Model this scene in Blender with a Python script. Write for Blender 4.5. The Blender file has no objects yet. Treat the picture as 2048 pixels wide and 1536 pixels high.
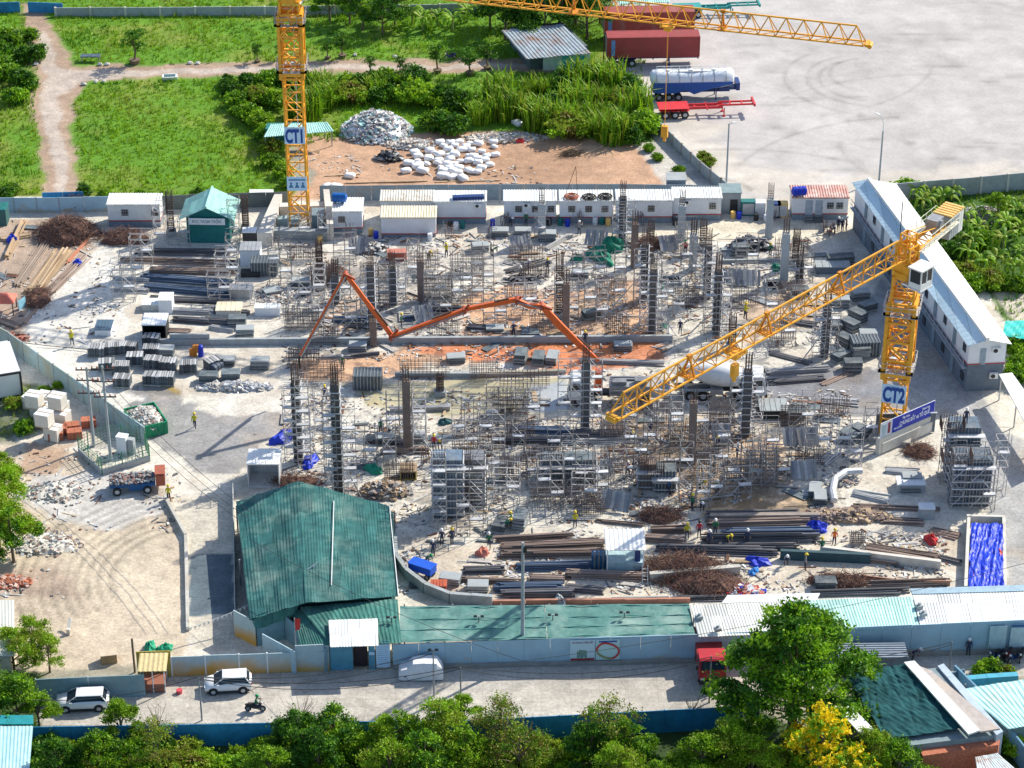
import bpy, math, random
import numpy as np
from mathutils import Vector, Matrix, noise
R = math.radians
rnd = random.Random(7)
RS = np.random.RandomState(11)
SC = bpy.context.scene
COL = SC.collection

# ------------------------------------------------------------------ camera, sky, sun, exposure
FPX, PITCH, CH = 5038.0, R(30), 131.0
CAMP = Vector((0, -CH / math.tan(PITCH), CH))
cam = bpy.data.objects.new("camera", bpy.data.cameras.new("camera"))
COL.objects.link(cam)
cam.location = CAMP
cam.rotation_euler = (R(90) - PITCH, 0, 0)
cam.data.sensor_width = 36
cam.data.lens = 36 * FPX / 2048
cam.data.clip_start = 1
cam.data.clip_end = 6000
SC.camera = cam
SUN_EL, SUN_AZ = R(38), R(51)
w = bpy.data.worlds.new("World")
SC.world = w
w.use_nodes = True
sky = w.node_tree.nodes.new("ShaderNodeTexSky")
sky.sky_type = 'NISHITA'
sky.sun_disc = False
sky.sun_elevation = SUN_EL
sky.sun_rotation = SUN_AZ
w.node_tree.links.new(sky.outputs[0], w.node_tree.nodes["Background"].inputs[0])
w.node_tree.nodes["Background"].inputs[1].default_value = 0.15
sl = bpy.data.lights.new("sun", 'SUN')
sl.energy = 5.0
sl.angle = R(0.5)
sl.color = (1, 0.92, 0.78)
sun = bpy.data.objects.new("sun", sl)
COL.objects.link(sun)
sd = Vector((math.sin(SUN_AZ) * math.cos(SUN_EL), math.cos(SUN_AZ) * math.cos(SUN_EL), math.sin(SUN_EL)))
sun.rotation_euler = (-sd).to_track_quat('-Z', 'Y').to_euler()
sun.location = (60, 60, 120)
SC.view_settings.view_transform = 'Standard'
SC.view_settings.look = 'None'
SC.view_settings.exposure = 0.36
SC.view_settings.gamma = 1
SC.cycles.max_bounces = 6
SC.cycles.diffuse_bounces = 3
SC.cycles.transparent_max_bounces = 6

# ------------------------------------------------------------------ placing by survey: image point -> ground
_f = Vector((0, math.cos(PITCH), -math.sin(PITCH)))
_u = Vector((0, math.sin(PITCH), math.cos(PITCH)))
def P(px, py, z=0.0):
    d = _f + Vector(((px - 1024) / FPX, 0, 0)) - _u * ((py - 768) / FPX)
    return CAMP + d * ((z - CH) / d.z)
def img(p):
    d = Vector(p) - CAMP
    k = d.dot(_f)
    return 1024 + d.x / k * FPX, 768 - d.dot(_u) / k * FPX
def PS(pts, z=0.0):
    return [P(a, b, z) for a, b in pts]
def top_at(px, py, base):
    """height above the ground point BASE at which image row py is reached"""
    lo, hi = 0, 80
    for _ in range(40):
        m = (lo + hi) / 2
        if img((base[0], base[1], m))[1] > py: lo = m
        else: hi = m
    return lo

# ------------------------------------------------------------------ materials
_M = {}
def mat(c, rough=0.75, metal=0.0, var=0.18, scale=1.5, bump=0.0, dirt=None, trans=0.0, spec=0.4, rand=0.0, dscale=0.35, stain=None, laps=None):
    key = (tuple(c), rough, metal, var, scale, bump, dirt, trans, spec, rand, dscale, stain, laps)
    if key in _M: return _M[key]
    m = bpy.data.materials.new("surface_%03d" % len(_M))
    _M[key] = m
    m.use_nodes = True
    nt = m.node_tree; N = nt.nodes; L = nt.links
    b = N["Principled BSDF"]
    b.inputs["Roughness"].default_value = rough
    b.inputs["Metallic"].default_value = metal
    b.inputs["Specular IOR Level"].default_value = spec
    tc = N.new("ShaderNodeTexCoord")
    n1 = N.new("ShaderNodeTexNoise"); n1.inputs["Scale"].default_value = scale
    n1.inputs["Detail"].default_value = 6; n1.inputs["Roughness"].default_value = 0.65
    L.new(tc.outputs["Object"], n1.inputs["Vector"])
    mr = N.new("ShaderNodeMapRange"); mr.inputs[1].default_value = 0.3; mr.inputs[2].default_value = 0.7
    mr.inputs[3].default_value = 1 - var; mr.inputs[4].default_value = 1 + var
    L.new(n1.outputs[0], mr.inputs[0])
    src = mr.outputs[0]
    if rand:
        oi = N.new("ShaderNodeObjectInfo")
        m2 = N.new("ShaderNodeMapRange"); m2.inputs[3].default_value = 1 - rand; m2.inputs[4].default_value = 1 + rand
        L.new(oi.outputs["Random"], m2.inputs[0])
        mu = N.new("ShaderNodeMath"); mu.operation = 'MULTIPLY'
        L.new(src, mu.inputs[0]); L.new(m2.outputs[0], mu.inputs[1]); src = mu.outputs[0]
    vm = N.new("ShaderNodeVectorMath"); vm.operation = 'SCALE'
    vm.inputs[0].default_value = c[:3]
    L.new(src, vm.inputs["Scale"])
    out = vm.outputs[0]
    if dirt:
        n2 = N.new("ShaderNodeTexNoise"); n2.inputs["Scale"].default_value = dscale
        n2.inputs["Detail"].default_value = 8; n2.inputs["Roughness"].default_value = 0.7
        L.new(tc.outputs["Object"], n2.inputs["Vector"])
        mp = N.new("ShaderNodeMapRange"); mp.inputs[1].default_value = 0.48; mp.inputs[2].default_value = 0.68
        mp.inputs[4].default_value = dirt[3] if len(dirt) > 3 else 0.7
        L.new(n2.outputs[0], mp.inputs[0])
        mx = N.new("ShaderNodeMix"); mx.data_type = 'RGBA'
        mx.inputs[7].default_value = (*dirt[:3], 1)
        L.new(mp.outputs[0], mx.inputs[0]); L.new(out, mx.inputs[6]); out = mx.outputs[2]
    if laps:    # separate sheets, each weathered a little differently, with dark lap lines
        br = N.new("ShaderNodeTexBrick"); br.inputs["Scale"].default_value = 1; br.inputs["Brick Width"].default_value = laps[0]; br.inputs["Row Height"].default_value = laps[1]
        br.inputs["Mortar Size"].default_value = .02; br.inputs["Color1"].default_value = (1.18, 1.18, 1.15, 1); br.inputs["Color2"].default_value = (.78, .8, .82, 1); br.inputs["Mortar"].default_value = (.55, .55, .5, 1)
        L.new(tc.outputs["Object"], br.inputs["Vector"])
        vm2 = N.new("ShaderNodeVectorMath"); vm2.operation = 'MULTIPLY'; L.new(out, vm2.inputs[0]); L.new(br.outputs[0], vm2.inputs[1]); out = vm2.outputs[0]
    if stain:   # rust and mud splashed up from the foot of a sheet
        sx = N.new("ShaderNodeSeparateXYZ"); L.new(tc.outputs["Object"], sx.inputs[0])
        n3 = N.new("ShaderNodeTexNoise"); n3.inputs["Scale"].default_value = .5; n3.inputs["Detail"].default_value = 4; L.new(tc.outputs["Object"], n3.inputs["Vector"])
        ad = N.new("ShaderNodeMath"); ad.operation = 'MULTIPLY_ADD'; L.new(n3.outputs[0], ad.inputs[0]); ad.inputs[1].default_value = -3.2; L.new(sx.outputs[2], ad.inputs[2])
        m3 = N.new("ShaderNodeMapRange"); m3.inputs[1].default_value = -1.5; m3.inputs[2].default_value = -1.5 + stain[3]; m3.inputs[3].default_value = .95; m3.inputs[4].default_value = 0; L.new(ad.outputs[0], m3.inputs[0])
        mx = N.new("ShaderNodeMix"); mx.data_type = 'RGBA'; mx.inputs[7].default_value = (*stain[:3], 1)
        L.new(m3.outputs[0], mx.inputs[0]); L.new(out, mx.inputs[6]); out = mx.outputs[2]
    L.new(out, b.inputs["Base Color"])
    if bump:
        bp = N.new("ShaderNodeBump"); bp.inputs["Strength"].default_value = bump; bp.inputs["Distance"].default_value = 0.1
        L.new(n1.outputs[0], bp.inputs["Height"]); L.new(bp.outputs[0], b.inputs["Normal"])
    if trans:
        t = N.new("ShaderNodeBsdfTranslucent"); L.new(out, t.inputs[0])
        ms = N.new("ShaderNodeMixShader"); ms.inputs[0].default_value = trans
        L.new(b.outputs[0], ms.inputs[1]); L.new(t.outputs[0], ms.inputs[2])
        L.new(ms.outputs[0], N["Material Output"].inputs[0])
    return m

WHITE = mat((.78, .8, .8), .5, var=.06, dirt=(.5, .47, .42, .45), scale=.8)
WROOF = mat((.76, .78, .78), .5, var=.06, dirt=(.5, .45, .38, .5), scale=.8, laps=(1.0, 3))
WPANEL = mat((.74, .78, .83), .5, var=.05, dirt=(.5, .5, .48, .4), scale=.8)
CREAM = mat((.72, .66, .5), .6, var=.1, dirt=(.4, .28, .15, .4))
PLINTH = mat((.2, .27, .33), .7, var=.15)
REDP = mat((.42, .06, .05), .6, var=.15)
GLASS = mat((.02, .03, .04), .12, var=.1, spec=.6)
DARK = mat((.03, .032, .036), .6, var=.2)
RUBBER = mat((.025, .025, .027), .85, var=.2)
STEEL = mat((.3, .31, .33), .5, .5, var=.3, rand=.2)
GALV = mat((.42, .44, .46), .5, .4, var=.25, rand=.25)
PALEST = mat((.55, .57, .6), .5, .2, var=.2, rand=.2)
RUST = mat((.17, .085, .055), .9, var=.4, scale=4, rand=.3)
REBAR = mat((.13, .085, .07), .85, var=.35, scale=4, rand=.3)
FORM = mat((.1, .13, .15), .65, var=.3, rand=.3, dirt=(.3, .29, .27, .5))
FORMB = mat((.09, .14, .2), .6, var=.3, rand=.3, dirt=(.28, .27, .25, .5))
PLY = mat((.21, .16, .14), .8, var=.3, rand=.25)
PLANK = mat((.42, .31, .2), .85, var=.3, rand=.3)
GPLANK = mat((.4, .38, .36), .85, var=.3, rand=.3)
CONC = mat((.5, .49, .45), .9, var=.15, bump=.2, dirt=(.32, .28, .22, .6))
GCONC = mat((.34, .38, .4), .9, var=.15, bump=.2, dirt=(.25, .24, .22, .5))
PCONC = mat((.62, .6, .55), .9, var=.12, bump=.2, dirt=(.4, .36, .3, .5))
YEL = mat((.85, .4, .03), .42, var=.14, scale=2, dirt=(.5, .2, .03, .4))
YELP = mat((.78, .5, .16), .5, var=.12)
ORANGE = mat((.75, .13, .025), .45, var=.15, dirt=(.3, .1, .05, .4))
BLUET = mat((.01, .04, .5), .5, var=.25)
GREENT = mat((.01, .2, .13), .7, var=.3)
TEAL = mat((.03, .2, .21), .75, var=.2, scale=.7, dirt=(.16, .33, .31, .55), dscale=.25)
TEALD = mat((.012, .16, .16), .7, var=.2)
MINT = mat((.38, .66, .6), .55, var=.1, dirt=(.3, .5, .47, .5), laps=(.9, 3))
LBLUE = mat((.36, .54, .65), .6, var=.1, scale=.5, dirt=(.28, .42, .5, .5), stain=(.4, .36, .28, .5))
WALLY = mat((.4, .52, .55), .7, var=.1, stain=(.6, .33, .05, 1.5))
BLUEF = mat((.025, .24, .5), .6, var=.25, dirt=(.02, .12, .26, .6))
DKRED = mat((.3, .035, .035), .5, var=.15, dirt=(.2, .05, .04, .5))
REDPT = mat((.55, .03, .03), .4, var=.12)
NAVY = mat((.01, .04, .16), .4, var=.12)
CARW = mat((.8, .81, .82), .25, var=.02, spec=.6)
SKIN = mat((.35, .19, .12), .6, var=.05)
BARK = mat((.16, .12, .08), .95, var=.3, scale=4)
SOIL = mat((.33, .2, .12), .95, var=.3)
BRICK = mat((.4, .14, .08), .9, var=.35, scale=5, rand=.2)

def leafmat(c, tr=.35, var=.35, rand=.15):
    return mat(c, .55, var=var, scale=.9, trans=tr, spec=.25, rand=rand)
LF1 = leafmat((.11, .26, .012)); LF2 = leafmat((.22, .4, .015)); LF3 = leafmat((.045, .14, .014))
LF4 = leafmat((.26, .34, .03)); LFY = leafmat((.8, .6, .01)); LFO = leafmat((.17, .14, .03)); LFB = leafmat((.27, .44, .02))

# ------------------------------------------------------------------ mesh collector
class MB:
    def __init__(s): s.v = []; s.f = []; s.m = []
    def add(s, vs, fs, mi=0):
        o = len(s.v); s.v.extend([tuple(p) for p in vs])
        for f in fs: s.f.append(tuple(i + o for i in f)); s.m.append(mi)
        return s
    def box(s, c, sz, rz=0, mi=0, tilt=None, taper=1.0):
        x, y, z = sz[0] / 2, sz[1] / 2, sz[2] / 2
        vs = [Vector((a * x * (taper if e > 0 else 1), b * y * (taper if e > 0 else 1), e * z)) for e in (-1, 1) for a, b in ((-1, -1), (1, -1), (1, 1), (-1, 1))]
        M = Matrix.Rotation(rz, 3, 'Z')
        if tilt is not None: M = M @ Matrix.Rotation(tilt[1], 3, 'Y') @ Matrix.Rotation(tilt[0], 3, 'X')
        c = Vector(c)
        return s.add([M @ v + c for v in vs], [(3, 2, 1, 0), (4, 5, 6, 7), (0, 1, 5, 4), (1, 2, 6, 5), (2, 3, 7, 6), (3, 0, 4, 7)], mi)
    def bar(s, a, b, w, h=None, mi=0):
        return s.tube(a, b, w * .7071, 4, mi=mi)
    def tube(s, a, b, r, n=6, r2=None, mi=0, caps=True):
        a = Vector(a); b = Vector(b); d = b - a
        if d.length < 1e-6: return s
        d.normalize()
        up = Vector((0, 0, 1)) if abs(d.z) < .95 else Vector((1, 0, 0))
        x = d.cross(up).normalized(); y = d.cross(x)
        r2 = r if r2 is None else r2
        ph = math.pi / 4 if n == 4 else 0
        vs = []
        for c, q in ((a, r), (b, r2)):
            for i in range(n):
                t = 2 * math.pi * i / n + ph
                vs.append(c + x * (q * math.cos(t)) + y * (q * math.sin(t)))
        fs = [(i, i + n, (i + 1) % n + n, (i + 1) % n) for i in range(n)]
        if caps: fs += [tuple(range(n)), tuple(reversed(range(n, 2 * n)))]
        return s.add(vs, fs, mi)
    def path(s, pts, r, n=5, mi=0):
        for a, b in zip(pts, pts[1:]): s.tube(a, b, r, n, mi=mi)
        return s
    def prism(s, poly, z0, z1, mi=0):
        n = len(poly)
        ar = sum(poly[i][0] * poly[(i + 1) % n][1] - poly[(i + 1) % n][0] * poly[i][1] for i in range(n))
        if ar < 0: poly = list(reversed(poly))
        vs = [(p[0], p[1], z0) for p in poly] + [(p[0], p[1], z1) for p in poly]
        fs = [(i, (i + 1) % n, (i + 1) % n + n, i + n) for i in range(n)] + [tuple(reversed(range(n))), tuple(range(n, 2 * n))]
        return s.add(vs, fs, mi)
    def loft(s, rings, mi=0, caps=True):
        n = len(rings[0]); vs = [p for r in rings for p in r]; fs = []
        for k in range(len(rings) - 1):
            for i in range(n):
                j = (i + 1) % n
                fs.append((k * n + i, k * n + j, (k + 1) * n + j, (k + 1) * n + i))
        if caps: fs += [tuple(reversed(range(n))), tuple(range((len(rings) - 1) * n, len(rings) * n))]
        return s.add(vs, fs, mi)
    def plate(s, a, b, c, d, th=.06, mi=0):
        """thin slab whose top is the quad a b c d"""
        q = [Vector(p) for p in (a, b, c, d)]
        n = (q[1] - q[0]).cross(q[3] - q[0]).normalized()
        if n.z < 0: n = -n; q = [q[0], q[3], q[2], q[1]]
        lo = [p - n * th for p in q]
        return s.add(lo + q, [(3, 2, 1, 0), (4, 5, 6, 7), (0, 1, 5, 4), (1, 2, 6, 5), (2, 3, 7, 6), (3, 0, 4, 7)], mi)
    def sheet(s, a, b, c, d, pitch=.3, amp=.035, mi=0, rows=6, wob=0.0, th=.03):
        """corrugated sheet a->b along the eave, a->d up the slope; ribs run up the slope"""
        a, b, c, d = [Vector(p) for p in (a, b, c, d)]
        n = max(2, int((b - a).length / pitch))
        nor = (b - a).cross(d - a).normalized()
        if nor.z < 0: nor = -nor
        us = []
        for i in range(n):
            for q in (0, .22, .5, .72): us.append(((i + q) / n, amp if q in (.22, .5) else -amp))
        us.append((1, -amp))
        vs = []; ph = rnd.random() * 9
        for j in range(rows + 1):
            t = j / rows
            for u, h in us:
                p = (a * (1 - u) + b * u) * (1 - t) + (d * (1 - u) + c * u) * t
                if wob: h += wob * (math.sin(u * 17 + t * 5 + ph) * math.sin(t * 9 + u * 6 + ph))
                vs.append(p + nor * h)
        m = len(us)
        fs = [(j * m + i, j * m + i + 1, (j + 1) * m + i + 1, (j + 1) * m + i) for j in range(rows) for i in range(m - 1)]
        s.add(vs, fs, mi)
        s.plate(a - nor * (amp + .01), b - nor * (amp + .01), c - nor * (amp + .01), d - nor * (amp + .01), th, mi)
        return s
    def cloth(s, a, b, c, d, nx, ny, amp, mi=0, seed=0, sag=0, rag=0):
        a, b, c, d = [Vector(p) for p in (a, b, c, d)]
        g = random.Random(seed); ks = [(g.uniform(3, 12), g.uniform(-9, 9), g.random() * 6) for _ in range(6)]
        vs = []
        for j in range(ny + 1):
            for i in range(nx + 1):
                u, t = i / nx, j / ny
                p = (a * (1 - u) + b * u) * (1 - t) + (d * (1 - u) + c * u) * t
                h = sum(abs(math.sin(u * k1 + t * k2 + k3)) for k1, k2, k3 in ks) / 6 * amp
                if rag: h += rag * (1.5 * abs(noise.noise(Vector((u * 7 - t * 3 + seed, t * 1.7, 0)))) + .7 * abs(noise.noise(Vector((u * 3, t * 9, 5)))) + .35 * noise.noise(Vector((u * 18 + t * 9, t * 12, 2)))); p = p + Vector((noise.noise(Vector((t * 9, u * 2, 3))) * rag * .7, 0, 0))
                h -= sag * 4 * u * (1 - u) * (1 - abs(2 * t - 1)) * .6
                vs.append(p + Vector((0, 0, h)))
        m = nx + 1
        s.add(vs, [(j * m + i, j * m + i + 1, (j + 1) * m + i + 1, (j + 1) * m + i) for j in range(ny) for i in range(nx)], mi)
        s.add([v - Vector((0, 0, .04)) for v in map(Vector, vs)], [((j + 1) * m + i, (j + 1) * m + i + 1, j * m + i + 1, j * m + i) for j in range(ny) for i in range(nx)], mi)
        return s
    def blob(s, c, r, seed=0, n=10, rough=.25, mi=0, zcut=-.3):
        g = random.Random(seed); ph = [g.random() * 6 for _ in range(6)]
        vs = []; m = n
        for j in range(n // 2 + 1):
            th = math.pi * j / (n // 2)
            for i in range(m):
                f = 2 * math.pi * i / m
                k = 1 + rough * (math.sin(3 * f + ph[0] + th * 2) + math.sin(5 * f + ph[1] - th * 4) + g.uniform(-1, 1) * .8) / 3
                z = max(zcut, math.cos(th) * k)
                vs.append((c[0] + r[0] * math.sin(th) * math.cos(f) * k, c[1] + r[1] * math.sin(th) * math.sin(f) * k, c[2] + r[2] * z))
        s.add(vs, [(j * m + i, (j + 1) * m + i, (j + 1) * m + (i + 1) % m, j * m + (i + 1) % m) for j in range(n // 2) for i in range(m)], mi)
        return s
    def mesh(s, name, mats, smooth=False):
        me = bpy.data.meshes.new(name)
        me.from_pydata(s.v, [], s.f)
        if not isinstance(mats, (list, tuple)): mats = [mats]
        for m in mats: me.materials.append(m)
        me.polygons.foreach_set("material_index", s.m)
        if smooth: me.polygons.foreach_set("use_smooth", [True] * len(s.f))
        me.update()
        return me

REG = []     # (object, description, own label or None)
def tag(o, desc, cat, group=None, kind='thing', cell=None):
    if desc.startswith('='): REG.append((o, None, desc[1:]))
    else: REG.append((o, desc, None))
    o['category'] = cat; o['kind'] = kind
    if group: o['group'] = group
    return o
def thing(name, loc, rz, desc, cat, group=None):
    o = bpy.data.objects.new(name, None); COL.objects.link(o)
    o.empty_display_size = .3
    o.location = loc; o.rotation_euler = (0, 0, rz)
    return tag(o, desc, cat, group)
def part(name, mb, mats, parent, smooth=False, loc=None, rz=0, label=None):
    me = mb if isinstance(mb, bpy.types.Mesh) else mb.mesh(name, mats, smooth)
    o = bpy.data.objects.new(name, me); COL.objects.link(o); o.parent = parent
    if loc is not None: o.location = loc
    if rz: o.rotation_euler = (0, 0, rz)
    if label: o['label'] = label
    return o
def solo(name, mb, mats, loc, rz, desc, cat, group=None, smooth=False, kind='thing'):
    me = mb if isinstance(mb, bpy.types.Mesh) else mb.mesh(name, mats, smooth)
    o = bpy.data.objects.new(name, me); COL.objects.link(o)
    o.location = loc; o.rotation_euler = (0, 0, rz)
    return tag(o, desc, cat, group, kind)
def dup(src, loc, rz, desc=None, group=None, sc=None):
    def cp(o, par):
        c = o.copy(); COL.objects.link(c); c.parent = par
        for ch in kids.get(o, ()): cp(ch, c)
        return c
    kids = {}
    def walk(o):
        for ch in KID(o): kids.setdefault(o, []).append(ch); walk(ch)
    walk(src)
    r = cp(src, None)
    r.location = loc; r.rotation_euler = (0, 0, rz)
    if sc: r.scale = (sc, sc, sc) if not isinstance(sc, (tuple, list)) else sc
    base = [x for x in REG if x[0] is src][0]
    tag(r, desc or base[1] or ('=' + base[2]), src['category'], group or src.get('group'))
    return r
def KID(o): return list(o.children)
class Pool:
    """prototype made once; the first use moves it, later uses copy it"""
    def __init__(s, fn): s.fn = fn; s.p = {}
    def put(s, key, loc, rz=0, desc=None, group=None, sc=None):
        if key not in s.p:
            o = s.fn(key); s.p[key] = o
            o.location = loc; o.rotation_euler = (0, 0, rz)
            if sc: o.scale = (sc, sc, sc) if not isinstance(sc, (tuple, list)) else sc
            if group: o['group'] = group
            if desc:
                for i, x in enumerate(REG):
                    if x[0] is o: REG[i] = (o, None if desc[0] == '=' else desc, desc[1:] if desc[0] == '=' else None)
            return o
        return dup(s.p[key], loc, rz, desc, group, sc)

# ------------------------------------------------------------------ the ground: one grid, coloured by what lies where, cut into named sheets
def lattice(seed, n=257):
    return np.random.RandomState(seed).rand(n, n)
_lat = [lattice(s) for s in range(8)]
def vnoise(x, y, sc, k=0):
    g = _lat[k % 8]; n = g.shape[0] - 1
    fx = x / sc + 1000.3 * (k + 1); fy = y / sc + 517.7 * (k + 1)
    ix = np.floor(fx).astype(int); iy = np.floor(fy).astype(int)
    tx = fx - ix; ty = fy - iy; tx = tx * tx * (3 - 2 * tx); ty = ty * ty * (3 - 2 * ty)
    a = g[ix % n, iy % n]; b = g[(ix + 1) % n, iy % n]; c = g[ix % n, (iy + 1) % n]; d = g[(ix + 1) % n, (iy + 1) % n]
    return (a * (1 - tx) + b * tx) * (1 - ty) + (c * (1 - tx) + d * tx) * ty
def fbm(x, y, sc, k=0, o=4):
    t = 0; a = 1; s = 0
    for i in range(o):
        t = t + a * vnoise(x, y, sc / 2 ** i, k + i); s += a; a *= .55
    return t / s
def sdist(X, Y, poly):
    n = len(poly); d = np.full(X.shape, 1e9); ins = np.zeros(X.shape, bool)
    for i in range(n):
        x0, y0 = poly[i]; x1, y1 = poly[(i + 1) % n]
        ex, ey = x1 - x0, y1 - y0; L2 = ex * ex + ey * ey + 1e-9
        t = np.clip(((X - x0) * ex + (Y - y0) * ey) / L2, 0, 1)
        d = np.minimum(d, np.hypot(X - x0 - t * ex, Y - y0 - t * ey))
        c = ((y0 > Y) != (y1 > Y)) & (X < (x1 - x0) * (Y - y0) / ((y1 - y0) if abs(y1 - y0) > 1e-9 else 1e-9) + x0)
        ins ^= c
    return np.where(ins, d, -d)
def WP(pts): return [tuple(P(a, b)[:2]) for a, b in pts]
GRASSC = (.1, .24, .012)
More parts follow.
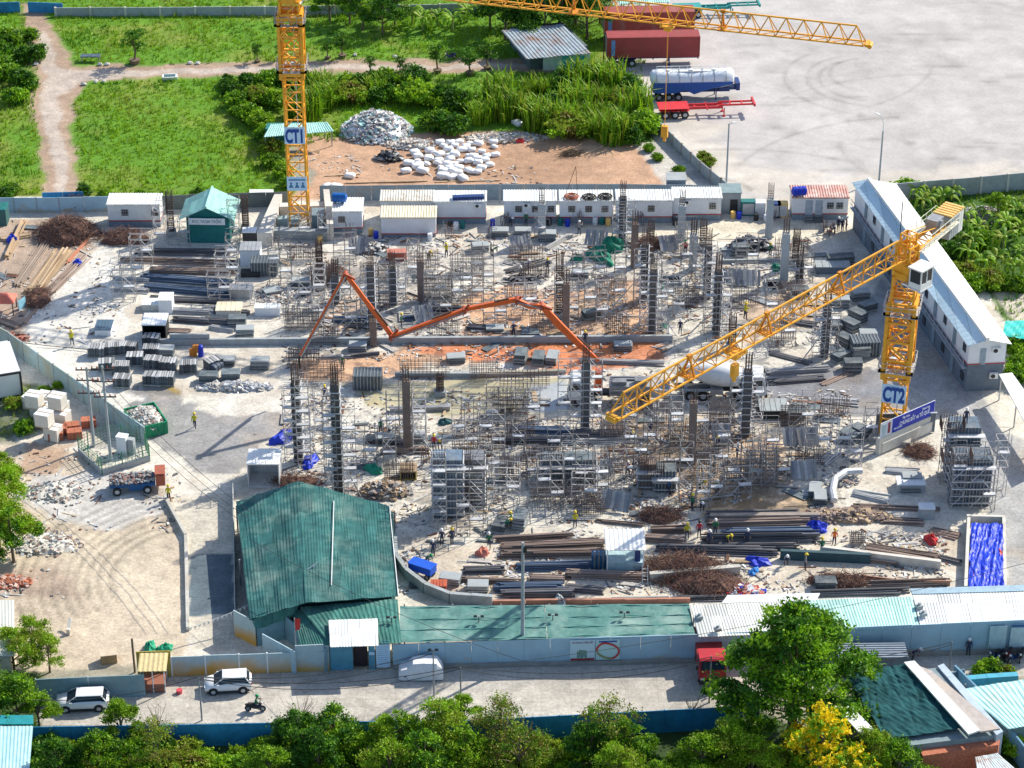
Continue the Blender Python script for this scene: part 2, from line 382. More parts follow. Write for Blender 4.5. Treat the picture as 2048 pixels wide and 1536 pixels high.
# name, colour, polygon (photo survey), feather in metres, edge wander, opacity, wet
LAY = [
 ('site_ground', (.6, .57, .5), [(-80, 392), (1500, 392), (1760, 380), (2120, 640), (2200, 1310), (300, 1320), (-80, 700)], .5, .3, 1, 0),
 ('grass_field', GRASSC, [(-100, -60), (1290, -60), (1290, 215), (1310, 285), (570, 295), (600, 392), (-100, 395)], .5, .5, 1, 0),
 ('dirt_path', (.36, .26, .19), [(38, 5), (88, 5), (108, 60), (150, 130), (330, 132), (640, 122), (1100, 118), (1110, 142), (640, 148), (340, 156), (165, 165), (140, 210), (150, 290), (172, 395), (75, 395), (78, 300), (62, 210), (70, 150), (55, 90)], 1.2, 1.2, 1, 0),
 ('dirt_path', (.48, .42, .37), [(75, 60), (100, 80), (120, 138), (300, 142), (640, 132), (1060, 126), (1060, 134), (640, 141), (330, 150), (150, 165), (118, 190), (118, 250), (140, 320), (132, 392), (110, 392), (108, 320), (85, 240), (88, 160), (80, 100)], .6, .8, .8, 0),
 ('yard_pavement', (.43, .41, .4), [(1205, -80), (2300, -80), (2300, 372), (1760, 382), (1480, 400), (1400, 350), (1290, 215), (1255, 150), (1215, 120)], .6, .6, 1, 0),
 ('yard_pavement', (.54, .5, .44), [(1290, 140), (1400, 230), (1480, 330), (1700, 350), (2100, 320), (2100, 376), (1480, 390), (1390, 330), (1240, 150)], 3, 2.5, .75, 0),
 ('dirt_lot', (.46, .29, .19), [(565, 282), (700, 270), (1020, 262), (1290, 284), (1345, 340), (1420, 395), (590, 395), (640, 340)], .8, 1.2, 1, 0),
 ('dirt_lot', (.3, .18, .11), [(760, 300), (1150, 300), (1180, 350), (1060, 360), (780, 340)], 3, 2, .5, 0),
 ('dirt_lot', (.5, .48, .44), [(1262, 284), (1330, 282), (1440, 385), (1345, 385)], .6, .5, .9, 0),
 ('green_ground', (.05, .12, .015), [(1790, 372), (2200, 350), (2200, 700), (2000, 640), (1980, 590), (1900, 540)], .6, .8, 1, 0),
 ('footpath', (.5, .46, .38), [(1985, 585), (2120, 590), (2120, 645), (2030, 650)], .6, .4, 1, 0),
 ('concrete_drive', (.64, .62, .57), [(120, 530), (225, 490), (240, 600), (270, 690), (270, 760), (330, 830), (260, 860), (-60, 690), (-60, 640), (40, 600)], .3, .3, .95, 0),
 ('site_ground', (.36, .25, .18), [(-80, 440), (130, 440), (190, 490), (60, 590), (30, 690), (-80, 690)], 1, 1, .8, 0),
 ('site_ground', (.5, .48, .46), [(520, 480), (1560, 470), (1600, 560), (1000, 560), (560, 600)], 3, 3, .4, 0),
 ('site_ground', (.56, .32, .18), [(930, 590), (1290, 560), (1330, 690), (600, 760), (570, 720), (900, 690)], 1.2, 1.5, .85, 0),
 ('site_ground', (.55, .19, .08), [(880, 678), (1300, 668), (1330, 722), (1130, 745), (790, 700)], 1, 1.2, .9, 0),
 ('site_ground', (.6, .3, .1), [(640, 600), (730, 585), (745, 650), (650, 660)], 1, 1, .8, 0),
 ('site_ground', (.58, .4, .26), [(1480, 600), (1600, 570), (1640, 640), (1500, 690)], 1.4, 1.4, .7, 0),
 ('site_ground', (.6, .55, .44), [(1150, 440), (1560, 440), (1700, 452), (1690, 480), (1180, 478)], .5, .5, .9, 0),
 ('pond', (.3, .31, .35), [(1545, 748), (1760, 742), (1775, 790), (1700, 800), (1640, 832), (1575, 812), (1530, 780)], .4, 1.5, 1, 0),
 ('site_ground', None, [(560, 480), (1620, 480), (1760, 640), (1750, 1060), (1300, 1050), (800, 1060), (560, 900)], 4, 3, .95, .4),
 ('site_ground', (.6, .58, .54), [(560, 540), (700, 520), (900, 560), (900, 660), (600, 680)], 2, 2, .5, .3),
 ('site_ground', (.62, .6, .55), [(430, 780), (600, 760), (560, 860), (500, 900), (440, 860)], 1, 1, .8, 0),
 ('pond', (.44, .4, .26), [(715, 765), (1140, 752), (1150, 825), (880, 832), (740, 810)], .5, .5, 1, 0),
 ('pond', (.38, .42, .46), [(1060, 765), (1140, 760), (1150, 822), (1040, 825)], 1, .6, .9, 0),
 ('pond', (.33, .24, .07), [(280, 770), (330, 768), (362, 780), (365, 792), (270, 790)], .4, .3, 1, 0),
 ('site_ground', (.23, .23, .24), [(268, 770), (420, 800), (440, 830), (560, 830), (590, 850), (480, 940), (400, 950), (330, 900), (250, 830)], .35, 1.7, .85, .2),
 ('site_ground', (.42, .42, .43), [(1530, 735), (1780, 740), (1860, 780), (1870, 840), (1740, 830), (1560, 800)], 1, 1, .7, .62),
 ('site_ground', (.45, .27, .13), [(1180, 840), (1420, 830), (1560, 880), (1540, 1000), (1380, 1020), (1240, 930)], 1.5, 2, .65, .36),
 ('site_ground', (.55, .36, .17), [(1420, 990), (1640, 985), (1650, 1040), (1400, 1035)], 1, 1, .8, .5),
 ('site_ground', (.5, .42, .31), [(800, 1240), (1950, 1150), (1950, 1050), (1300, 1060), (880, 1080)], 2, 2, .45, 0),
 ('concrete_drive', (.32, .33, .34), [(1760, 560), (1900, 640), (2000, 860), (2100, 900), (2100, 1320), (2010, 1200), (1960, 900), (1800, 760), (1700, 640)], .8, .7, .85, 0),  # lane by the long office: some of its shade is put into this colour
 ('dirt_lot', (.52, .44, .34), [(-80, 880), (160, 905), (230, 960), (330, 980), (372, 1080), (378, 1250), (350, 1310), (90, 1345), (-80, 1330)], .7, .8, 1, 0),
 ('dirt_lot', (.52, .52, .51), [(60, 945), (240, 950), (330, 1000), (230, 1060), (100, 1040), (40, 1000)], 1.2, 1.5, .8, 0),
 ('dirt_lot', (.6, .52, .4), [(130, 1080), (340, 1050), (360, 1260), (300, 1230), (160, 1180)], 2, 2, .7, 0),
 ('dirt_lot', (.4, .3, .24), [(-60, 1130), (110, 1130), (180, 1190), (-60, 1200)], 1.5, 1, .7, 0),
 ('dirt_lot', (.38, .25, .17), [(45, 885), (130, 890), (110, 945), (30, 950)], 1, 1, .8, 0),
 ('green_ground', (.06, .1, .03), [(-60, 750), (80, 770), (110, 850), (0, 880), (-60, 880)], 1, 1, .8, 0),
 ('concrete_drive', (.55, .51, .43), [(332, 995), (470, 985), (480, 1290), (385, 1300), (378, 1080)], .15, .1, 1, 0),
 ('concrete_drive', (.11, .15, .18), [(377, 1110), (466, 1108), (470, 1228), (376, 1232)], .1, .06, 1, .25),
 ('green_ground', (.035, .07, .018), [(-200, 1440), (1000, 1440), (1480, 1405), (1700, 1500), (2200, 1500), (2200, 1700), (-200, 1700)], .4, .3, 1, 0),
 ('green_ground', (.05, .09, .02), [(-200, 1330), (100, 1345), (90, 1445), (-200, 1445)], .6, .6, 1, 0),
 ('road', (.47, .44, .39), [(80, 1425), (100, 1400), (290, 1356), (660, 1338), (1400, 1324), (1750, 1310), (2200, 1298), (2200, 1352), (1900, 1352), (1700, 1375), (1480, 1414), (950, 1442), (80, 1452)], .15, .1, 1, 0),
 ('road', (.34, .33, .31), [(500, 1372), (1000, 1362), (1400, 1350), (1400, 1362), (1000, 1378), (500, 1392)], 1, .5, .35, 0),
]
GX0, GX1, GY0, GY1, GS = -82, 82, -70, 122, .36
nx = int((GX1 - GX0) / GS); ny = int((GY1 - GY0) / GS)
xs = np.linspace(GX0, GX1, nx + 1); ys = np.linspace(GY0, GY1, ny + 1)
X, Y = np.meshgrid(xs, ys)
WX = (fbm(X, Y, 4, 0) - .5) * 2; WY = (fbm(X, Y, 4, 3) - .5) * 2
col = np.zeros(X.shape + (3,)); col[:] = (.3, .28, .22)
wet = np.zeros(X.shape); reg = np.zeros(X.shape, int)
names = ['ground']
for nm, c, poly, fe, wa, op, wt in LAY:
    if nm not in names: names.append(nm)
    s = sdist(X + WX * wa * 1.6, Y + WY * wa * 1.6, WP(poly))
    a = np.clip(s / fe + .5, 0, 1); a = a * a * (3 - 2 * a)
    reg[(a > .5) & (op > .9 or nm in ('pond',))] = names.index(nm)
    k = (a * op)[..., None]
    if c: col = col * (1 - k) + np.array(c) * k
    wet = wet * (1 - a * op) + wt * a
n1 = fbm(X, Y, 9, 1); n2 = fbm(X, Y, 2.2, 5); n3 = fbm(X, Y, 30, 2)
isg = np.isin(reg, [names.index(q) for q in ('grass_field', 'green_ground')])
col *= (0.72 + .34 * n1 + .3 * n2)[..., None]
gcol = np.stack([.24 + 0 * n1, .24 + 0 * n1, .05 + 0 * n1], -1)
gm = (np.clip((n1 - .47) * 4.5, 0, 1) * .7 * (reg == names.index('grass_field')))[..., None]
col = col * (1 - gm) + gcol * gm
sm = (np.clip((fbm(X, Y, 5, 6) - .52) * 5, 0, 1) * .5 * (reg == names.index('site_ground')))[..., None]
col = col * (1 - sm) + np.array((.42, .34, .26)) * sm
# low relief: rough dirt, flat concrete
relief = np.isin(reg, [names.index(q) for q in ('dirt_lot', 'grass_field', 'green_ground', 'dirt_path')]).astype(float)
Z = (fbm(X, Y, 3, 7) - .5) * .22 * relief + (fbm(X, Y, 1.0, 2) - .5) * .05
# wheel ruts in the turning area left of the ramp and on the lorry yard
def arc(px, py, rx, a0, a1, wd, dark, tint=None):
    global col, Z
    c = P(px, py); d = np.hypot(X - c[0], Y - c[1]); an = np.degrees(np.arctan2(Y - c[1], X - c[0])) % 360
    m = ((an - a0) % 360 < (a1 - a0)) * np.exp(-((d - rx) / wd) ** 2) * (.5 + vnoise(X, Y, 1.5, 4))
    col *= (1 - dark * m)[..., None]
    return m
for i in range(9):
    m = arc(395, 1150, 8.0 + i * 1.05, 110, 215, .28, .3); Z -= m * .06
for px, py, r, a0, a1 in ((1745, 160, 7.0, 120, 255), (1745, 160, 8.6, 110, 262), (1745, 150, 5.6, 100, 250), (1745, 160, 11.5, 130, 250), (1800, -120, 15, 190, 300), (1800, -120, 17, 190, 300), (1800, -120, 19.5, 195, 290), (1900, 420, 27, 95, 150), (1500, 520, 30, 60, 110)):
    arc(px, py, r, a0, a1, .3, .2)
for i in range(16): arc(rnd.uniform(1450, 2000), rnd.uniform(0, 420), rnd.uniform(6, 34), (a0 := rnd.uniform(0, 300)), a0 + rnd.uniform(30, 80), rnd.uniform(.15, .4), rnd.uniform(.06, .14))
arc(1420, 395, 5.5, 20, 120, .5, .3)
for i in range(46):
    c_ = P(rnd.uniform(1380, 2040), rnd.uniform(20, 360)); col *= (1 - rnd.uniform(.08, .3) * np.exp(-(((X - c_[0]) / rnd.uniform(.3, 2.6)) ** 2 + ((Y - c_[1]) / rnd.uniform(.2, .8)) ** 2)))[..., None]
n_ = (nx + 1) * (ny + 1)
co = np.stack([X, Y, Z], -1).reshape(-1, 3)
idx = np.arange(n_).reshape(ny + 1, nx + 1)
quads = np.stack([idx[:-1, :-1], idx[:-1, 1:], idx[1:, 1:], idx[1:, :-1]], -1).reshape(-1, 4)
qreg = reg[:-1, :-1].reshape(-1)
colf = np.concatenate([col, np.ones(X.shape + (1,))], -1).reshape(-1, 4)
wetf = wet.reshape(-1)

def ground_mat(kind):
    m = bpy.data.materials.new("ground_" + kind); m.use_nodes = True
    nt = m.node_tree; N = nt.nodes; L = nt.links; b = N["Principled BSDF"]
    ca = N.new("ShaderNodeAttribute"); ca.attribute_name = "tone"
    wa = N.new("ShaderNodeAttribute"); wa.attribute_name = "damp"
    tc = N.new("ShaderNodeTexCoord")
    def nz(sc, det=5, ro=.6, vec=None):
        n = N.new("ShaderNodeTexNoise"); n.inputs["Scale"].default_value = sc; n.inputs["Detail"].default_value = det
        n.inputs["Roughness"].default_value = ro; L.new(vec or tc.outputs["Object"], n.inputs["Vector"]); return n.outputs[0]
    def rng(s, a, b2, c, d):
        n = N.new("ShaderNodeMapRange"); n.inputs[1].default_value = a; n.inputs[2].default_value = b2
        n.inputs[3].default_value = c; n.inputs[4].default_value = d; L.new(s, n.inputs[0]); return n.outputs[0]
    def mul(a, b2, op='MULTIPLY'):
        n = N.new("ShaderNodeMath"); n.operation = op; L.new(a, n.inputs[0])
        if isinstance(b2, float): n.inputs[1].default_value = b2
        else: L.new(b2, n.inputs[1])
        return n.outputs[0]
    grassy = kind == 'green'
    f1 = rng(nz(3.2 if not grassy else 5, 8, .75), .3, .7, .5 if grassy else .68, 1.5 if grassy else 1.3)
    f2 = rng(nz(.6, 8, .72), .35, .65, .78, 1.15)
    vor = N.new("ShaderNodeTexVoronoi"); vor.inputs["Scale"].default_value = 3.5; L.new(tc.outputs["Object"], vor.inputs["Vector"])
    f3 = rng(vor.outputs[0], .02, .14, .72 if kind == 'soil' else .92, 1)
    tot = mul(mul(f1, f2), f3)
    if kind in ('yard', 'water'): tot = mul(rng(nz(2.5, 6, .6), .3, .7, .9, 1.08), rng(nz(.25, 6, .6), .35, .65, .88, 1.08))
    if kind == 'slab':
        br = N.new("ShaderNodeTexBrick"); br.inputs["Scale"].default_value = .2; br.inputs["Mortar Size"].default_value = .004
        br.inputs["Color1"].default_value = (1, 1, 1, 1); br.inputs["Color2"].default_value = (.9, .9, .9, 1); br.inputs["Mortar"].default_value = (.72, .72, .72, 1)
        br.offset = 0; L.new(tc.outputs["Object"], br.inputs["Vector"])
        sp = N.new("ShaderNodeSeparateColor"); L.new(br.outputs[0], sp.inputs[0]); tot = mul(tot, sp.outputs[0])
    sc = N.new("ShaderNodeVectorMath"); sc.operation = 'SCALE'; L.new(ca.outputs["Color"], sc.inputs[0]); L.new(tot, sc.inputs["Scale"])
    # damp patches with a ragged outline
    wn = mul(wa.outputs["Fac"], rng(nz(.55, 8, .7), .25, .75, -.45, .45), 'ADD')
    wm = rng(wn, .42, .5, 0, 1)
    dk = N.new("ShaderNodeVectorMath"); dk.operation = 'SCALE'; dk.inputs["Scale"].default_value = .6; L.new(sc.outputs[0], dk.inputs[0])
    mx = N.new("ShaderNodeMix"); mx.data_type = 'RGBA'; L.new(wm, mx.inputs[0]); L.new(sc.outputs[0], mx.inputs[6]); L.new(dk.outputs[0], mx.inputs[7])
    L.new(mx.outputs[2], b.inputs["Base Color"])
    L.new(rng(wm, 0, 1, .92, .22), b.inputs["Roughness"])
    if kind == 'water': b.inputs["Roughness"].default_value = .06; L.remove(b.inputs["Roughness"].links[0])
    b.inputs["Specular IOR Level"].default_value = .35
    bp = N.new("ShaderNodeBump"); bp.inputs["Distance"].default_value = .12
    L.new(rng(wm, 0, 1, .04 if kind == 'water' else .5 if kind not in ('slab', 'yard') else .2, .03), bp.inputs["Strength"])
    L.new(nz(2.2, 8, .7), bp.inputs["Height"]); L.new(bp.outputs[0], b.inputs["Normal"])
    return m
GM = {k: ground_mat(k) for k in ('green', 'soil', 'slab', 'yard', 'water')}
kindof = dict(ground='soil', site_ground='soil', grass_field='green', dirt_path='soil', yard_pavement='yard', dirt_lot='soil', green_ground='green', footpath='soil', concrete_drive='slab', pond='water', road='slab')
for r, nm in enumerate(names):
    q = quads[qreg == r]
    if not len(q): continue
    used, inv = np.unique(q, return_inverse=True)
    me = bpy.data.meshes.new(nm)
    me.vertices.add(len(used)); me.vertices.foreach_set("co", co[used].ravel())
    me.loops.add(len(q) * 4); me.loops.foreach_set("vertex_index", inv.ravel())
    me.polygons.add(len(q)); me.polygons.foreach_set("loop_start", np.arange(len(q)) * 4)
    me.update(calc_edges=True)
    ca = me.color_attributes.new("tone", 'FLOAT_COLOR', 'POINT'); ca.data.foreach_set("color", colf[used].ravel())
    fa = me.attributes.new("damp", 'FLOAT', 'POINT'); fa.data.foreach_set("value", wetf[used])
    me.polygons.foreach_set("use_smooth", np.ones(len(q), bool))
    k = kindof[nm]
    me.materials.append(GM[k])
    o = bpy.data.objects.new('pond_water' if nm == 'pond' else nm, me); COL.objects.link(o); o['kind'] = 'structure'
far = MB(); S = 2500
for a, b, c, d in ((-S, GY1, S, S), (-S, -S, S, GY0), (-S, GY0, GX0, GY1), (GX1, GY0, S, GY1)):
    far.add([(a, b, -.02), (c, b, -.02), (c, d, -.02), (a, d, -.02)], [(0, 1, 2, 3)])
o = bpy.data.objects.new("surrounding_land", far.mesh("land", mat((.1, .13, .05), .95, var=.4, scale=.05))); COL.objects.link(o); o['kind'] = 'structure'

def gz(x, y):
    i = int(round((y - GY0) / GS)); j = int(round((x - GX0) / GS))
    return float(Z[min(max(i, 0), ny), min(max(j, 0), nx)])
# ------------------------------------------------------------------ vegetation
def leaf_mesh(name, pts, size, mats, midx=None, up=.35, aspect=1.6, fold=True):
    """one mesh of many small leaf faces at PTS"""
    n = len(pts)
    d = RS.normal(size=(n, 3)); d[:, 2] += up; d /= np.linalg.norm(d, axis=1)[:, None]
    t = np.cross(d, RS.normal(size=(n, 3))); t /= np.linalg.norm(t, axis=1)[:, None] + 1e-9
    b = np.cross(d, t)
    sz = size * (.6 + .8 * RS.rand(n))[:, None]
    v = np.stack([pts - t * sz * aspect / 2, pts + b * sz * .45 - t * sz * .1, pts + t * sz * aspect / 2, pts - b * sz * .45 - t * sz * .1], 1).reshape(-1, 3)
    f = np.arange(n * 4).reshape(n, 4)
    me = bpy.data.meshes.new(name)
    me.vertices.add(n * 4); me.vertices.foreach_set("co", v.ravel())
    me.loops.add(n * 4); me.loops.foreach_set("vertex_index", f.ravel())
    me.polygons.add(n); me.polygons.foreach_set("loop_start", np.arange(n) * 4)
    for m in mats: me.materials.append(m)
    if midx is not None: me.polygons.foreach_set("material_index", midx.astype(np.int32))
    me.update(calc_edges=True)
    return me
def clumps(lobes, nclump, per, spread, seed, low=-.35):
    g = np.random.RandomState(seed); pts = []; ids = []
    w_ = np.array([l[3] ** 2 for l in lobes], float); w_ /= w_.sum()
    for i in range(nclump):
        l = lobes[g.choice(len(lobes), p=w_)]
        d = g.normal(size=3); d /= np.linalg.norm(d)
        if d[2] < low: d[2] = -d[2] * .5
        r = l[3] * (.55 + .5 * g.rand() ** .6)
        c = np.array(l[:3]) + d * r * np.array([1, 1, l[4] if len(l) > 4 else .8])
        k = int(per * (.5 + g.rand()))
        q = g.normal(size=(k, 3)) * spread * (.6 + .7 * g.rand()) * np.array([1, 1, .55]) + c
        pts.append(q); ids.append(np.full(k, i))
    return np.concatenate(pts), np.concatenate(ids)
def make_tree(key):
    kind, var = (key.rstrip('0123456789'), key) if key[-1].isdigit() else (key, key)
    pal, ls = {'broad': ([LF1, LF3, LF2], .2), 'bright': ([LF2, LFB, LF1], .16), 'dark': ([LF3, LF1, LF3], .17),
         'thin': ([LFO, LF4, LF1], .12), 'yellow': ([LFY, LFY, LF2], .17), 'round': ([LF1, LF2, LF3], .16), 'willow': ([LFB, LF2, LF4], .14)}[kind]
    t = thing('tree', (0, 0, 0), 0, 'green tree', 'tree', None)
    g = random.Random(key); tr = MB(); sq = .75
    if kind == 'broad':
        lob = []; N_, per, sp = 560, 62, .34; top = 11.4
        for z, rr, n in ((3.6, 4.6, 7), (5.2, 5.2, 8), (6.8, 4.6, 7), (8.3, 3.4, 5), (9.7, 2.1, 4), (10.9, .7, 2)):
            for k in range(n): a = k * 6.283 / n + g.uniform(-.3, .3) + z; r = rr * g.uniform(.65, 1.1); lob.append((r * math.cos(a), r * math.sin(a), z + g.uniform(-.5, .5), g.uniform(1.1, 1.9), .42))
    else:
        top = {'thin': 5.6, 'yellow': 6.0}.get(kind, 6.2); nl = 9 if kind != 'thin' else 8; lob = []
        for k in range(nl):
            a = k * 2.4 + g.uniform(-.5, .5); u = k / (nl - 1); r = (2.5 * (1 - u) ** .6 + .1) * g.uniform(.6, 1.1); z = top * (.42 + .55 * u) + g.uniform(-.4, .4)
            lob.append((r * math.cos(a), r * math.sin(a), z, g.uniform(.6, 1.25) * (1.1 - .4 * u), g.uniform(.55, .95) if kind != 'yellow' else 1.4))
        N_, per, sp = {'thin': (110, 30, .3), 'yellow': (190, 26, .2), 'willow': (170, 40, .26)}.get(kind, (165, 44, .26))
    tr.tube((0, 0, -.3), (.1, 0, top * .4), .2 if kind != 'broad' else .42, 7, .13 if kind != 'broad' else .3); tr.tube((.1, 0, top * .4), (0, .1, top * .9), .12, 6, .03)
    for l in lob:
        a = Vector((.08, 0, min(l[2] * .62, top * .8))); b = Vector(l[:3]); m_ = (a + b) / 2 + Vector((g.uniform(-.3, .3), g.uniform(-.3, .3), .2))
        tr.tube(a, m_, .09, 5, .06); tr.tube(m_, b, .06, 5, .02)
        for q in range(6): tr.tube(m_.lerp(b, .6), b + Vector((g.uniform(-1, 1), g.uniform(-1, 1), g.uniform(-.3, 1.1))) * l[3] * .95, .025, 4, .008)
    part('trunk', tr, BARK, t)
    p, ids = clumps(lob, N_, per, sp, sum(map(ord, key)) + 3)
    rr = np.random.RandomState(5).rand(N_)[ids]
    mi = (rr * 2.99).astype(int) if kind != 'yellow' else np.where(rr * .6 + np.random.RandomState(6).rand(len(ids)) * .5 < .62, 0, 2)
    part('crown', leaf_mesh('crown', p, ls, pal, mi), None, t)
    return t
TREE = Pool(make_tree)
def make_bush(kind):
    g = random.Random(kind)
    if kind.startswith('reed'):
        t = thing('reed_clump', (0, 0, 0), 0, 'tall reed clump', 'reeds'); mb = MB()
        for i in range(230):
            a = g.uniform(0, 6.28); r = g.random() ** .5 * 1.3; x, y = r * math.cos(a), r * math.sin(a)
            h = g.uniform(1.3, 2.9); b = g.uniform(0, 6.28); o = g.uniform(.3, 1.2); wd = g.uniform(.04, .08)
            sx, sy = -math.sin(b) * wd, math.cos(b) * wd; mi = g.choice((0, 0, 1, 2))
            p1 = (x + math.cos(b) * o * .3, y + math.sin(b) * o * .3, h * .7); p2 = (x + math.cos(b) * o, y + math.sin(b) * o, h * g.uniform(.75, 1))
            mb.add([(x - sx, y - sy, 0), (x + sx, y + sy, 0), (p1[0] + sx, p1[1] + sy, p1[2]), (p1[0] - sx, p1[1] - sy, p1[2]), p2], [(0, 1, 2, 3), (3, 2, 4)], mi)
        part('leaves', mb, [LF2, LF4, LF1], t); return t
    if kind.startswith('banana'):
        t = thing('banana_plant', (0, 0, 0), 0, 'banana plant', 'banana plant'); mb = MB(); st = MB()
        h0 = g.uniform(1.2, 2); st.tube((0, 0, -.1), (.05, 0, h0 + .3), .14, 7, .09)
        for i in range(11):
            b = i * 2.4 + g.uniform(-.3, .3); L_ = g.uniform(1.7, 2.7); up = g.uniform(.5, 1.5); wd = g.uniform(.16, .27); dx, dy = math.cos(b), math.sin(b)
            vs = []; n = 6; mi = g.choice((0, 1, 1, 2))
            for k in range(n + 1):
                u = k / n; r = L_ * u * (1 - .2 * u); z = h0 + up * 1.6 * u * (1 - u * u * .95) - u ** 3 * .5; ww = wd * math.sin(math.pi * min(.97, u * .85 + .13)) ** .7
                vs += [(dx * r - dy * ww, dy * r + dx * ww, z - .12 * ww), (dx * r, dy * r, z + .05), (dx * r + dy * ww, dy * r - dx * ww, z - .12 * ww)]
            fs = []
            for k in range(n): fs += [(k * 3, k * 3 + 1, k * 3 + 4, k * 3 + 3), (k * 3 + 1, k * 3 + 2, k * 3 + 5, k * 3 + 4)]
            mb.add(vs, fs, mi)
        part('stem', st, mat((.25, .3, .1), .8), t); part('leaves', mb, [LF1, LF2, LF4], t); return t
    if kind.startswith('pot'):
        t = thing('potted_tree', (0, 0, 0), 0, 'potted bonsai tree', 'potted plant')
        p = MB(); p.tube((0, 0, 0), (0, 0, .35), .3, 10, .4); part('pot', p, BARK, t)
        s = MB(); s.path([(0, 0, .4), (.1, 0, 1), (-.1, .1, 1.6), (.1, 0, 2.1)], .08, 6); part('trunk', s, BARK, t)
        pts, ids = clumps([(.4, 0, 1.3, .5, .6), (-.5, .1, 1.5, .5, .6), (.1, 0, 2.2, .6, .7), (.0, .3, 1.8, .45, .6)], 46, 18, .14, len(kind) + 4)
        part('crown', leaf_mesh('crown', pts, .12, [LF3, LF1], (ids % 2)), None, t); return t
    t = thing('bush', (0, 0, 0), 0, 'green bush', 'bush')
    pal = {'bushA': [LF1, LF2, LF3], 'bushB': [LF3, LF1, LF3], 'bushC': [LF2, LFB, LF1], 'bushD': [LF4, LF2, LFO]}[kind]
    lob = [(g.uniform(-1, 1), g.uniform(-.8, .8), g.uniform(.3, 1.1), g.uniform(.8, 1.2), .9) for _ in range(5)]
    st = MB()
    for l in lob: st.tube((0, 0, -.1), l[:3], .04, 4, .02)
    part('stems', st, BARK, t)
    p, ids = clumps(lob, 95, 34, .24, ord(kind[-1]), low=-.1)
    part('leaves', leaf_mesh('leaves', p, .2, pal, (np.random.RandomState(2).rand(95)[ids] * 2.99).astype(int)), None, t)
    return t
BUSH = Pool(make_bush)
def G(px, py):
    p = P(px, py); return Vector((p.x, p.y, gz(p.x, p.y) - .02))

# grass that nobody could count: blades in tufts over the fields
def grass(polys, dens, hgt, name, mats, avoid=()):
    pts = []
    for poly in polys:
        W_ = WP(poly); x0, x1 = min(p[0] for p in W_), max(p[0] for p in W_); y0, y1 = min(p[1] for p in W_), max(p[1] for p in W_)
        x0, x1, y1 = max(x0, -75), min(x1, 78), min(y1, 120)
        n = int((x1 - x0) * (y1 - y0) * dens)
        x = RS.uniform(x0, x1, n); y = RS.uniform(y0, y1, n)
        k = sdist(x, y, W_) > -.3 + fbm(x, y, 2, 3)
        for a in avoid: k &= sdist(x, y, WP(a)) < -.3 + .8 * fbm(x, y, 2, 3)
        k &= RS.rand(n) < .35 + 1.3 * (fbm(x, y, 3, 2) - .25)
        pts.append(np.stack([x[k], y[k]], 1))
    p = np.concatenate(pts); n = len(p); B = 3
    p = np.repeat(p, B, 0) + RS.normal(size=(n * B, 2)) * .12; n *= B
    h = hgt * (.5 + .8 * RS.rand(n)) * (.6 + .9 * fbm(p[:, 0], p[:, 1], 4, 5)); a = RS.uniform(0, 6.28, n); w_ = .05 + .05 * RS.rand(n)
    t = np.stack([np.cos(a), np.sin(a)], 1); ln = RS.normal(size=(n, 2)) * .14
    z = np.full(n, -.03)
    v = np.zeros((n, 3, 3)); v[:, 0, :2] = p - t * w_[:, None]; v[:, 1, :2] = p + t * w_[:, None]; v[:, 0, 2] = v[:, 1, 2] = z
    v[:, 2, :2] = p + ln; v[:, 2, 2] = h
    me = bpy.data.meshes.new(name); me.vertices.add(n * 3); me.vertices.foreach_set("co", v.ravel())
    me.loops.add(n * 3); me.loops.foreach_set("vertex_index", np.arange(n * 3)); me.polygons.add(n)
    me.polygons.foreach_set("loop_start", np.arange(n) * 3)
    for m in mats: me.materials.append(m)
    me.polygons.foreach_set("material_index", (np.clip((fbm(p[:, 0], p[:, 1], 5, 4) - .3) * 2.2 + (RS.rand(n) - .5) * .5, 0, .999) * len(mats)).astype(np.int32))
    me.update(calc_edges=True)
    o = bpy.data.objects.new(name, me); COL.objects.link(o); o['kind'] = 'stuff'; o['category'] = 'grass'; return o

# ------------------------------------------------------------------ lattice work shared by the cranes
def truss_mast(mb, h, wd, step, r, z0=0, mi=0):
    q = wd / 2; c = [(-q, -q), (q, -q), (q, q), (-q, q)]
    for x, y in c: mb.bar((x, y, z0), (x, y, z0 + h), r * 2.6, mi=mi)
    n = max(1, round(h / step)); s = h / n
    for k in range(n + 1):
        z = z0 + k * s
        for i in range(4):
            a, b = c[i], c[(i + 1) % 4]
            mb.bar((*a, z), (*b, z), r * 1.6, mi=mi)
            if k < n:
                if (k + i) % 2: a, b = b, a
                mb.bar((*a, z), (*b, z + s), r * 1.5, mi=mi)
def truss_jib(mb, L0, L1, wd, ht, step, r, z=0, mi=0):
    """triangular jib along +x, two bottom chords, one top chord"""
    n = round((L1 - L0) / step); s = (L1 - L0) / n; q = wd / 2
    for y in (-q, q): mb.bar((L0, y, z), (L1, y, z), r * 2.6, mi=mi)
    mb.bar((L0 + s / 2, 0, z + ht), (L1 - s / 2, 0, z + ht), r * 2.6, mi=mi)
    for k in range(n):
        x = L0 + k * s
        for y in (-q, q):
            mb.bar((x, y, z), (x + s / 2, 0, z + ht), r * 1.5, mi=mi); mb.bar((x + s, y, z), (x + s / 2, 0, z + ht), r * 1.5, mi=mi)
        mb.bar((x, -q, z), (x, q, z), r * 1.4, mi=mi); mb.bar((x, -q, z), (x + s, q, z), r * 1.2, mi=mi)
    mb.bar((L1, -q, z), (L1, q, z), r * 2, mi=mi)
    for x in (L0, L1):
        for y in (-q, q): mb.bar((x, y, z), (x + (s / 2 if x == L0 else -s / 2), 0, z + ht), r * 1.8, mi=mi)
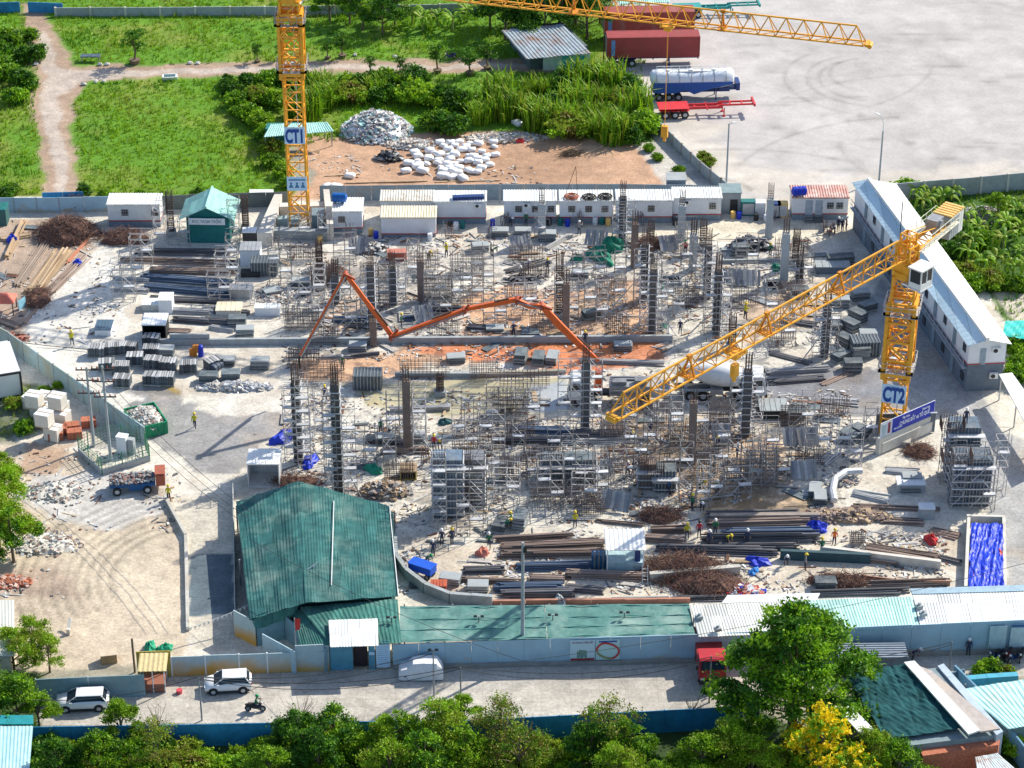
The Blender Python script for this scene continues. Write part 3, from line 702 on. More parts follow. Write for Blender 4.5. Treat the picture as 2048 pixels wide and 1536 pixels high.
def text(s, size, loc, rot, m, parent, name='lettering', ext=.01, align='CENTER', sx=1.0, shear=0):
    c = bpy.data.curves.new(name, 'FONT'); c.body = s; c.size = size; c.align_x = align; c.align_y = 'CENTER'; c.extrude = ext; c.shear = shear
    c.offset = size * (.045 if size > 2 else .02)
    c.materials.append(m)
    o = bpy.data.objects.new(name, c); COL.objects.link(o); me = bpy.data.meshes.new_from_object(o.evaluated_get(bpy.context.evaluated_depsgraph_get())); bpy.data.objects.remove(o)
    o = bpy.data.objects.new(name, me); COL.objects.link(o); o.parent = parent; o.location = loc; o.rotation_euler = rot; o.scale = (sx, 1, 1)
    return o
INK = mat((.01, .07, .33), .5, var=.05); SIGNW = mat((.55, .75, .92), .5, var=.05)
INKW = mat((.8, .85, .95), .5, var=.02)
def lookup_rz(d): return math.atan2(d[1], d[0])

def tower_crane(desc, base, mast_w, mrz, tip, hz, back, sign, sign_z, cage, root_dz=1.4, up=1.9, cab_y=2.1, tf=.66, hook=8.7):
    """mast, climbing cage, slewing ring, cab, jib that reaches TIP at height hz, counter-jib reaching BACK"""
    t = thing('tower_crane', base, 0, desc, 'tower crane', 'tower cranes')
    bx = Vector(base); d = (Vector(tip) - bx); L_ = math.hypot(d.x, d.y); rz = lookup_rz(d)
    mb = MB(); truss_mast(mb, hz - 2.2, mast_w, mast_w * 1.0, .085); o = part('mast', mb, YEL, t, rz=mrz)
    ft = MB(); ft.box((0, 0, .25), (mast_w + 2, mast_w + 2, .5)); part('footing', ft, CONC, t, rz=mrz)
    ld = MB()
    for y in (-.25, .25): ld.bar((.3, y, 0), (.3, y, hz - 3), .05)
    for k in range(int((hz - 3) / .4)): ld.bar((.3, -.25, .3 + k * .4), (.3, .25, .3 + k * .4), .03)
    part('ladder', ld, GALV, t, rz=mrz)
    cg = MB(); q = mast_w + .45; truss_mast(cg, cage[1] - cage[0], q, q * .9, .13, cage[0])
    for z in (cage[0] + .6, cage[1] - .5):
        for sx, sy, lx, ly in ((0, -1, q + .3, .3), (0, 1, q + .3, .3), (1, 0, .3, q + .3), (-1, 0, .3, q + .3)):
            cg.box((sx * q / 2, sy * q / 2, z), (lx, ly, .5))
    for sx, sy in ((-1, -1), (1, -1), (1, 1), (-1, 1)): cg.box((sx * q / 2, sy * q / 2, (cage[0] + cage[1]) / 2), (.34, .34, cage[1] - cage[0]))
    part('climbing_cage', cg, YEL, t, rz=mrz)
    for z in (cage[0] + .9, cage[1] - 1.2):
        pf = MB(); e = q / 2 + .42
        for sx, sy, lx, ly in ((0, -1, 2 * e, .7), (0, 1, 2 * e, .7), (1, 0, .7, 2 * e), (-1, 0, .7, 2 * e)):
            pf.box((sx * (e - .35), sy * (e - .35), z), (lx, ly, .08))
        c = [(-e, -e), (e, -e), (e, e), (-e, e)]
        for i in range(4):
            a, b = c[i], c[(i + 1) % 4]
            for hh in (.55, 1.05): pf.bar((*a, z + hh), (*b, z + hh), .05)
            for k in range(5): pf.bar((a[0] + (b[0] - a[0]) * k / 4, a[1] + (b[1] - a[1]) * k / 4, z), (a[0] + (b[0] - a[0]) * k / 4, a[1] + (b[1] - a[1]) * k / 4, z + 1.05), .05)
        part('work_platform', pf, GALV, t, rz=mrz)
    # slewing unit, tower head
    sw = MB(); sw.tube((0, 0, hz - 2.4), (0, 0, hz - 1.7), 1.35, 14); sw.box((0, 0, hz - 1.3), (2.1, 2.1, .8)); sw.tube((0, 0, hz - .95), (0, 0, hz - .6), 1.15, 14)
    truss_mast(sw, root_dz + .2, 1.5, 1, .09, hz - .7)
    part('slewing_unit', sw, YEL, t, rz=rz)
    hd = MB(); truss_mast(hd, up + .1, 1.1, 1, .06, hz + .1); part('tower_head', hd, YEL, t, rz=rz)
    cx, cy, cz = .5, cab_y, hz - 2.7
    cb = MB(); cb.box((cx, cy, cz), (2.0, 1.5, .12)); cb.box((cx, cy, cz + 2.2), (2.2, 1.7, .14)); cb.box((cx, cy, cz + .4), (1.9, 1.4, .6))
    for sx in (-.9, 0, .9):
        for sy in (-.65, .65): cb.box((cx + sx, cy + sy, cz + 1.4), (.12, .12, 1.6))
    cb.box((cx - .1, cy * .55, cz - .1), (1.4, 1.6, .2))
    c_ = part('cab', cb, WHITE, t, rz=rz)
    gl = MB(); gl.box((cx, cy, cz + 1.4), (1.8, 1.3, 1.5)); part('window', gl, GLASS, c_)
    jb = MB(); sec = MB()
    n = int(L_ // 10)
    truss_jib(jb, .8, L_ - 1.2, 1.35, up, 1.85, .058, hz)
    jb.box((L_ - .9, 0, hz + .05), (.35, 1.45, .3)); jb.tube((L_ - .6, -.5, hz - .1), (L_ - .6, .5, hz - .1), .25, 10)
    part('jib', jb, YEL, t, rz=rz)
    for k, f in enumerate((.25, .5, .75)):
        s2 = MB(); x = L_ * f; s2.box((x, 0, hz - .02), (.9, 1.6, .14)); s2.box((x, 0, hz + up), (.5, .34, .34))
        for y in (-.68, .68): s2.bar((x, y, hz), (x, 0, hz + up), .16)
        part('joint_frame', s2, mat((.6, .22, .01), .5), t, rz=rz)
    tw = MB(); x = L_ * tf; tw.box((x, 0, hz - .35), (1.5, 1.5, .18)); tw.box((x, 0, hz - .7), (.8, .7, .5))
    for y in (-.68, .68):
        for xx in (-.6, .6): tw.tube((x + xx, y - .08, hz - .2), (x + xx, y + .08, hz - .2), .16, 8)
    part('trolley', tw, YEL, t, rz=rz)
    rp = MB()
    for y in (-.12, .12): rp.tube((x, y, hz - .9), (x, y, hook + .3), .02, 4)
    rp.box((x, 0, hook), (.7, .5, 1.3)); rp.box((x, 0, hook - .9), (.3, .25, .5)); part('hook_block', rp, YEL, t, rz=rz)
    # counter jib
    db = Vector(back) - bx; LB = math.hypot(db.x, db.y); rb = lookup_rz(db)
    cj = MB()
    for y in (-.75, .75): cj.box((LB / 2, y, hz), (LB, .22, .45))
    for k in range(int(LB / 1.2)): cj.bar((1 + k * 1.2, -.75, hz), (1 + (k + 1) * 1.2 if (k + 1) * 1.2 < LB else LB, .75, hz), .1); cj.bar((1 + k * 1.2, -.75, hz), (1 + k * 1.2, .75, hz), .1)
    part('counter_jib', cj, YEL, t, rz=rb)
    wk = MB()
    for y in (-1.3, 1.3):
        wk.box((LB * .45, y * .88, hz + .2), (LB * .8, .4, .06))
        for k in range(int(LB * .8 / 1.1)): wk.bar((1 + k * 1.1, y, hz + .2), (1 + k * 1.1, y, hz + 1.3), .05)
        for hh in (.75, 1.3): wk.bar((1, y, hz + hh), (LB * .85, y, hz + hh), .05)
    part('handrail', wk, mat((.7, .68, .55), .5), t, rz=rb)
    for k in range(6):
        w_ = MB(); w_.box((LB - 2.6 + k * .5, 0, hz - .2), (.42, 1.9, 2.4)); w_.box((LB - 2.6 + k * .5, 0, hz + 1.12), (.3, 2.05, .16), mi=1)
        part('counterweight', w_, [WHITE if k > 3 else GCONC, YELP], t, rz=rb)
    wn = MB(); wn.box((LB - 4.4, 0, hz + .9), (1.5, 1.2, 1.2)); wn.tube((LB - 4.4, -.8, hz + .9), (LB - 4.4, .8, hz + .9), .5, 10); part('winch', wn, STEEL, t, rz=rb)
    ti = MB()
    for y in (-.5, .5): ti.tube((0, y, hz + up + .1), (LB - 3.3, y, hz + .4), .05, 5)
    part('tie_bar', ti, YEL, t, rz=rb)
    # number board on the face towards the street
    sb = thing_part('sign_board', t, rz=mrz)
    m = MB(); m.box((0, -mast_w / 2 - .2, sign_z), (mast_w + .25, .06, 2.1)); part('board', m, SIGNW, sb)
    text(sign, 2.25, (0, -mast_w / 2 - .245, sign_z - .16), (R(90), 0, 0), INK, sb, sx=.53)
    m = MB(); m.box((0, -mast_w / 2 - .24, sign_z + .85), (mast_w * .45, .02, .1)); part('small_print', m, mat((.3, .45, .6), .5), sb)
    return t, rz, L_
def thing_part(name, parent, rz=0, loc=(0, 0, 0)):
    o = bpy.data.objects.new(name, None); COL.objects.link(o); o.parent = parent; o.location = loc; o.rotation_euler = (0, 0, rz); o.empty_display_size = .2
    return o

# ------------------------------------------------------------------ vehicles
def wheel(parent, x, y, r=.5, wd=.3, name='wheel', rim=GALV):
    a = MB(); a.tube((0, -wd / 2, 0), (0, wd / 2, 0), r, 16); o = part(name, a, RUBBER, parent, loc=(x, y, r))
    b = MB(); b.tube((0, -wd / 2 - .012, 0), (0, wd / 2 + .012, 0), r * .55, 10); b.tube((0, -wd / 2 - .04, 0), (0, wd / 2 + .04, 0), r * .2, 8); part('rim', b, rim, o)
    return o
def corr_box(mb, x0, x1, y0, y1, z0, z1, pitch=.3, mi=0, top=True):
    """box whose long sides are ribbed like a steel container"""
    mb.box(((x0 + x1) / 2, (y0 + y1) / 2, (z0 + z1) / 2), (x1 - x0, y1 - y0, z1 - z0), mi=mi)
    n = int((x1 - x0) / pitch)
    for k in range(n):
        x = x0 + .12 + (k + .5) * (x1 - x0 - .24) / n
        for y, s in ((y0, -1), (y1, 1)): mb.box((x, y + s * .018, (z0 + z1) / 2), (pitch * .5, .036, z1 - z0 - .3), mi=mi)
        if top: mb.box((x, (y0 + y1) / 2, z1 + .012), (pitch * .5, y1 - y0 - .25, .024), mi=mi)
    for z in (z0 + .07, z1 - .05):
        for y in (y0, y1): mb.box(((x0 + x1) / 2, y, z), (x1 - x0 + .06, .12, .14), mi=mi)
        for x in (x0, x1): mb.box((x, (y0 + y1) / 2, z), (.12, y1 - y0 + .1, .14), mi=mi)
    for x in (x0, x1):
        for y in (y0, y1): mb.box((x, y, (z0 + z1) / 2), (.15, .15, z1 - z0 + .02), mi=mi)
def skeletal(t, L_, m, z=1.15, goose=True, wheels=None):
    f = MB()
    for y in (-.5, .5):
        f.box((L_ * .32, y, z), (L_ * .64, .16, .34))
        if goose: f.box((L_ * .83, y, z + .28), (L_ * .36, .16, .22)); f.box((L_ * .65, y, z + .12), (.5, .15, .5))
        else: f.box((L_ * .82, y, z), (L_ * .36, .16, .34))
    for k in range(9):
        x = .1 + k * (L_ - .2) / 8; zz = z + (.28 if goose and x > L_ * .66 else 0)
        f.box((x, 0, zz), (.16, 2.3 if k in (0, 4, 8) else 1.2, .18))
    f.box((1.9, 0, z + .22), (3.9, 2.4, .08)); f.box((L_ - .1, 0, z + .4), (.25, 2.4, .35))
    part('chassis', f, m, t)
    for x in (.8, 2.05, 3.3):
        for y in (-1, 1): wheel(t, x, y * .98, .5, .45)
        fd = MB(); fd.box((x, -.98, 1.08), (1.1, .5, .05)); fd.box((x, .98, 1.08), (1.1, .5, .05)); part('mudguard', fd, m, t)
    lg = MB()
    for y in (-.75, .75): lg.box((L_ * .68, y, .55), (.14, .14, 1.1)); lg.box((L_ * .68, y, .05), (.35, .35, .08))
    part('landing_leg', lg, m, t)
def container_trailer(m, desc, loc, rz, sc=1, grp='semi-trailers parked on the lorry yard'):
    t = thing('container_trailer', loc, rz, desc, 'trailer', grp)
    skeletal(t, 12.2, NAVY, 1.1, False)
    c = MB(); corr_box(c, 0, 12.2, -1.22, 1.22, 1.35, 4.2, .28); o = part('container', c, m, t)
    s = MB(); s.box((.75, -1.262, 2.75), (.5, .02, 2.2)); part('marking_panel', s, mat((.12, .25, .5), .6), o)
    d = MB()
    for y in (-.9, -.3, .3, .9): d.tube((-.09, y, 1.5), (-.09, y, 4.1), .035, 5)
    part('locking_bar', d, GALV, o)
    return t
def skeleton_trailer(m, desc, loc, rz, L_=12):
    t = thing('flatbed_trailer', loc, rz, desc, 'trailer', 'semi-trailers parked on the lorry yard'); skeletal(t, L_, m); return t
def tanker(desc, loc, rz):
    t = thing('tanker_trailer', loc, rz, desc, 'trailer', 'semi-trailers parked on the lorry yard')
    def ring(x, r, zc): return [(x, r * math.cos(a), zc + r * math.sin(a)) for a in [k * math.pi / 8 for k in range(16)]]
    b = MB(); b.loft([ring(-.3, .55, 3.0), ring(0, 1.1, 2.75), ring(1, 1.25, 2.65), ring(5, 1.28, 2.35), ring(9, 1.25, 2.65), ring(10.2, 1.1, 2.8), ring(10.5, .55, 3.0)]); part('tank', b, WPANEL, t, True)
    u = MB()   # blue skirt, deepest at the middle hopper
    for s in (-1, 1):
        pr = [(-.2, 2.6), (10.4, 2.6), (10.2, 2.25), (7, 1.55), (5.3, .95), (4.2, 1.55), (2.8, 1.1), (.2, 1.2)]
        vs = [(x, s * 1.31, z) for x, z in pr] + [(x, s * 1.2, z - .05) for x, z in pr]; n = len(pr)
        u.add(vs, [tuple(range(n)), tuple(reversed(range(n, 2 * n)))] + [(i, i + n, (i + 1) % n + n, (i + 1) % n) for i in range(n)])
    u.tube((5, 0, 2.2), (5, 0, .8), 1.15, 10, .25); part('skirt', u, mat((.01, .09, .35), .4, var=.15), t)
    rb = MB()
    for k in range(7):
        x = .4 + k * 1.5; rr = ring(x, 1.31, 2.55); rb.path([rr[i] for i in range(0, 9)], .05, 4)
    part('hoop', rb, GCONC, t)
    wk = MB(); wk.box((5, 0, 3.75), (9, .7, .06))
    for y in (-.4, .4):
        wk.bar((.5, y, 4.2), (9.5, y, 4.2), .05)
        for k in range(10): wk.bar((.5 + k, y, 3.7), (.5 + k, y, 4.2), .04)
    for k in range(3): wk.tube((2 + k * 3, 0, 3.6), (2 + k * 3, 0, 3.95), .3, 10)
    part('walkway', wk, WHITE, t)
    ch = MB(); ch.box((5, 0, 1.1), (10, 1.2, .25)); ch.box((9.8, 0, 1.35), (2.4, 1.2, .3)); ch.box((11, 0, 1.75), (.5, 2, 1)); part('chassis', ch, NAVY, t)
    for x in (.8, 2.05, 3.3):
        for y in (-1, 1): wheel(t, x, y * .98, .5, .45)
    lg = MB()
    for y in (-.8, .8): lg.box((8.2, y, .75), (.14, .14, 1.5))
    part('landing_leg', lg, NAVY, t)
    return t
def suv(desc, loc, rz, L_=4.1):
    t = thing('parked_car', loc, rz, desc, 'car', 'cars parked along the street')
    # stations along x (front at -L/2): half-width, sill z, belt z
    k = L_ / 4.1
    def ring(x, w_, z0, z1): return [(x * k, w_ * .9, z0), (x * k, w_, z0 + .22), (x * k, w_, z1 - .18), (x * k, w_ * .9, z1), (x * k, -w_ * .9, z1), (x * k, -w_, z1 - .18), (x * k, -w_, z0 + .22), (x * k, -w_ * .9, z0)]
    b = MB(); b.loft([ring(-2.05, .62, .42, .72), ring(-1.95, .78, .3, .86), ring(-1.5, .86, .25, .98), ring(-.95, .87, .25, 1.04), ring(0, .88, .25, 1.06), ring(1.2, .88, .25, 1.08), ring(1.85, .84, .28, 1.08), ring(2.03, .7, .4, 1.0)]); part('body', b, CARW, t, True)
    def cab(x0, x1, x2, x3, z0, z1, w0, w1): return [[(x0 * k, w0, z0), (x1 * k, w1, z1), (x1 * k, -w1, z1), (x0 * k, -w0, z0)]]
    g = MB()
    lo = [(-1.2, -.8), (1.9, -.8), (1.9, .8), (-1.2, .8)]; hi = [(-.4, -.64), (1.5, -.64), (1.5, .64), (-.4, .64)]
    g.add([(x * k, y, 1.02) for x, y in lo] + [(x * k, y, 1.56) for x, y in hi], [(0, 1, 5, 4), (1, 2, 6, 5), (2, 3, 7, 6), (3, 0, 4, 7), (4, 5, 6, 7)]); part('windows', g, GLASS, t)
    r = MB(); hi2 = [(-.45, -.66), (1.62, -.66), (1.62, .66), (-.45, .66)]; hi3 = [(-.15, -.48), (1.35, -.48), (1.35, .48), (-.15, .48)]
    r.add([(x * k, y, 1.52) for x, y in hi2] + [(x * k, y, 1.58) for x, y in hi2] + [(x * k, y, 1.64) for x, y in hi3], [(3, 2, 1, 0), (0, 1, 5, 4), (1, 2, 6, 5), (2, 3, 7, 6), (3, 0, 4, 7), (4, 5, 9, 8), (5, 6, 10, 9), (6, 7, 11, 10), (7, 4, 8, 11), (8, 9, 10, 11)])
    for y, yy in ((-.81, -.68), (.81, .68)):
        for a, c in ((-1.15, -.42), (1.86, 1.5)): r.bar((a * k, y, 1.03), (c * k, yy, 1.55), .07)
    part('roof', r, CARW, t)
    for x in (-1.28, 1.25):
        for y in (-.8, .8): wheel(t, x * k, y, .34, .22)
    ar = MB()
    for x in (-1.28, 1.25):
        for y in (-.875, .875): ar.tube((x * k, y - .012, .36), (x * k, y + .012, .36), .42, 14)
    ar.box((0, 0, .3), (3.6 * k, 1.72, .16)); part('wheel_arch', ar, DARK, t)
    for y in (-.62, .62):
        h = MB(); h.box((-1.96 * k, y, .76), (.14, .34, .13)); part('headlight', h, mat((.6, .65, .7), .15), t)
        h = MB(); h.box((1.97 * k, y, .88), (.12, .26, .2)); part('tail_light', h, REDPT, t)
        h = MB(); h.box((-.85 * k, y * 1.55, 1.08), (.2, .16, .14)); part('mirror', h, CARW, t)
    gr = MB(); gr.box((-2.03 * k, 0, .55), (.08, .9, .22)); part('grille', gr, DARK, t)
    return t
def motorbike(desc, loc, rz, rider=None, grp='parked motorbikes', body=NAVY):
    t = thing('motorbike', loc, rz, desc, 'motorbike', grp)
    for x in (-.62, .62): wheel(t, x, 0, .29, .1)
    b = MB(); b.loft([[(x, y * w_, z + zz) for y, zz in ((-1, 0), (1, 0), (.8, h), (-.8, h))] for x, w_, z, h in ((-.55, .08, .5, .35), (-.42, .14, .45, .5), (-.2, .12, .3, .25), (.1, .13, .32, .3), (.6, .13, .5, .25), (.85, .06, .62, .12))]); part('body', b, body, t)
    s = MB(); s.box((.25, 0, .76), (.75, .26, .1)); part('seat', s, RUBBER, t)
    h = MB(); h.tube((-.42, -.33, 1.02), (-.42, .33, 1.02), .025, 5); h.bar((-.62, 0, .3), (-.42, 0, 1), .06)
    for y in (-.3, .3): h.bar((-.42, y, 1.02), (-.46, y * 1.2, 1.2), .025); h.box((-.46, y * 1.2, 1.22), (.03, .12, .08))
    part('handlebar', h, DARK, t)
    l = MB(); l.box((-.6, 0, .88), (.1, .16, .14)); part('headlight', l, WHITE, t)
    return t

# ------------------------------------------------------------------ people: one continuous skinned body
SHIRTS = {'yellow': (.55, .5, .02), 'green': (.02, .16, .08), 'navy': (.03, .045, .1), 'orange': (.65, .13, .02), 'red': (.5, .04, .05), 'grey': (.25, .25, .26), 'blue': (.04, .12, .35)}
def body_mesh(pose, col):
    J = {'stand': dict(hip=.93, k=((.11, .02, .5), (-.11, 0, .5)), f=((.13, .02, .08), (-.13, .0, .08)), sh=(0, .0, 1.42), el=((.27, .02, 1.13), (-.27, .02, 1.13)), ha=((.27, -.12, .88), (-.27, -.1, .88)), hd=(0, -.03, 1.66)),
         'walk': dict(hip=.92, k=((.1, -.2, .52), (-.1, .08, .5)), f=((.1, -.28, .09), (-.1, .36, .16)), sh=(0, -.04, 1.4), el=((.26, .12, 1.14), (-.26, -.1, 1.14)), ha=((.27, .08, .9), (-.24, -.32, .98)), hd=(0, -.09, 1.64)),
         'bend': dict(hip=.85, k=((.13, -.1, .47), (-.13, -.08, .47)), f=((.15, .02, .08), (-.15, .02, .08)), sh=(0, -.42, 1.12), el=((.25, -.5, .85), (-.25, -.5, .85)), ha=((.16, -.58, .6), (-.16, -.6, .6)), hd=(0, -.64, 1.24)),
         'reach': dict(hip=.93, k=((.13, .02, .5), (-.13, -.06, .5)), f=((.17, .04, .08), (-.17, -.05, .08)), sh=(0, 0, 1.42), el=((.26, -.22, 1.28), (-.26, -.2, 1.3)), ha=((.2, -.44, 1.42), (-.2, -.44, 1.4)), hd=(0, -.04, 1.66)),
         'ride': dict(hip=.82, k=((.2, -.38, .72), (-.2, -.38, .72)), f=((.2, -.26, .34), (-.2, -.26, .34)), sh=(0, -.14, 1.3), el=((.3, -.32, 1.08), (-.3, -.32, 1.08)), ha=((.3, -.6, 1.08), (-.3, -.6, 1.08)), hd=(0, -.2, 1.55))}[pose]
    V = []; E = []; Rr = []
    def v(p, r): V.append(p); Rr.append(r); return len(V) - 1
    hip = v((0, 0, J['hip']), (.15, .12))
    s = Vector(J['sh']); h0 = Vector((0, 0, J['hip']))
    w1 = v(h0.lerp(s, .45), (.14, .105)); ch = v(h0.lerp(s, .86), (.17, .12)); E += [(hip, w1), (w1, ch)]
    hd = Vector(J['hd']); nk = v(s.lerp(hd, .36), (.06, .06)); hb = v(s.lerp(hd, .72), (.085, .09)); ht = v(hd + (hd - s).normalized() * .1, (.085, .1)); E += [(ch, nk), (nk, hb), (hb, ht)]
    for i, sg in ((0, 1), (1, -1)):
        so = v(s + Vector((sg * .19, 0, 0)), (.065, .07)); el = v(J['el'][i], (.048, .048)); wr = v(Vector(J['el'][i]).lerp(Vector(J['ha'][i]), .8), (.035, .03)); ha = v(J['ha'][i], (.04, .028))
        tip = v(Vector(J['ha'][i]) + (Vector(J['ha'][i]) - Vector(J['el'][i])).normalized() * .09, (.028, .014))
        th = v(Vector(J['ha'][i]) + Vector((-sg * .05, -.03, 0)), (.014, .014)); E += [(ch, so), (so, el), (el, wr), (wr, ha), (ha, tip), (ha, th)]
        hp = v((sg * .09, 0, J['hip'] - .07), (.1, .1)); kn = v(J['k'][i], (.068, .068)); an = v(J['f'][i], (.045, .05)); to = v(Vector(J['f'][i]) + Vector((0, -.16, -.04)), (.045, .03)); E += [(hip, hp), (hp, kn), (kn, an), (an, to)]
    me = bpy.data.meshes.new('person'); me.from_pydata([tuple(p) for p in V], E, [])
    o = bpy.data.objects.new('tmp', me); COL.objects.link(o)
    m = o.modifiers.new('s', 'SKIN'); m.use_smooth_shade = True
    for i, r in enumerate(Rr): me.skin_vertices[0].data[i].radius = r
    me.skin_vertices[0].data[0].use_root = True
    m2 = o.modifiers.new('u', 'SUBSURF'); m2.levels = 1; m2.render_levels = 1
    dg = bpy.context.evaluated_depsgraph_get()
    out = bpy.data.meshes.new_from_object(o.evaluated_get(dg)); bpy.data.objects.remove(o)
    out.materials.clear()
    for c in (SHIRTS[col], (.035, .045, .08), None, (.03, .03, .03)): out.materials.append(SKIN if c is None else mat(c, .8, var=.2, scale=6))
    hz_ = J['hip']
    hands = [Vector(q) for q in J['ha']]; feet = [Vector(q) for q in J['f']]
    for p in out.polygons:
        c = p.center
        if (c - hd).length < .19: k = 2
        elif min((c - q).length for q in hands) < .12: k = 2
        elif min((c - q).length for q in feet) < .19 and c.z < .45: k = 3
        elif pose == 'ride': k = 1 if (c.z < .9) else 0
        else: k = 1 if c.z < hz_ + .04 and min(abs(c.x - q.x) + abs(c.y - q.y) for q in hands) > .1 else 0
        p.material_index = k; p.use_smooth = True
    return out, hd
_body = {}
def person_proto(key):
    pose, col, hat = key
    t = thing('person', (0, 0, 0), 0, 'worker', 'person')
    if (pose, col) not in _body: _body[(pose, col)] = body_mesh(pose, col)
    me, hd = _body[(pose, col)]
    part('body', me, None, t)
    hm = MB(); c = hd + Vector((0, -.0, .05)); n = 10
    rings = [[(c.x + r * math.cos(a), c.y + r * 1.1 * math.sin(a), c.z + z) for a in [k * 2 * math.pi / n for k in range(n)]] for r, z in ((.165, 0), (.15, .015), (.14, .09), (.1, .15), (.03, .175))]
    hm.loft(rings); hm.box((c.x, c.y - .16, c.z + .01), (.16, .1, .02))
    part('helmet', hm, mat({'white': (.8, .8, .78), 'yellow': (.75, .55, .03), 'green': (.02, .3, .1), 'hair': (.02, .018, .015)}[hat], .4, var=.03), t, True)
    return t
PPL = Pool(person_proto)
# ------------------------------------------------------------------ fences and walls
def wall(name, pts, h, m, desc, cat='wall', th=.12, post=None, every=3.0, cap=False, grp=None, pm=None, z0=0, corr=0, lean=0):
    W_ = [P(*p) if len(p) == 2 else Vector(p) for p in pts]
    o0 = Vector((W_[0].x, W_[0].y, z0)); t = thing(name, o0, 0, desc, cat, grp)
    hs = h if isinstance(h, (list, tuple)) else [h] * len(W_)
    for i in range(len(W_) - 1):
        a = W_[i] - o0; b = W_[i + 1] - o0; a.z = b.z = 0
        d = (b - a); L_ = d.length; d.normalize(); nrm = Vector((-d.y, d.x, 0)) * th / 2
        n = max(1, round(L_ / every))
        for k in range(n):   # each sheet between two posts is a panel of its own
            u0, u1 = k / n, (k + 1) / n; p0 = a.lerp(b, u0); p1 = a.lerp(b, u1); j = rnd.uniform(-.03, .03)
            h0 = hs[i] * (1 - u0) + hs[i + 1] * u0 + j; h1 = hs[i] * (1 - u1) + hs[i + 1] * u1 + j
            g = d * .012
            mb = MB(); q = [p0 + g - nrm, p1 - g - nrm, p1 - g + nrm, p0 + g + nrm]
            mb.add([*q] + [q[0] + Vector((0, 0, h0)), q[1] + Vector((0, 0, h1)), q[2] + Vector((0, 0, h1)), q[3] + Vector((0, 0, h0))], [(3, 2, 1, 0), (4, 5, 6, 7), (0, 1, 5, 4), (1, 2, 6, 5), (2, 3, 7, 6), (3, 0, 4, 7)])
            if corr:
                c = int((p1 - p0).length / corr)
                for s in range(c):
                    e = p0.lerp(p1, (s + .5) / c); mb.box((e.x, e.y, (h0 + h1) / 4 + .0), (corr * .45, th + .05, (h0 + h1) / 2 - .04), rz=math.atan2(d.y, d.x))
            part('panel', mb, m, t)
            if post: 
                pb = MB(); pb.box((p0.x, p0.y, h0 / 2 + .04), (post, max(post, th + .08), h0 + .08), rz=math.atan2(d.y, d.x)); part('post', pb, pm or GALV, t)
    return t
def block(name, desc, cat, pts, z0, z1, m, grp=None, extra=None):
    """prism whose foot is the surveyed polygon"""
    W_ = [P(*p) for p in pts]; c = sum(W_, Vector()) / len(W_); c.z = 0
    mb = MB(); mb.prism([(p.x - c.x, p.y - c.y) for p in W_], z0, z1)
    return solo(name, mb, m, c, 0, desc, cat, grp)
def frame_of(px0, px1, py, py1=None):
    a = P(px0, py); b = P(px1, py if py1 is None else py1); d = b - a
    return a, math.atan2(d.y, d.x), d.length
OFF = 'white site office cabins in the row'
def window(t, x, z, w_=.8, h_=.8, y=0, bars=True):
    m = MB(); m.box((x, y - .03, z), (w_ + .14, .05, h_ + .14)); f = part('window', m, WHITE, t)
    g = MB(); g.box((x, y - .065, z), (w_, .03, h_)); part('pane', g, GLASS, f)
    if bars:
        b = MB()
        for k in range(4): b.box((x - w_ / 2 + (k + .5) * w_ / 4, y - .1, z), (.03, .03, h_))
        for k in range(2): b.box((x, y - .1, z - h_ / 4 + k * h_ / 2), (w_, .03, .03))
        part('bars', b, GALV, f)
def office(px0, px1, py, wins, desc, doors=(), roof=None, wallm=None, depth=2.5, h=2.9, extra=None, plinth=.75, ac=None):
    a, rz, W_ = frame_of(px0, px1, py)
    t = thing('site_office', a, rz, desc, 'site office', OFF)
    b = MB(); b.box((W_ / 2, depth / 2, plinth / 2), (W_ - .06, depth - .06, plinth)); part('plinth', b, PLINTH, t)
    b = MB(); b.box((W_ / 2, depth / 2, (h + plinth) / 2), (W_, depth, h - plinth))
    n = int(W_ / .3)
    for k in range(n): b.box(((k + .5) * W_ / n, -.012, (h + plinth) / 2), (W_ / n * .4, .03, h - plinth - .3))
    part('wall', b, wallm or WPANEL, t)
    b = MB(); b.box((W_ / 2, -.02, plinth + .06), (W_ + .05, .06, .12)); b.box((W_ + .02, depth / 2, plinth + .06), (.06, depth, .12)); part('red_band', b, REDP, t)
    b = MB(); b.sheet((-.12, -.14, h + .1), (W_ + .12, -.14, h + .1), (W_ + .12, depth + .12, h + .22), (-.12, depth + .12, h + .22), .3, .03, rows=1)
    for y in (-.14, depth + .1): b.box((W_ / 2, y, h + .04), (W_ + .28, .08, .16))
    part('roof', b, roof or WROOF, t)
    for x in wins: window(t, W_ * x, plinth + 1.15)
    for x in doors:
        d = MB(); d.box((W_ * x, -.035, .85 + plinth), (.85, .05, 1.9)); dd = part('door', d, mat((.35, .42, .5), .6), t)
        k = MB(); k.box((W_ * x + .33, -.08, plinth + .85), (.06, .05, .14)); part('handle', k, DARK, dd)
        s = MB()
        for q in range(3): s.box((W_ * x, -.25 - q * .25, plinth - .15 - q * .24), (1, .27, .06)); s.box((W_ * x - .48, -.25 - q * .25, (plinth - .15 - q * .24) / 2), (.05, .2, plinth - .15 - q * .24)); s.box((W_ * x + .48, -.25 - q * .25, (plinth - .15 - q * .24) / 2), (.05, .2, plinth - .15 - q * .24))
        part('steps', s, STEEL, t)
    if ac is not None:
        m = MB(); m.box((W_ * ac, -.2, h - .4), (.8, .35, .5)); u = part('air_conditioner', m, WHITE, t)
        f = MB(); f.tube((W_ * ac - .12, -.385, h - .4), (W_ * ac - .12, -.4, h - .4), .2, 12); part('fan_grille', f, DARK, u)
    return t

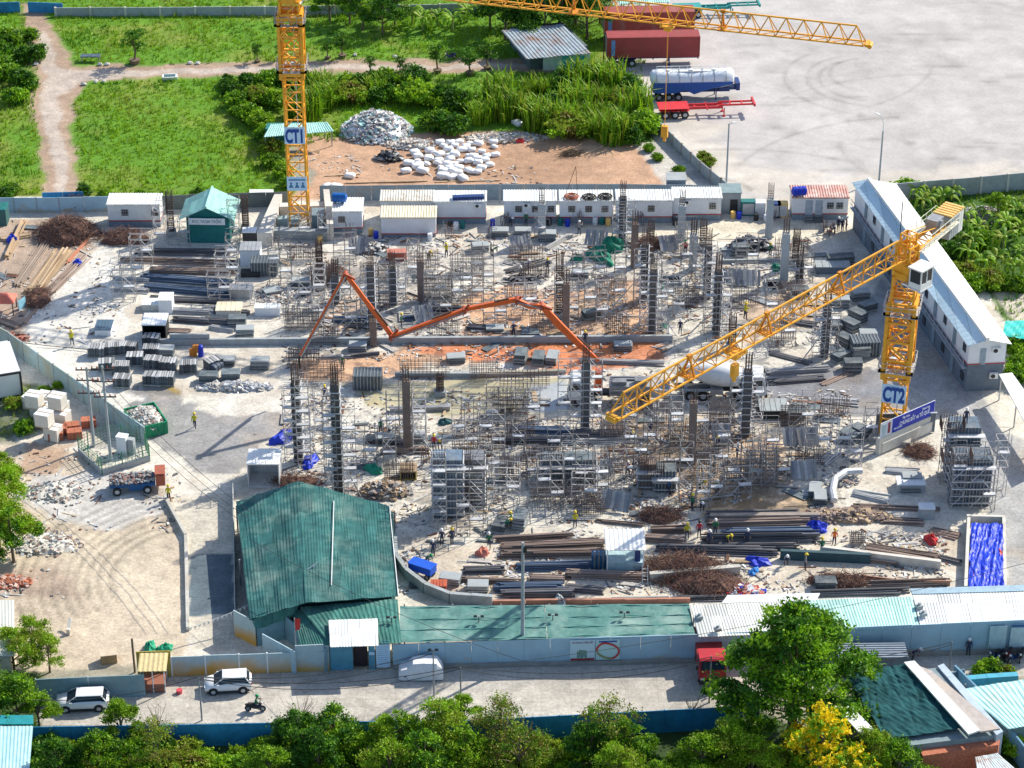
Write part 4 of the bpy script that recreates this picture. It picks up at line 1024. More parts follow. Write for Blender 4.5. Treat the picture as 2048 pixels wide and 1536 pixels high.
# ================================================================== BACKGROUND
wall('boundary_wall', [(112, 33), (600, 30), (880, 26), (1010, 22)], 1.3, GCONC, 'long grey wall with white posts behind the grass field', post=.28, every=5.2, pm=PCONC)
wall('panel_fence', [(-60, 26), (41, 24)], 1.5, BLUEF, '=blue panel fence left of the track opening at the far corner', 'fence', corr=.4)
wall('panel_fence', [(57, 24), (127, 27)], 1.5, BLUEF, '=blue panel fence right of the track opening at the far corner', 'fence', corr=.4)
grass([[(-100, -60), (1290, -60), (1290, 215), (570, 295), (600, 392), (-100, 392)]], 5.5, .42, 'meadow_grass', [LF1, LF2, LFB, LF2, LFB, LF4], avoid=[[(45, 5), (88, 5), (115, 60), (160, 125), (330, 128), (1100, 114), (1110, 146), (340, 160), (180, 168), (150, 210), (152, 290), (170, 395), (80, 395), (80, 300), (66, 210), (72, 150), (55, 90)]])
grass([[(1790, 372), (2200, 350), (2200, 700), (2000, 640), (1980, 590), (1900, 540)], [(-60, 750), (80, 770), (110, 850), (0, 880)]], 3, .5, 'rough_grass', [LF1, LF4])
GB = 'bushes of the overgrown hedge line'
for i, (px, py, k, s) in enumerate([(470, 190, 'bushB', 1), (486, 212, 'bushA', 1.1), (500, 236, 'bushA', 1.15), (515, 258, 'bushC', 1.1), (528, 282, 'bushA', 1), (540, 305, 'bushD', .9), (551, 330, 'bushA', .85), (560, 352, 'bushC', .85), (570, 375, 'bushA', .75), (458, 172, 'bushB', .8), (478, 232, 'bushA', .6)]):
    BUSH.put(k, G(px, py), i * 1.3, 'creeper covered bush on the diagonal hedge line', GB, s)
GB = 'bushes of the scrub band behind the dirt lot'
band = [(505, 178), (545, 172), (590, 176), (640, 180), (690, 178), (735, 180), (780, 182), (825, 180), (520, 205), (560, 212), (640, 215), (610, 235), (660, 205), (700, 205), (860, 215), (900, 212), (950, 215), (1000, 205), (1040, 200), (820, 200), (770, 204), (1080, 190), (1120, 185), (1160, 180), (1050, 232), (1100, 225), (1150, 222), (1200, 210), (1240, 215), (1270, 232), (1190, 245), (1130, 255), (1080, 255), (1230, 258), (1280, 262), (1010, 235), (960, 245), (1255, 190), (1215, 180), (1180, 268), (1260, 282), (860, 258), (900, 262), (1130, 275), (700, 188), (755, 190), (1290, 255), (1225, 280)]
for i, (px, py) in enumerate(band):
    reed = px > 930 and i % 3 != 1 or (560 < px < 700 and py > 200) or i % 7 == 3
    if reed: BUSH.put('reed%d' % (i % 3), G(px, py), i, 'tall bright reed clump in the scrub band', 'reed clumps of the scrub band', 1.15 + .3 * (i % 3))
    else: BUSH.put(['bushB', 'bushA', 'bushB', 'bushD', 'bushC'][i % 5], G(px, py), i * 2.1, 'dense green bush in the scrub band', GB, 1.15 + .12 * (i % 4))
for i, (px, py, s) in enumerate([(20, 100, 1.4), (60, 120, 1.2), (10, 150, 1.5), (45, 175, 1.2), (20, 205, 1.1), (-10, 120, 1.5), (62, 85, .9), (5, 395, .8), (30, 385, .7), (168, 388, .6), (205, 392, .5), (395, 392, .5), (280, 396, .5)]):
    BUSH.put(['bushA', 'bushB'][i % 2], G(px, py), i, 'leafy green bush beside the dirt track', 'bushes beside the dirt track', s)
for i, (px, py, s) in enumerate([(270, 128, 1.5), (515, 124, .8), (685, 115, 1.1), (800, 150, .8), (812, 160, .7), (875, 145, 1.2), (940, 150, 1.2), (740, 148, .8), (655, 118, .8), (975, 138, 1.1), (560, 120, .7)]):
    BUSH.put('pot%d' % (i % 2), G(px, py), i * 1.7, 'dark bonsai tree standing in a pot along the track', 'potted bonsai trees along the track', s * 1.25)
for i, (px, py) in enumerate([(725, 62), (765, 70), (700, 48), (790, 50), (660, 40)]):
    TREE.put('dark' if i % 2 else 'round', G(px, py), i, 'leafy tree at the back of the field', 'trees at the back of the field', .85)
for i, (px, py, s) in enumerate([(1010, 80, 1.2), (1060, 70, 1.3), (1120, 72, 1.35), (1175, 78, 1.1), (1090, 88, 1.1), (1150, 50, 1.2), (1020, 45, 1.1), (980, 60, 1), (1200, 48, .9)]):
    TREE.put('dark', G(px, py), i * 1.1, 'dark tree overhanging the old tin shed', 'dark trees around the old tin shed', s)
for i, (px, py) in enumerate([(845, 62), (905, 62), (875, 52), (935, 45), (825, 48)]):
    BUSH.put('banana%d' % (i % 3), G(px, py), i, 'banana plant with drooping leaves on the field edge', 'banana plants at the field edge', 1.2)
# the old shed
t = thing('tin_shed', P(1085, 150), 0, '=old shed with rusty grey tin roof and whitewashed front under dark trees', 'shed')
o0 = P(1085, 150); a, b, c, d = [p - o0 for p in (P(1052, 118, 2.8), P(1183, 106, 2.8), P(1125, 48, 3.4), P(1003, 60, 3.4))]
m = MB(); m.sheet(a, b, c, d, .5, .04, rows=4, wob=.05); part('roof', m, mat((.3, .36, .4), .7, var=.25, dirt=(.25, .13, .08, .9)), t)
a, b = P(1086, 141) - o0, P(1180, 141) - o0
m = MB(); m.box(((a.x + b.x) / 2, a.y + .1, 1.2), ((b - a).length, .2, 2.4)); part('front_wall', m, mat((.45, .62, .6), .8, var=.15, dirt=(.7, .72, .72, .8), dscale=.8), t)
for k in range(3):
    m = MB(); m.box((a.x + 3 + k * 1.05, a.y - .03, 1.1), (.95, .08, 2.1)); part('door', m, [mat((.05, .42, .5), .6), mat((.3, .6, .45), .6), mat((.04, .35, .45), .6)][k], t)
q = [P(1060, 140) - o0, P(1175, 128) - o0, P(1125, 80) - o0, P(1020, 90) - o0]
m = MB(); m.prism([(p.x, p.y) for p in q], 0, 2.6); part('wall', m, mat((.1, .14, .14), .9), t)
# mint roof shed by the first crane
t = thing('lean_to_shed', P(600, 300), 0, '=open lean-to with pale mint roof behind the first crane', 'shed'); o0 = P(600, 300)
a, b, c, d = [p - o0 for p in (P(527, 274, 2.4), P(668, 262, 2.4), P(655, 244, 2.8), P(541, 248, 2.8))]
m = MB(); m.sheet(a, b, c, d, .3, .03, rows=2); part('roof', m, MINT, t)
for px, py in ((532, 305), (600, 300), (664, 292), (545, 285), (650, 275)):
    q = P(px, py) - o0; m = MB(); m.box((q.x, q.y, 1.25), (.12, .12, 2.5)); part('post', m, STEEL, t)
q = [P(532, 292) - o0, P(596, 288) - o0, P(596, 278) - o0, P(536, 280) - o0]
m = MB(); m.prism([(p.x, p.y) for p in q], 0, 2.3); part('back_wall', m, TEALD, t)
# white boulders, a white boat-shaped trough, a fish tank
for i, (px, py) in enumerate([(168, 170), (192, 166), (208, 165), (380, 128), (396, 128), (518, 152), (532, 151), (72, 130), (50, 170), (200, 130), (215, 130), (710, 112), (790, 115), (700, 150), (620, 155)]):
    m = MB(); m.blob((0, 0, .15), (.42, .3, .28), i, 9, .3); solo('boulder', m, PCONC, G(px, py), i, 'white painted boulder beside the track', 'boulder', 'white boulders beside the track')
t = thing('stone_trough', G(340, 158), .1, '=white stone trough standing at the near edge of the track', 'trough')
m = MB(); m.loft([[(x, y * w_, z) for y, z in ((-.6, .05), (.6, .05), (.9, .55), (-.9, .55))] for x, w_ in ((-1, .5), (-.6, .7), (.6, .7), (1, .5))]); part('basin', m, WHITE, t)
m = MB(); m.box((0, 0, .56), (1.5, .9, .02)); part('water', m, mat((.05, .12, .12), .1), t)
t = thing('tarp_rack', G(182, 122), 0, '=low dark tarp covered rack in the grass left of the bonsai', 'rack')
m = MB(); m.box((0, 0, .8), (2.6, 1, .12)); part('cover', m, FORMB, t)
for x in (-1.2, 1.2):
    for y in (-.4, .4): m = MB(); m.box((x, y, .37), (.08, .08, .75)); part('leg', m, STEEL, t)
grass([[(-100, 20), (1200, 20), (1200, 200), (570, 295), (600, 392), (-100, 392)]], .25, .9, 'tall_weeds', [LF4, LF2, LF1], avoid=[[(40, 5), (88, 5), (115, 60), (160, 125), (330, 125), (1100, 112), (1110, 148), (340, 162), (185, 170), (155, 210), (155, 290), (175, 395), (76, 395), (76, 300), (60, 210), (66, 150), (50, 90)]])
for i, (px, py) in enumerate([(900, 118), (982, 118)]):
    motorbike('motorbike parked beside the old tin shed', G(px, py), .4 + i, grp='motorbikes by the tin shed')

# lorry yard
container_trailer(mat((.33, .05, .045), .55, var=.15, dirt=(.28, .09, .07, .6), scale=.6), '=long brick red container on a trailer, nearer one of the two', P(1213, 128), R(2.5))
container_trailer(mat((.34, .07, .05), .55, var=.15, dirt=(.4, .3, .28, .5), scale=.5), '=brick red container trailer standing behind the nearer red container', P(1207, 78), R(3))
skeleton_trailer(mat((.03, .3, .28), .5), '=teal green flatbed trailer at the top edge of the yard', P(1347, 32), R(5.5), 12)
tanker('=white and blue bulk tanker trailer parked beside the red skeletal trailer', P(1304, 196), R(3))
skeleton_trailer(mat((.6, .03, .035), .45, var=.12), '=bright red skeletal flatbed trailer parked in the yard', P(1316, 232), R(5), 12.3)
t = thing('storage_shelter', P(1260, 12), 0, '=pale roofed shelter behind the red containers', 'shelter'); o0 = P(1260, 12)
a, b, c, d = [p - o0 for p in (P(1238, 8, 2.6), P(1340, 4, 2.6), P(1335, -20, 3), P(1240, -18, 3))]
m = MB(); m.sheet(a, b, c, d, .3, .03, rows=1); part('roof', m, MINT, t)
for px in (1242, 1290, 1335): q = P(px, 25) - o0; m = MB(); m.box((q.x, q.y, 1.3), (.12, .12, 2.6)); part('post', m, STEEL, t)
def pole(px, py, h, desc, arm=None, m=GCONC, r=.13, name='lamp_post', cat='lamp post', grp='lamp posts and poles'):
    t = thing(name, P(px, py), 0, desc, cat, grp)
    b = MB(); b.tube((0, 0, -.1), (0, 0, h), r, 8, r * .7); part('pole', b, m, t)
    if arm == 'curve':
        b = MB(); b.path([(0, 0, h), (-.03, 0, h + 1), (-.25, 0, h + 1.7), (-.6, 0, h + 2.1)], .05, 6); part('arm', b, WHITE, t)
        b = MB(); b.box((-.8, 0, h + 2.2), (.6, .25, .12), tilt=(0, .5)); part('lamp_head', b, WHITE, t)
    if arm == 'lamp':
        b = MB(); b.bar((0, 0, h - .1), (.5, -.3, h + .25), .06); part('arm', b, GALV, t)
        b = MB(); b.box((.6, -.36, h + .3), (.5, .2, .1)); part('lamp_head', b, WHITE, t)
    if arm == 'flood':
        b = MB(); b.bar((-.35, 0, h), (.35, 0, h), .06); part('arm', b, GALV, t)
        for x in (-.3, .3): b = MB(); b.box((x, -.12, h + .1), (.3, .12, .24), tilt=(.5, 0)); part('lamp_head', b, DARK, t)
    return t
pole(1452, 378, top_at(0, 247, P(1452, 378)), '=bare concrete lamp post at the near left edge of the lorry yard', 'lamp')
pole(1758, 362, top_at(0, 262, P(1758, 362)), '=tall lamp post with curved arm behind the long office building', 'curve')
pole(1207, 128, top_at(0, 20, P(1207, 128)), '=thin rusty pole standing beside the red container', None, RUST, .09, 'post', 'pole')
wall('boundary_wall', [(1292, 235), (1345, 290), (1400, 345), (1462, 398)], [1.3, 1.4, 1.5, 1.6], GCONC, '=diagonal grey concrete wall between dirt lot and lorry yard', post=.22, every=2.6, pm=mat((.3, .26, .2), .9))
wall('boundary_wall', [(1790, 402), (1960, 388), (2120, 372)], 2.3, GCONC, '=grey concrete wall behind the banana plants', post=.25, every=4, pm=PCONC)
for i, (px, py) in enumerate([(1405, 318), (1416, 330), (1300, 300), (1312, 318), (1352, 345)]):
    BUSH.put('bushD' if i < 2 else 'bushA', G(px, py), i, 'low weedy bush growing along the diagonal wall', 'bushes along the diagonal wall', .5)
wall('panel_fence', [(-60, 425), (120, 424), (322, 420)], 1.9, LBLUE, '=pale blue sheet fence behind the first office cabin', 'fence', th=.06, corr=.35, post=.08)
wall('panel_fence', [(86, 408), (168, 406)], 1.5, BLUEF, '=blue sheet gate across the dirt track', 'gate', th=.06, corr=.35)
wall('panel_fence', [(640, 402), (1000, 399), (1240, 398), (1480, 402)], 2.0, mat((.2, .27, .33), .7, var=.15, dirt=(.3, .25, .2, .4)), '=grey blue sheet fence behind the row of office cabins', 'fence', th=.06, corr=.35)
wall('panel_fence', [(322, 420), (585, 412)], 1.9, mat((.17, .2, .2), .8), '=dark sheet fence behind the green shed', 'fence', th=.06, corr=.35)

# heaps ------------------------------------------------------------
def heap(name, desc, cat, loc, rx, ry, h, n, mats, sz, seed, grp=None, core=None, stick=False, kind='thing'):
    g = random.Random(seed); m = MB()
    m.blob((0, 0, 0), (rx * .85, ry * .85, h * .8), seed, 12, .3, mi=0, zcut=-.05)
    for i in range(n):
        a = g.uniform(0, 6.28); r = g.random() ** .5; x, y = rx * r * math.cos(a), ry * r * math.sin(a); z = h * max(0, 1 - r * r) * g.uniform(.75, 1.1) + .03
        s = sz * g.uniform(.4, 1.3); mi = 1 + g.randrange(len(mats))
        if stick:
            d = Vector((g.uniform(-1, 1), g.uniform(-1, 1), g.uniform(-.35, .6))).normalized() * s * 3; p = Vector((x, y, z + .05))
            q = p + d * .5 + Vector((g.uniform(-.2, .2), g.uniform(-.2, .2), g.uniform(-.1, .3))) * s * 2
            m.tube(p - d * .5, q, sz * .06, 3, mi=mi, caps=False); m.tube(q, p + d, sz * .05, 3, mi=mi, caps=False)
        else: m.box((x, y, z), (s, s * g.uniform(.3, .9), s * g.uniform(.08, .4)), g.uniform(0, 3.1), mi, (g.uniform(-.5, .5), g.uniform(-.5, .5)))
    return solo(name, m, [core or mats[0]] + list(mats), loc, 0, desc, cat, grp, kind=kind)
RUB = [PCONC, GCONC, mat((.6, .55, .5), .9), mat((.3, .22, .18), .9)]
heap('rubble_heap', '=big heap of grey white scrap in front of the scrub', 'rubble heap', P(752, 262), 4.6, 4.2, 2.3, 1300, [PALEST, PCONC, GALV, mat((.35, .3, .3), .9), mat((.35, .6, .6), .6)], .5, 1, kind='stuff')
heap('rubble_heap', '=dark grey tarpaulin heap left of the white bales', 'tarp heap', P(778, 318), 1.9, 1.1, 1.0, 60, [DARK, STEEL], .6, 2, core=DARK)
heap('rubble_heap', '=grey rubble scattered behind the white bales', 'rubble heap', P(820, 290), 3.4, 1.6, .6, 300, RUB, .4, 3, kind='stuff')
heap('rubble_heap', '=low litter strip behind the dirt lot', 'litter', P(1010, 276), 5.5, 1.6, .35, 420, [PCONC, PLANK, GCONC, mat((.6, .5, .45), .8)], .35, 4, kind='stuff')
heap('brushwood_heap', '=small dark brushwood heap in the middle of the dirt lot', 'brushwood', P(1142, 309), 1.2, .7, .4, 90, [BARK], .4, 5, stick=True, kind='stuff')
def sack(key):
    t = MB(); g = random.Random(key); a_, b_ = g.uniform(.85, 1.2), g.uniform(.8, 1.25)
    t.loft([[(x * sx, y * sy, z) for x, y in ((-1, -1), (0, -1.08), (1, -1), (1.06, 0), (1, 1), (0, 1.08), (-1, 1), (-1.06, 0))] for sx, sy, z in ((.5 * a_, .35 * b_, 0), (.62 * a_, .44, .12), (.64, .46 * b_, .42), (.55 * b_, .38, .56 * a_))])
    return solo('bale', t, mat((.8, .82, .84), .6, var=.06, dirt=(.5, .48, .45, .3)), (0, 0, 0), 0, 'white bale', 'bale', None, True)
SK = Pool(sack); g = random.Random(5); n = 0
for row in range(8):
    for k in range(9):
        px = 830 + k * 19 + g.uniform(-7, 7) + row * 2; py = 288 + row * 8.5 + g.uniform(-3, 3)
        if (row < 2 and k < 3) or (row > 5 and (k < 2 or k > 6)) or (row > 3 and k > 7) or g.random() < .1: continue
        SK.put('abcde'[(row * 9 + k) % 5], P(px, py), g.uniform(-.7, .7), 'white wrapped bale in the heap on the dirt lot', 'white bales on the dirt lot', g.uniform(.62, .95)); n += 1
for px, py in ((886, 356), (905, 358), (925, 360), (817, 330), (835, 336), (722, 262), (700, 355), (655, 375), (672, 378), (1035, 250), (812, 345), (845, 345)):
    SK.put('a', P(px, py), g.uniform(-1, 1), 'white wrapped bale lying apart on the dirt lot', 'white bales on the dirt lot', g.uniform(.8, 1.2))
heap('tarp', '=small red tarp bundle at the edge of the dirt lot', 'tarp', P(1040, 284), .7, .45, .6, 0, [REDPT], .3, 8, core=REDPT)
def lone_bar(px0, py0, px1, py1, w_, m, name, desc, cat, grp, z=0.08):
    a = P(px0, py0, z); b = P(px1, py1, z); mb = MB(); d = b - a; mb.box((d.length / 2, 0, 0), (d.length, w_, w_ * .7))
    return solo(name, mb, m, a, math.atan2(d.y, d.x), desc, cat, grp)
for q in ((650, 352, 720, 348), (690, 366, 855, 362), (870, 364, 1000, 360), (715, 378, 860, 376), (860, 378, 1000, 373), (640, 392, 760, 386), (1160, 312, 1260, 268)):
    lone_bar(*q, .18, PLANK, 'bamboo_pole', 'long bamboo pole lying on the dirt lot', 'pole', 'bamboo poles on the dirt lot')

# ================================================================== OFFICE ROW
office(218, 322, 454, (.33, .9), '=white office cabin at the left end with slate blue lower wall', wallm=WHITE)
office(667, 725, 468, (.3,), '=narrow white cabin right of the first crane with a blue tank on top', depth=3.2)
office(762, 868, 447, (.12, .85), '=white cabin with dirty stained flat roof', roof=mat((.6, .6, .55), .7, dirt=(.3, .2, .12, .8), dscale=.8))
office(869, 972, 448, (), '=windowless white cabin with ribbed roof and a blue sheet on top', ac=.85)
office(763, 872, 474, (), '=low white container with cream ribbed roof in front of the stained cabin', roof=CREAM, h=2.5, plinth=.35, depth=2.6)
office(1008, 1112, 447, (.28, .6, .9), '=white cabin with three barred windows left of the hose coils', ac=.44)
office(1119, 1224, 447, (.23, .55, .86), '=white cabin carrying three coiled hoses on its roof')
office(1232, 1344, 446, (.62,), '=white cabin with one barred window behind the scaffolding')
office(1345, 1441, 441, (.82,), '=white cabin with small dark window left of the grey hut', ac=.3)
office(1583, 1694, 440, (.68, .85), '=white ribbed cabin with faded pinkish red roof and open dark door', doors=(.3, .48), roof=mat((.55, .3, .26), .8, var=.15, dirt=(.68, .62, .58, .85), dscale=.8, laps=(1, 1)), depth=2.9)
for i, (px, py, z, m_) in enumerate([(1143, 394, 3.12, RUST), (1178, 395, 3.12, RUBBER), (1210, 394, 3.12, RUBBER)]):
    q = P(px, py, z); mb = MB(); n = 18
    for k in range(4):
        r = .82 - k * .16; pts = [(r * math.cos(a), r * math.sin(a), .09 + .1 * (k % 2)) for a in [j * 2 * math.pi / n for j in range(n + 1)]]; mb.path(pts, .075, 5)
    solo('hose_coil', mb, [mat((.35, .1, .06), .8)] if i == 0 else m_, q, 0, ['=coiled red brown hose on the cabin roof', '=black hose coil on the cabin roof, middle of three', '=black hose coil on the cabin roof, rightmost of three'][i], 'hose coil', 'hose coils')
def tank(px, py, z, m, desc, r=.55, L_=1.5, up=False):
    t = thing('water_tank', P(px, py, z), R(rnd.uniform(-10, 10)), desc, 'water tank', 'blue plastic tanks'); mb = MB()
    if up: mb.tube((0, 0, 0), (0, 0, L_), r, 14); mb.tube((0, 0, L_), (0, 0, L_ + .2), r * .8, 14, r * .4)
    else:
        mb.tube((-L_ / 2, 0, r + .1), (L_ / 2, 0, r + .1), r, 14)
        for x in (-L_ * .3, 0, L_ * .3): mb.tube((x - .06, 0, r + .1), (x + .06, 0, r + .1), r * 1.06, 14)
        for s in (-1, 1): mb.tube((s * L_ / 2, 0, r + .1), (s * (L_ / 2 + .18), 0, r + .1), r * .9, 14, r * .3)
    part('barrel', mb, m, t)
    f = MB(); f.box((-.4, 0, .06), (.12, r * 1.8, .12)); f.box((.4, 0, .06), (.12, r * 1.8, .12)); part('cradle', f, STEEL, t); return t
tank(1598, 392, 3.1, BLUET, '=bright blue tank lying on the pinkish cabin roof')
tank(679, 405, 3.1, mat((.01, .12, .42), .4), '=blue ribbed tank lying on the narrow cabin roof')
lone_bar(905, 396, 968, 394, .7, NAVY, 'roof_sheet', '=dark blue sheet lying on the windowless cabin roof', 'sheet', None, 3.15)
t = thing('grey_hut', P(1460, 428), 0, '=flat grey blue hut with open doorway between the white cabins', 'hut')
m = MB(); m.box((0, 1.2, 1.35), (2.4, 2.4, 2.7)); part('wall', m, GCONC, t); m = MB(); m.box((.4, -.02, .95), (.9, .06, 1.9)); part('doorway', m, DARK, t); m = MB(); m.box((0, 1.2, 2.76), (2.6, 2.6, .1)); part('roof', m, mat((.2, .28, .3), .8), t)
t = thing('grey_hut', P(1352, 394), 0, '=small dark grey hut behind the cabin row', 'hut')
m = MB(); m.box((0, 1, 1.1), (2.2, 2, 2.2)); part('wall', m, mat((.2, .25, .3), .8), t); m = MB(); m.box((0, 1, 2.24), (2.4, 2.2, .1)); part('roof', m, GCONC, t)
for i, (px, py, w_, m_) in enumerate([(1496, 432, 1.7, TEALD), (1520, 434, 1.2, WPANEL), (1549, 436, 1.4, NAVY), (1565, 436, 1.2, YELP)]):
    t = thing('equipment_cabinet', P(px, py), 0, ['=teal equipment cabinet right of the grey hut', '=pale equipment cabinet beside the teal cabinet', '=navy equipment cabinet near the bare columns', '=yellow topped cabinet left of the pinkish roofed cabin'][i], 'cabinet', 'equipment cabinets')
    m = MB(); m.box((0, .5, .9), (w_, 1, 1.8)); part('case', m, m_, t); m = MB(); m.box((0, -.02, .9), (w_ * .8, .05, 1.4)); part('door', m, PALEST, t)
t = thing('hanging_hook', P(1155, 392, 3.1), 0, '=sling of ropes lifting the red brown hose coil', 'sling')
m = MB()
for x in (-.7, .7): m.tube((x - .7, 0, .2), (-.25, 0, 3.8), .04, 4)
part('rope', m, RUST, t)

# green gabled shed
t = thing('green_shed', P(418, 486), R(-2), '=green gabled shed with mint roof and a white name board', 'shed')
m = MB(); m.box((0, 2.1, 1.7), (4.9, 4.2, 3.4)); m.add([(-2.45, 0, 3.4), (2.45, 0, 3.4), (0, 0, 4.5), (-2.45, .2, 3.4), (2.45, .2, 3.4), (0, .2, 4.5)], [(0, 1, 2), (5, 4, 3), (0, 2, 5, 3), (2, 1, 4, 5)]); part('wall', m, TEALD, t)
m = MB(); e = 3.2; m.sheet((-e, -.5, 3.2), (-e, 4.9, 3.2), (0, 4.9, 4.75), (0, -.5, 4.75), .3, .03, rows=2); m.sheet((e, 4.9, 3.2), (e, -.5, 3.2), (0, -.5, 4.75), (0, 4.9, 4.75), .3, .03, rows=2); m.bar((0, -.55, 4.82), (0, 4.95, 4.82), .2); part('roof', m, MINT, t)
m = MB(); m.box((0, -.62, 3.05), (4.2, .06, .8)); s_ = part('name_board', m, WPANEL, t)
text('BTC TRẠM TRỘN', .5, (0, -.66, 3.05), (R(90), 0, 0), mat((.25, .3, .3), .6), s_, sx=.85)

# pit walls at the foot of the first crane
def wp_box(name, desc, cat, pts, z0, z1, m, grp=None): return block(name, desc, cat, pts, z0, z1, m, grp)
WG = 'concrete pit walls at the first crane'
wp_box('concrete_wall', '=sloping white concrete wall left of the first crane', 'wall', [(515, 492), (545, 492), (566, 412), (552, 410)], 0, 1.7, PCONC, WG)
wp_box('concrete_wall', '=pale concrete wall behind the first crane foot', 'wall', [(560, 438), (668, 436), (668, 428), (562, 430)], 0, 1.6, PCONC, WG)
wp_box('concrete_wall', '=white concrete wall right of the first crane', 'wall', [(655, 482), (668, 482), (660, 412), (648, 412)], 0, 2.2, PCONC, WG)
wp_box('concrete_wall', '=teal grey concrete wall in front of the first crane', 'wall', [(548, 478), (655, 482), (655, 474), (550, 470)], 0, 1.1, GCONC, WG)
wp_box('concrete_wall', '=short dark concrete wall inside the crane pit', 'wall', [(625, 468), (650, 468), (650, 452), (625, 452)], 0, 2.4, mat((.16, .22, .26), .9), WG)
wp_box('concrete_wall', '=low grey concrete wall with white coping near the crane pit', 'wall', [(556, 460), (600, 460), (600, 452), (556, 452)], 0, 1.4, mat((.3, .4, .4), .9), WG)
wp_box('roof_slab', '=white flat roofed hut behind the sloping wall', 'hut', [(500, 412), (548, 412), (548, 400), (500, 400)], 0, 1.4, WHITE)

# ================================================================== LONG BUILDING ON THE RIGHT
zr = 6.0
E = dict(lb=P(1703, 365, zr - .3), rb=P(1792, 367, zr - .3), kb=P(1737, 358, zr + .6), lf=P(1936, 692, zr - .3), rf=P(2024, 688, zr - .3), kf=P(1976, 680, zr + .6))
o0 = Vector((E['lf'].x, E['lf'].y, 0)); q = {k: v - o0 for k, v in E.items()}
t = thing('long_office_building', o0, 0, '=long two storey white prefab office with pale ridged roof along the right', 'building')
m = MB(); m.sheet(q['lf'], q['lb'], q['kb'], q['kf'], .9, .006, rows=1, th=.05); part('roof', m, mat((.5, .66, .76), .55, var=.06, dirt=(.42, .52, .6, .5), laps=(1.1, 60)), t)
m = MB(); m.sheet(q['rb'], q['rf'], q['kf'], q['kb'], .9, .006, rows=1, th=.05); part('roof', m, mat((.64, .66, .66), .6, var=.06, dirt=(.5, .48, .44, .45), laps=(1.1, 60)), t)
m = MB(); m.bar(q['kb'] + Vector((0, 0, .06)), q['kf'] + Vector((0, 0, .06)), .35); part('ridge_cap', m, WHITE, t)
ins = lambda v, w_: Vector((v.x, v.y, 0)) + (w_ - Vector((v.x, v.y, 0))) * .07
cx = [Vector((q[k].x, q[k].y, 0)) for k in ('lf', 'rf', 'rb', 'lb')]; cc = sum(cx, Vector()) / 4
ax = (cx[3] - cx[0]).normalized(); px_ = (cx[1] - cx[0]).normalized()
A_, B_, C_, D_ = cx[0] + px_ * .35 + ax * .5, cx[1] - px_ * .35 + ax * .5, cx[2] - px_ * .35 - ax * .5, cx[3] + px_ * .35 - ax * .5
m = MB(); m.prism([(v.x, v.y) for v in (A_, B_, C_, D_)], 3.3, 5.75)
k_ = Vector((q['kf'].x, q['kf'].y, 0)) + ax * .5
m.add([(A_.x, A_.y, 5.75), (B_.x, B_.y, 5.75), (k_.x, k_.y, 6.5)], [(0, 1, 2)]); part('upper_wall', m, WPANEL, t)
m = MB(); m.prism([(v.x, v.y) for v in (A_ + ax * .05 + px_ * .05, B_ + ax * .05 - px_ * .05, C_, D_)], 0, 3.2); part('lower_wall', m, mat((.14, .18, .23), .7, var=.15), t)  # shade on the lower storey is put into this dark blue grey
m = MB(); m.prism([(v.x, v.y) for v in (A_ - px_ * .06 - ax * .06, B_ + px_ * .06 - ax * .06, C_ + px_ * .06, D_ - px_ * .06)], 3.2, 3.3); part('red_band', m, REDP, t)
Lb = (D_ - A_).length; rzb = math.atan2(ax.y, ax.x)
wk = MB(); wq = [A_ - px_ * .5, A_ - px_ * .07, D_ - px_ * .07, D_ - px_ * .5]; wk.prism([(v.x, v.y) for v in wq], 2.75, 2.86); part('gallery', wk, mat((.3, .36, .42), .8), t)
rl = MB()
for hh in (3.35, 3.9): rl.bar((A_ - px_ * .48) + Vector((0, 0, hh)), (D_ - px_ * .48) + Vector((0, 0, hh)), .06)
for k in range(int(Lb / 1.3)):
    v = A_ - px_ * .48 + ax * (k * 1.3); rl.bar(v + Vector((0, 0, 2.8)), v + Vector((0, 0, 3.9)), .05)
part('railing', rl, mat((.4, .42, .48), .5), t)
for k in range(int(Lb / 3)):
    for z in (1.3, 4.6):
        v = A_ + ax * (1.2 + k * 3) - px_ * .03; f = MB(); isd = k % 2
        f.box((v.x, v.y, z - (.2 if isd else 0)), (.85, .07, 2.0 if isd else .9), rz=rzb); part('door' if isd else 'window', f, PLINTH if isd else GLASS, t)
for k, (u, z) in enumerate(((.72, 4.9), (.72, 1.9))):
    v = A_ + px_ * ((B_ - A_).length * u) - ax * .2; f = MB(); f.box((v.x, v.y, z), (.85, .35, .6)); a_ = part('air_conditioner', f, WHITE, t); f = MB(); f.tube((v.x - .1, v.y - .18, z), (v.x - .1, v.y - .2, z), .24, 12); part('fan_grille', f, DARK, a_)
v = A_ + px_ * 1.5 - ax * .03; f = MB(); f.box((v.x, v.y, 4.1), (.6, .07, 1.9)); part('door', f, mat((.3, .38, .45), .6), t)
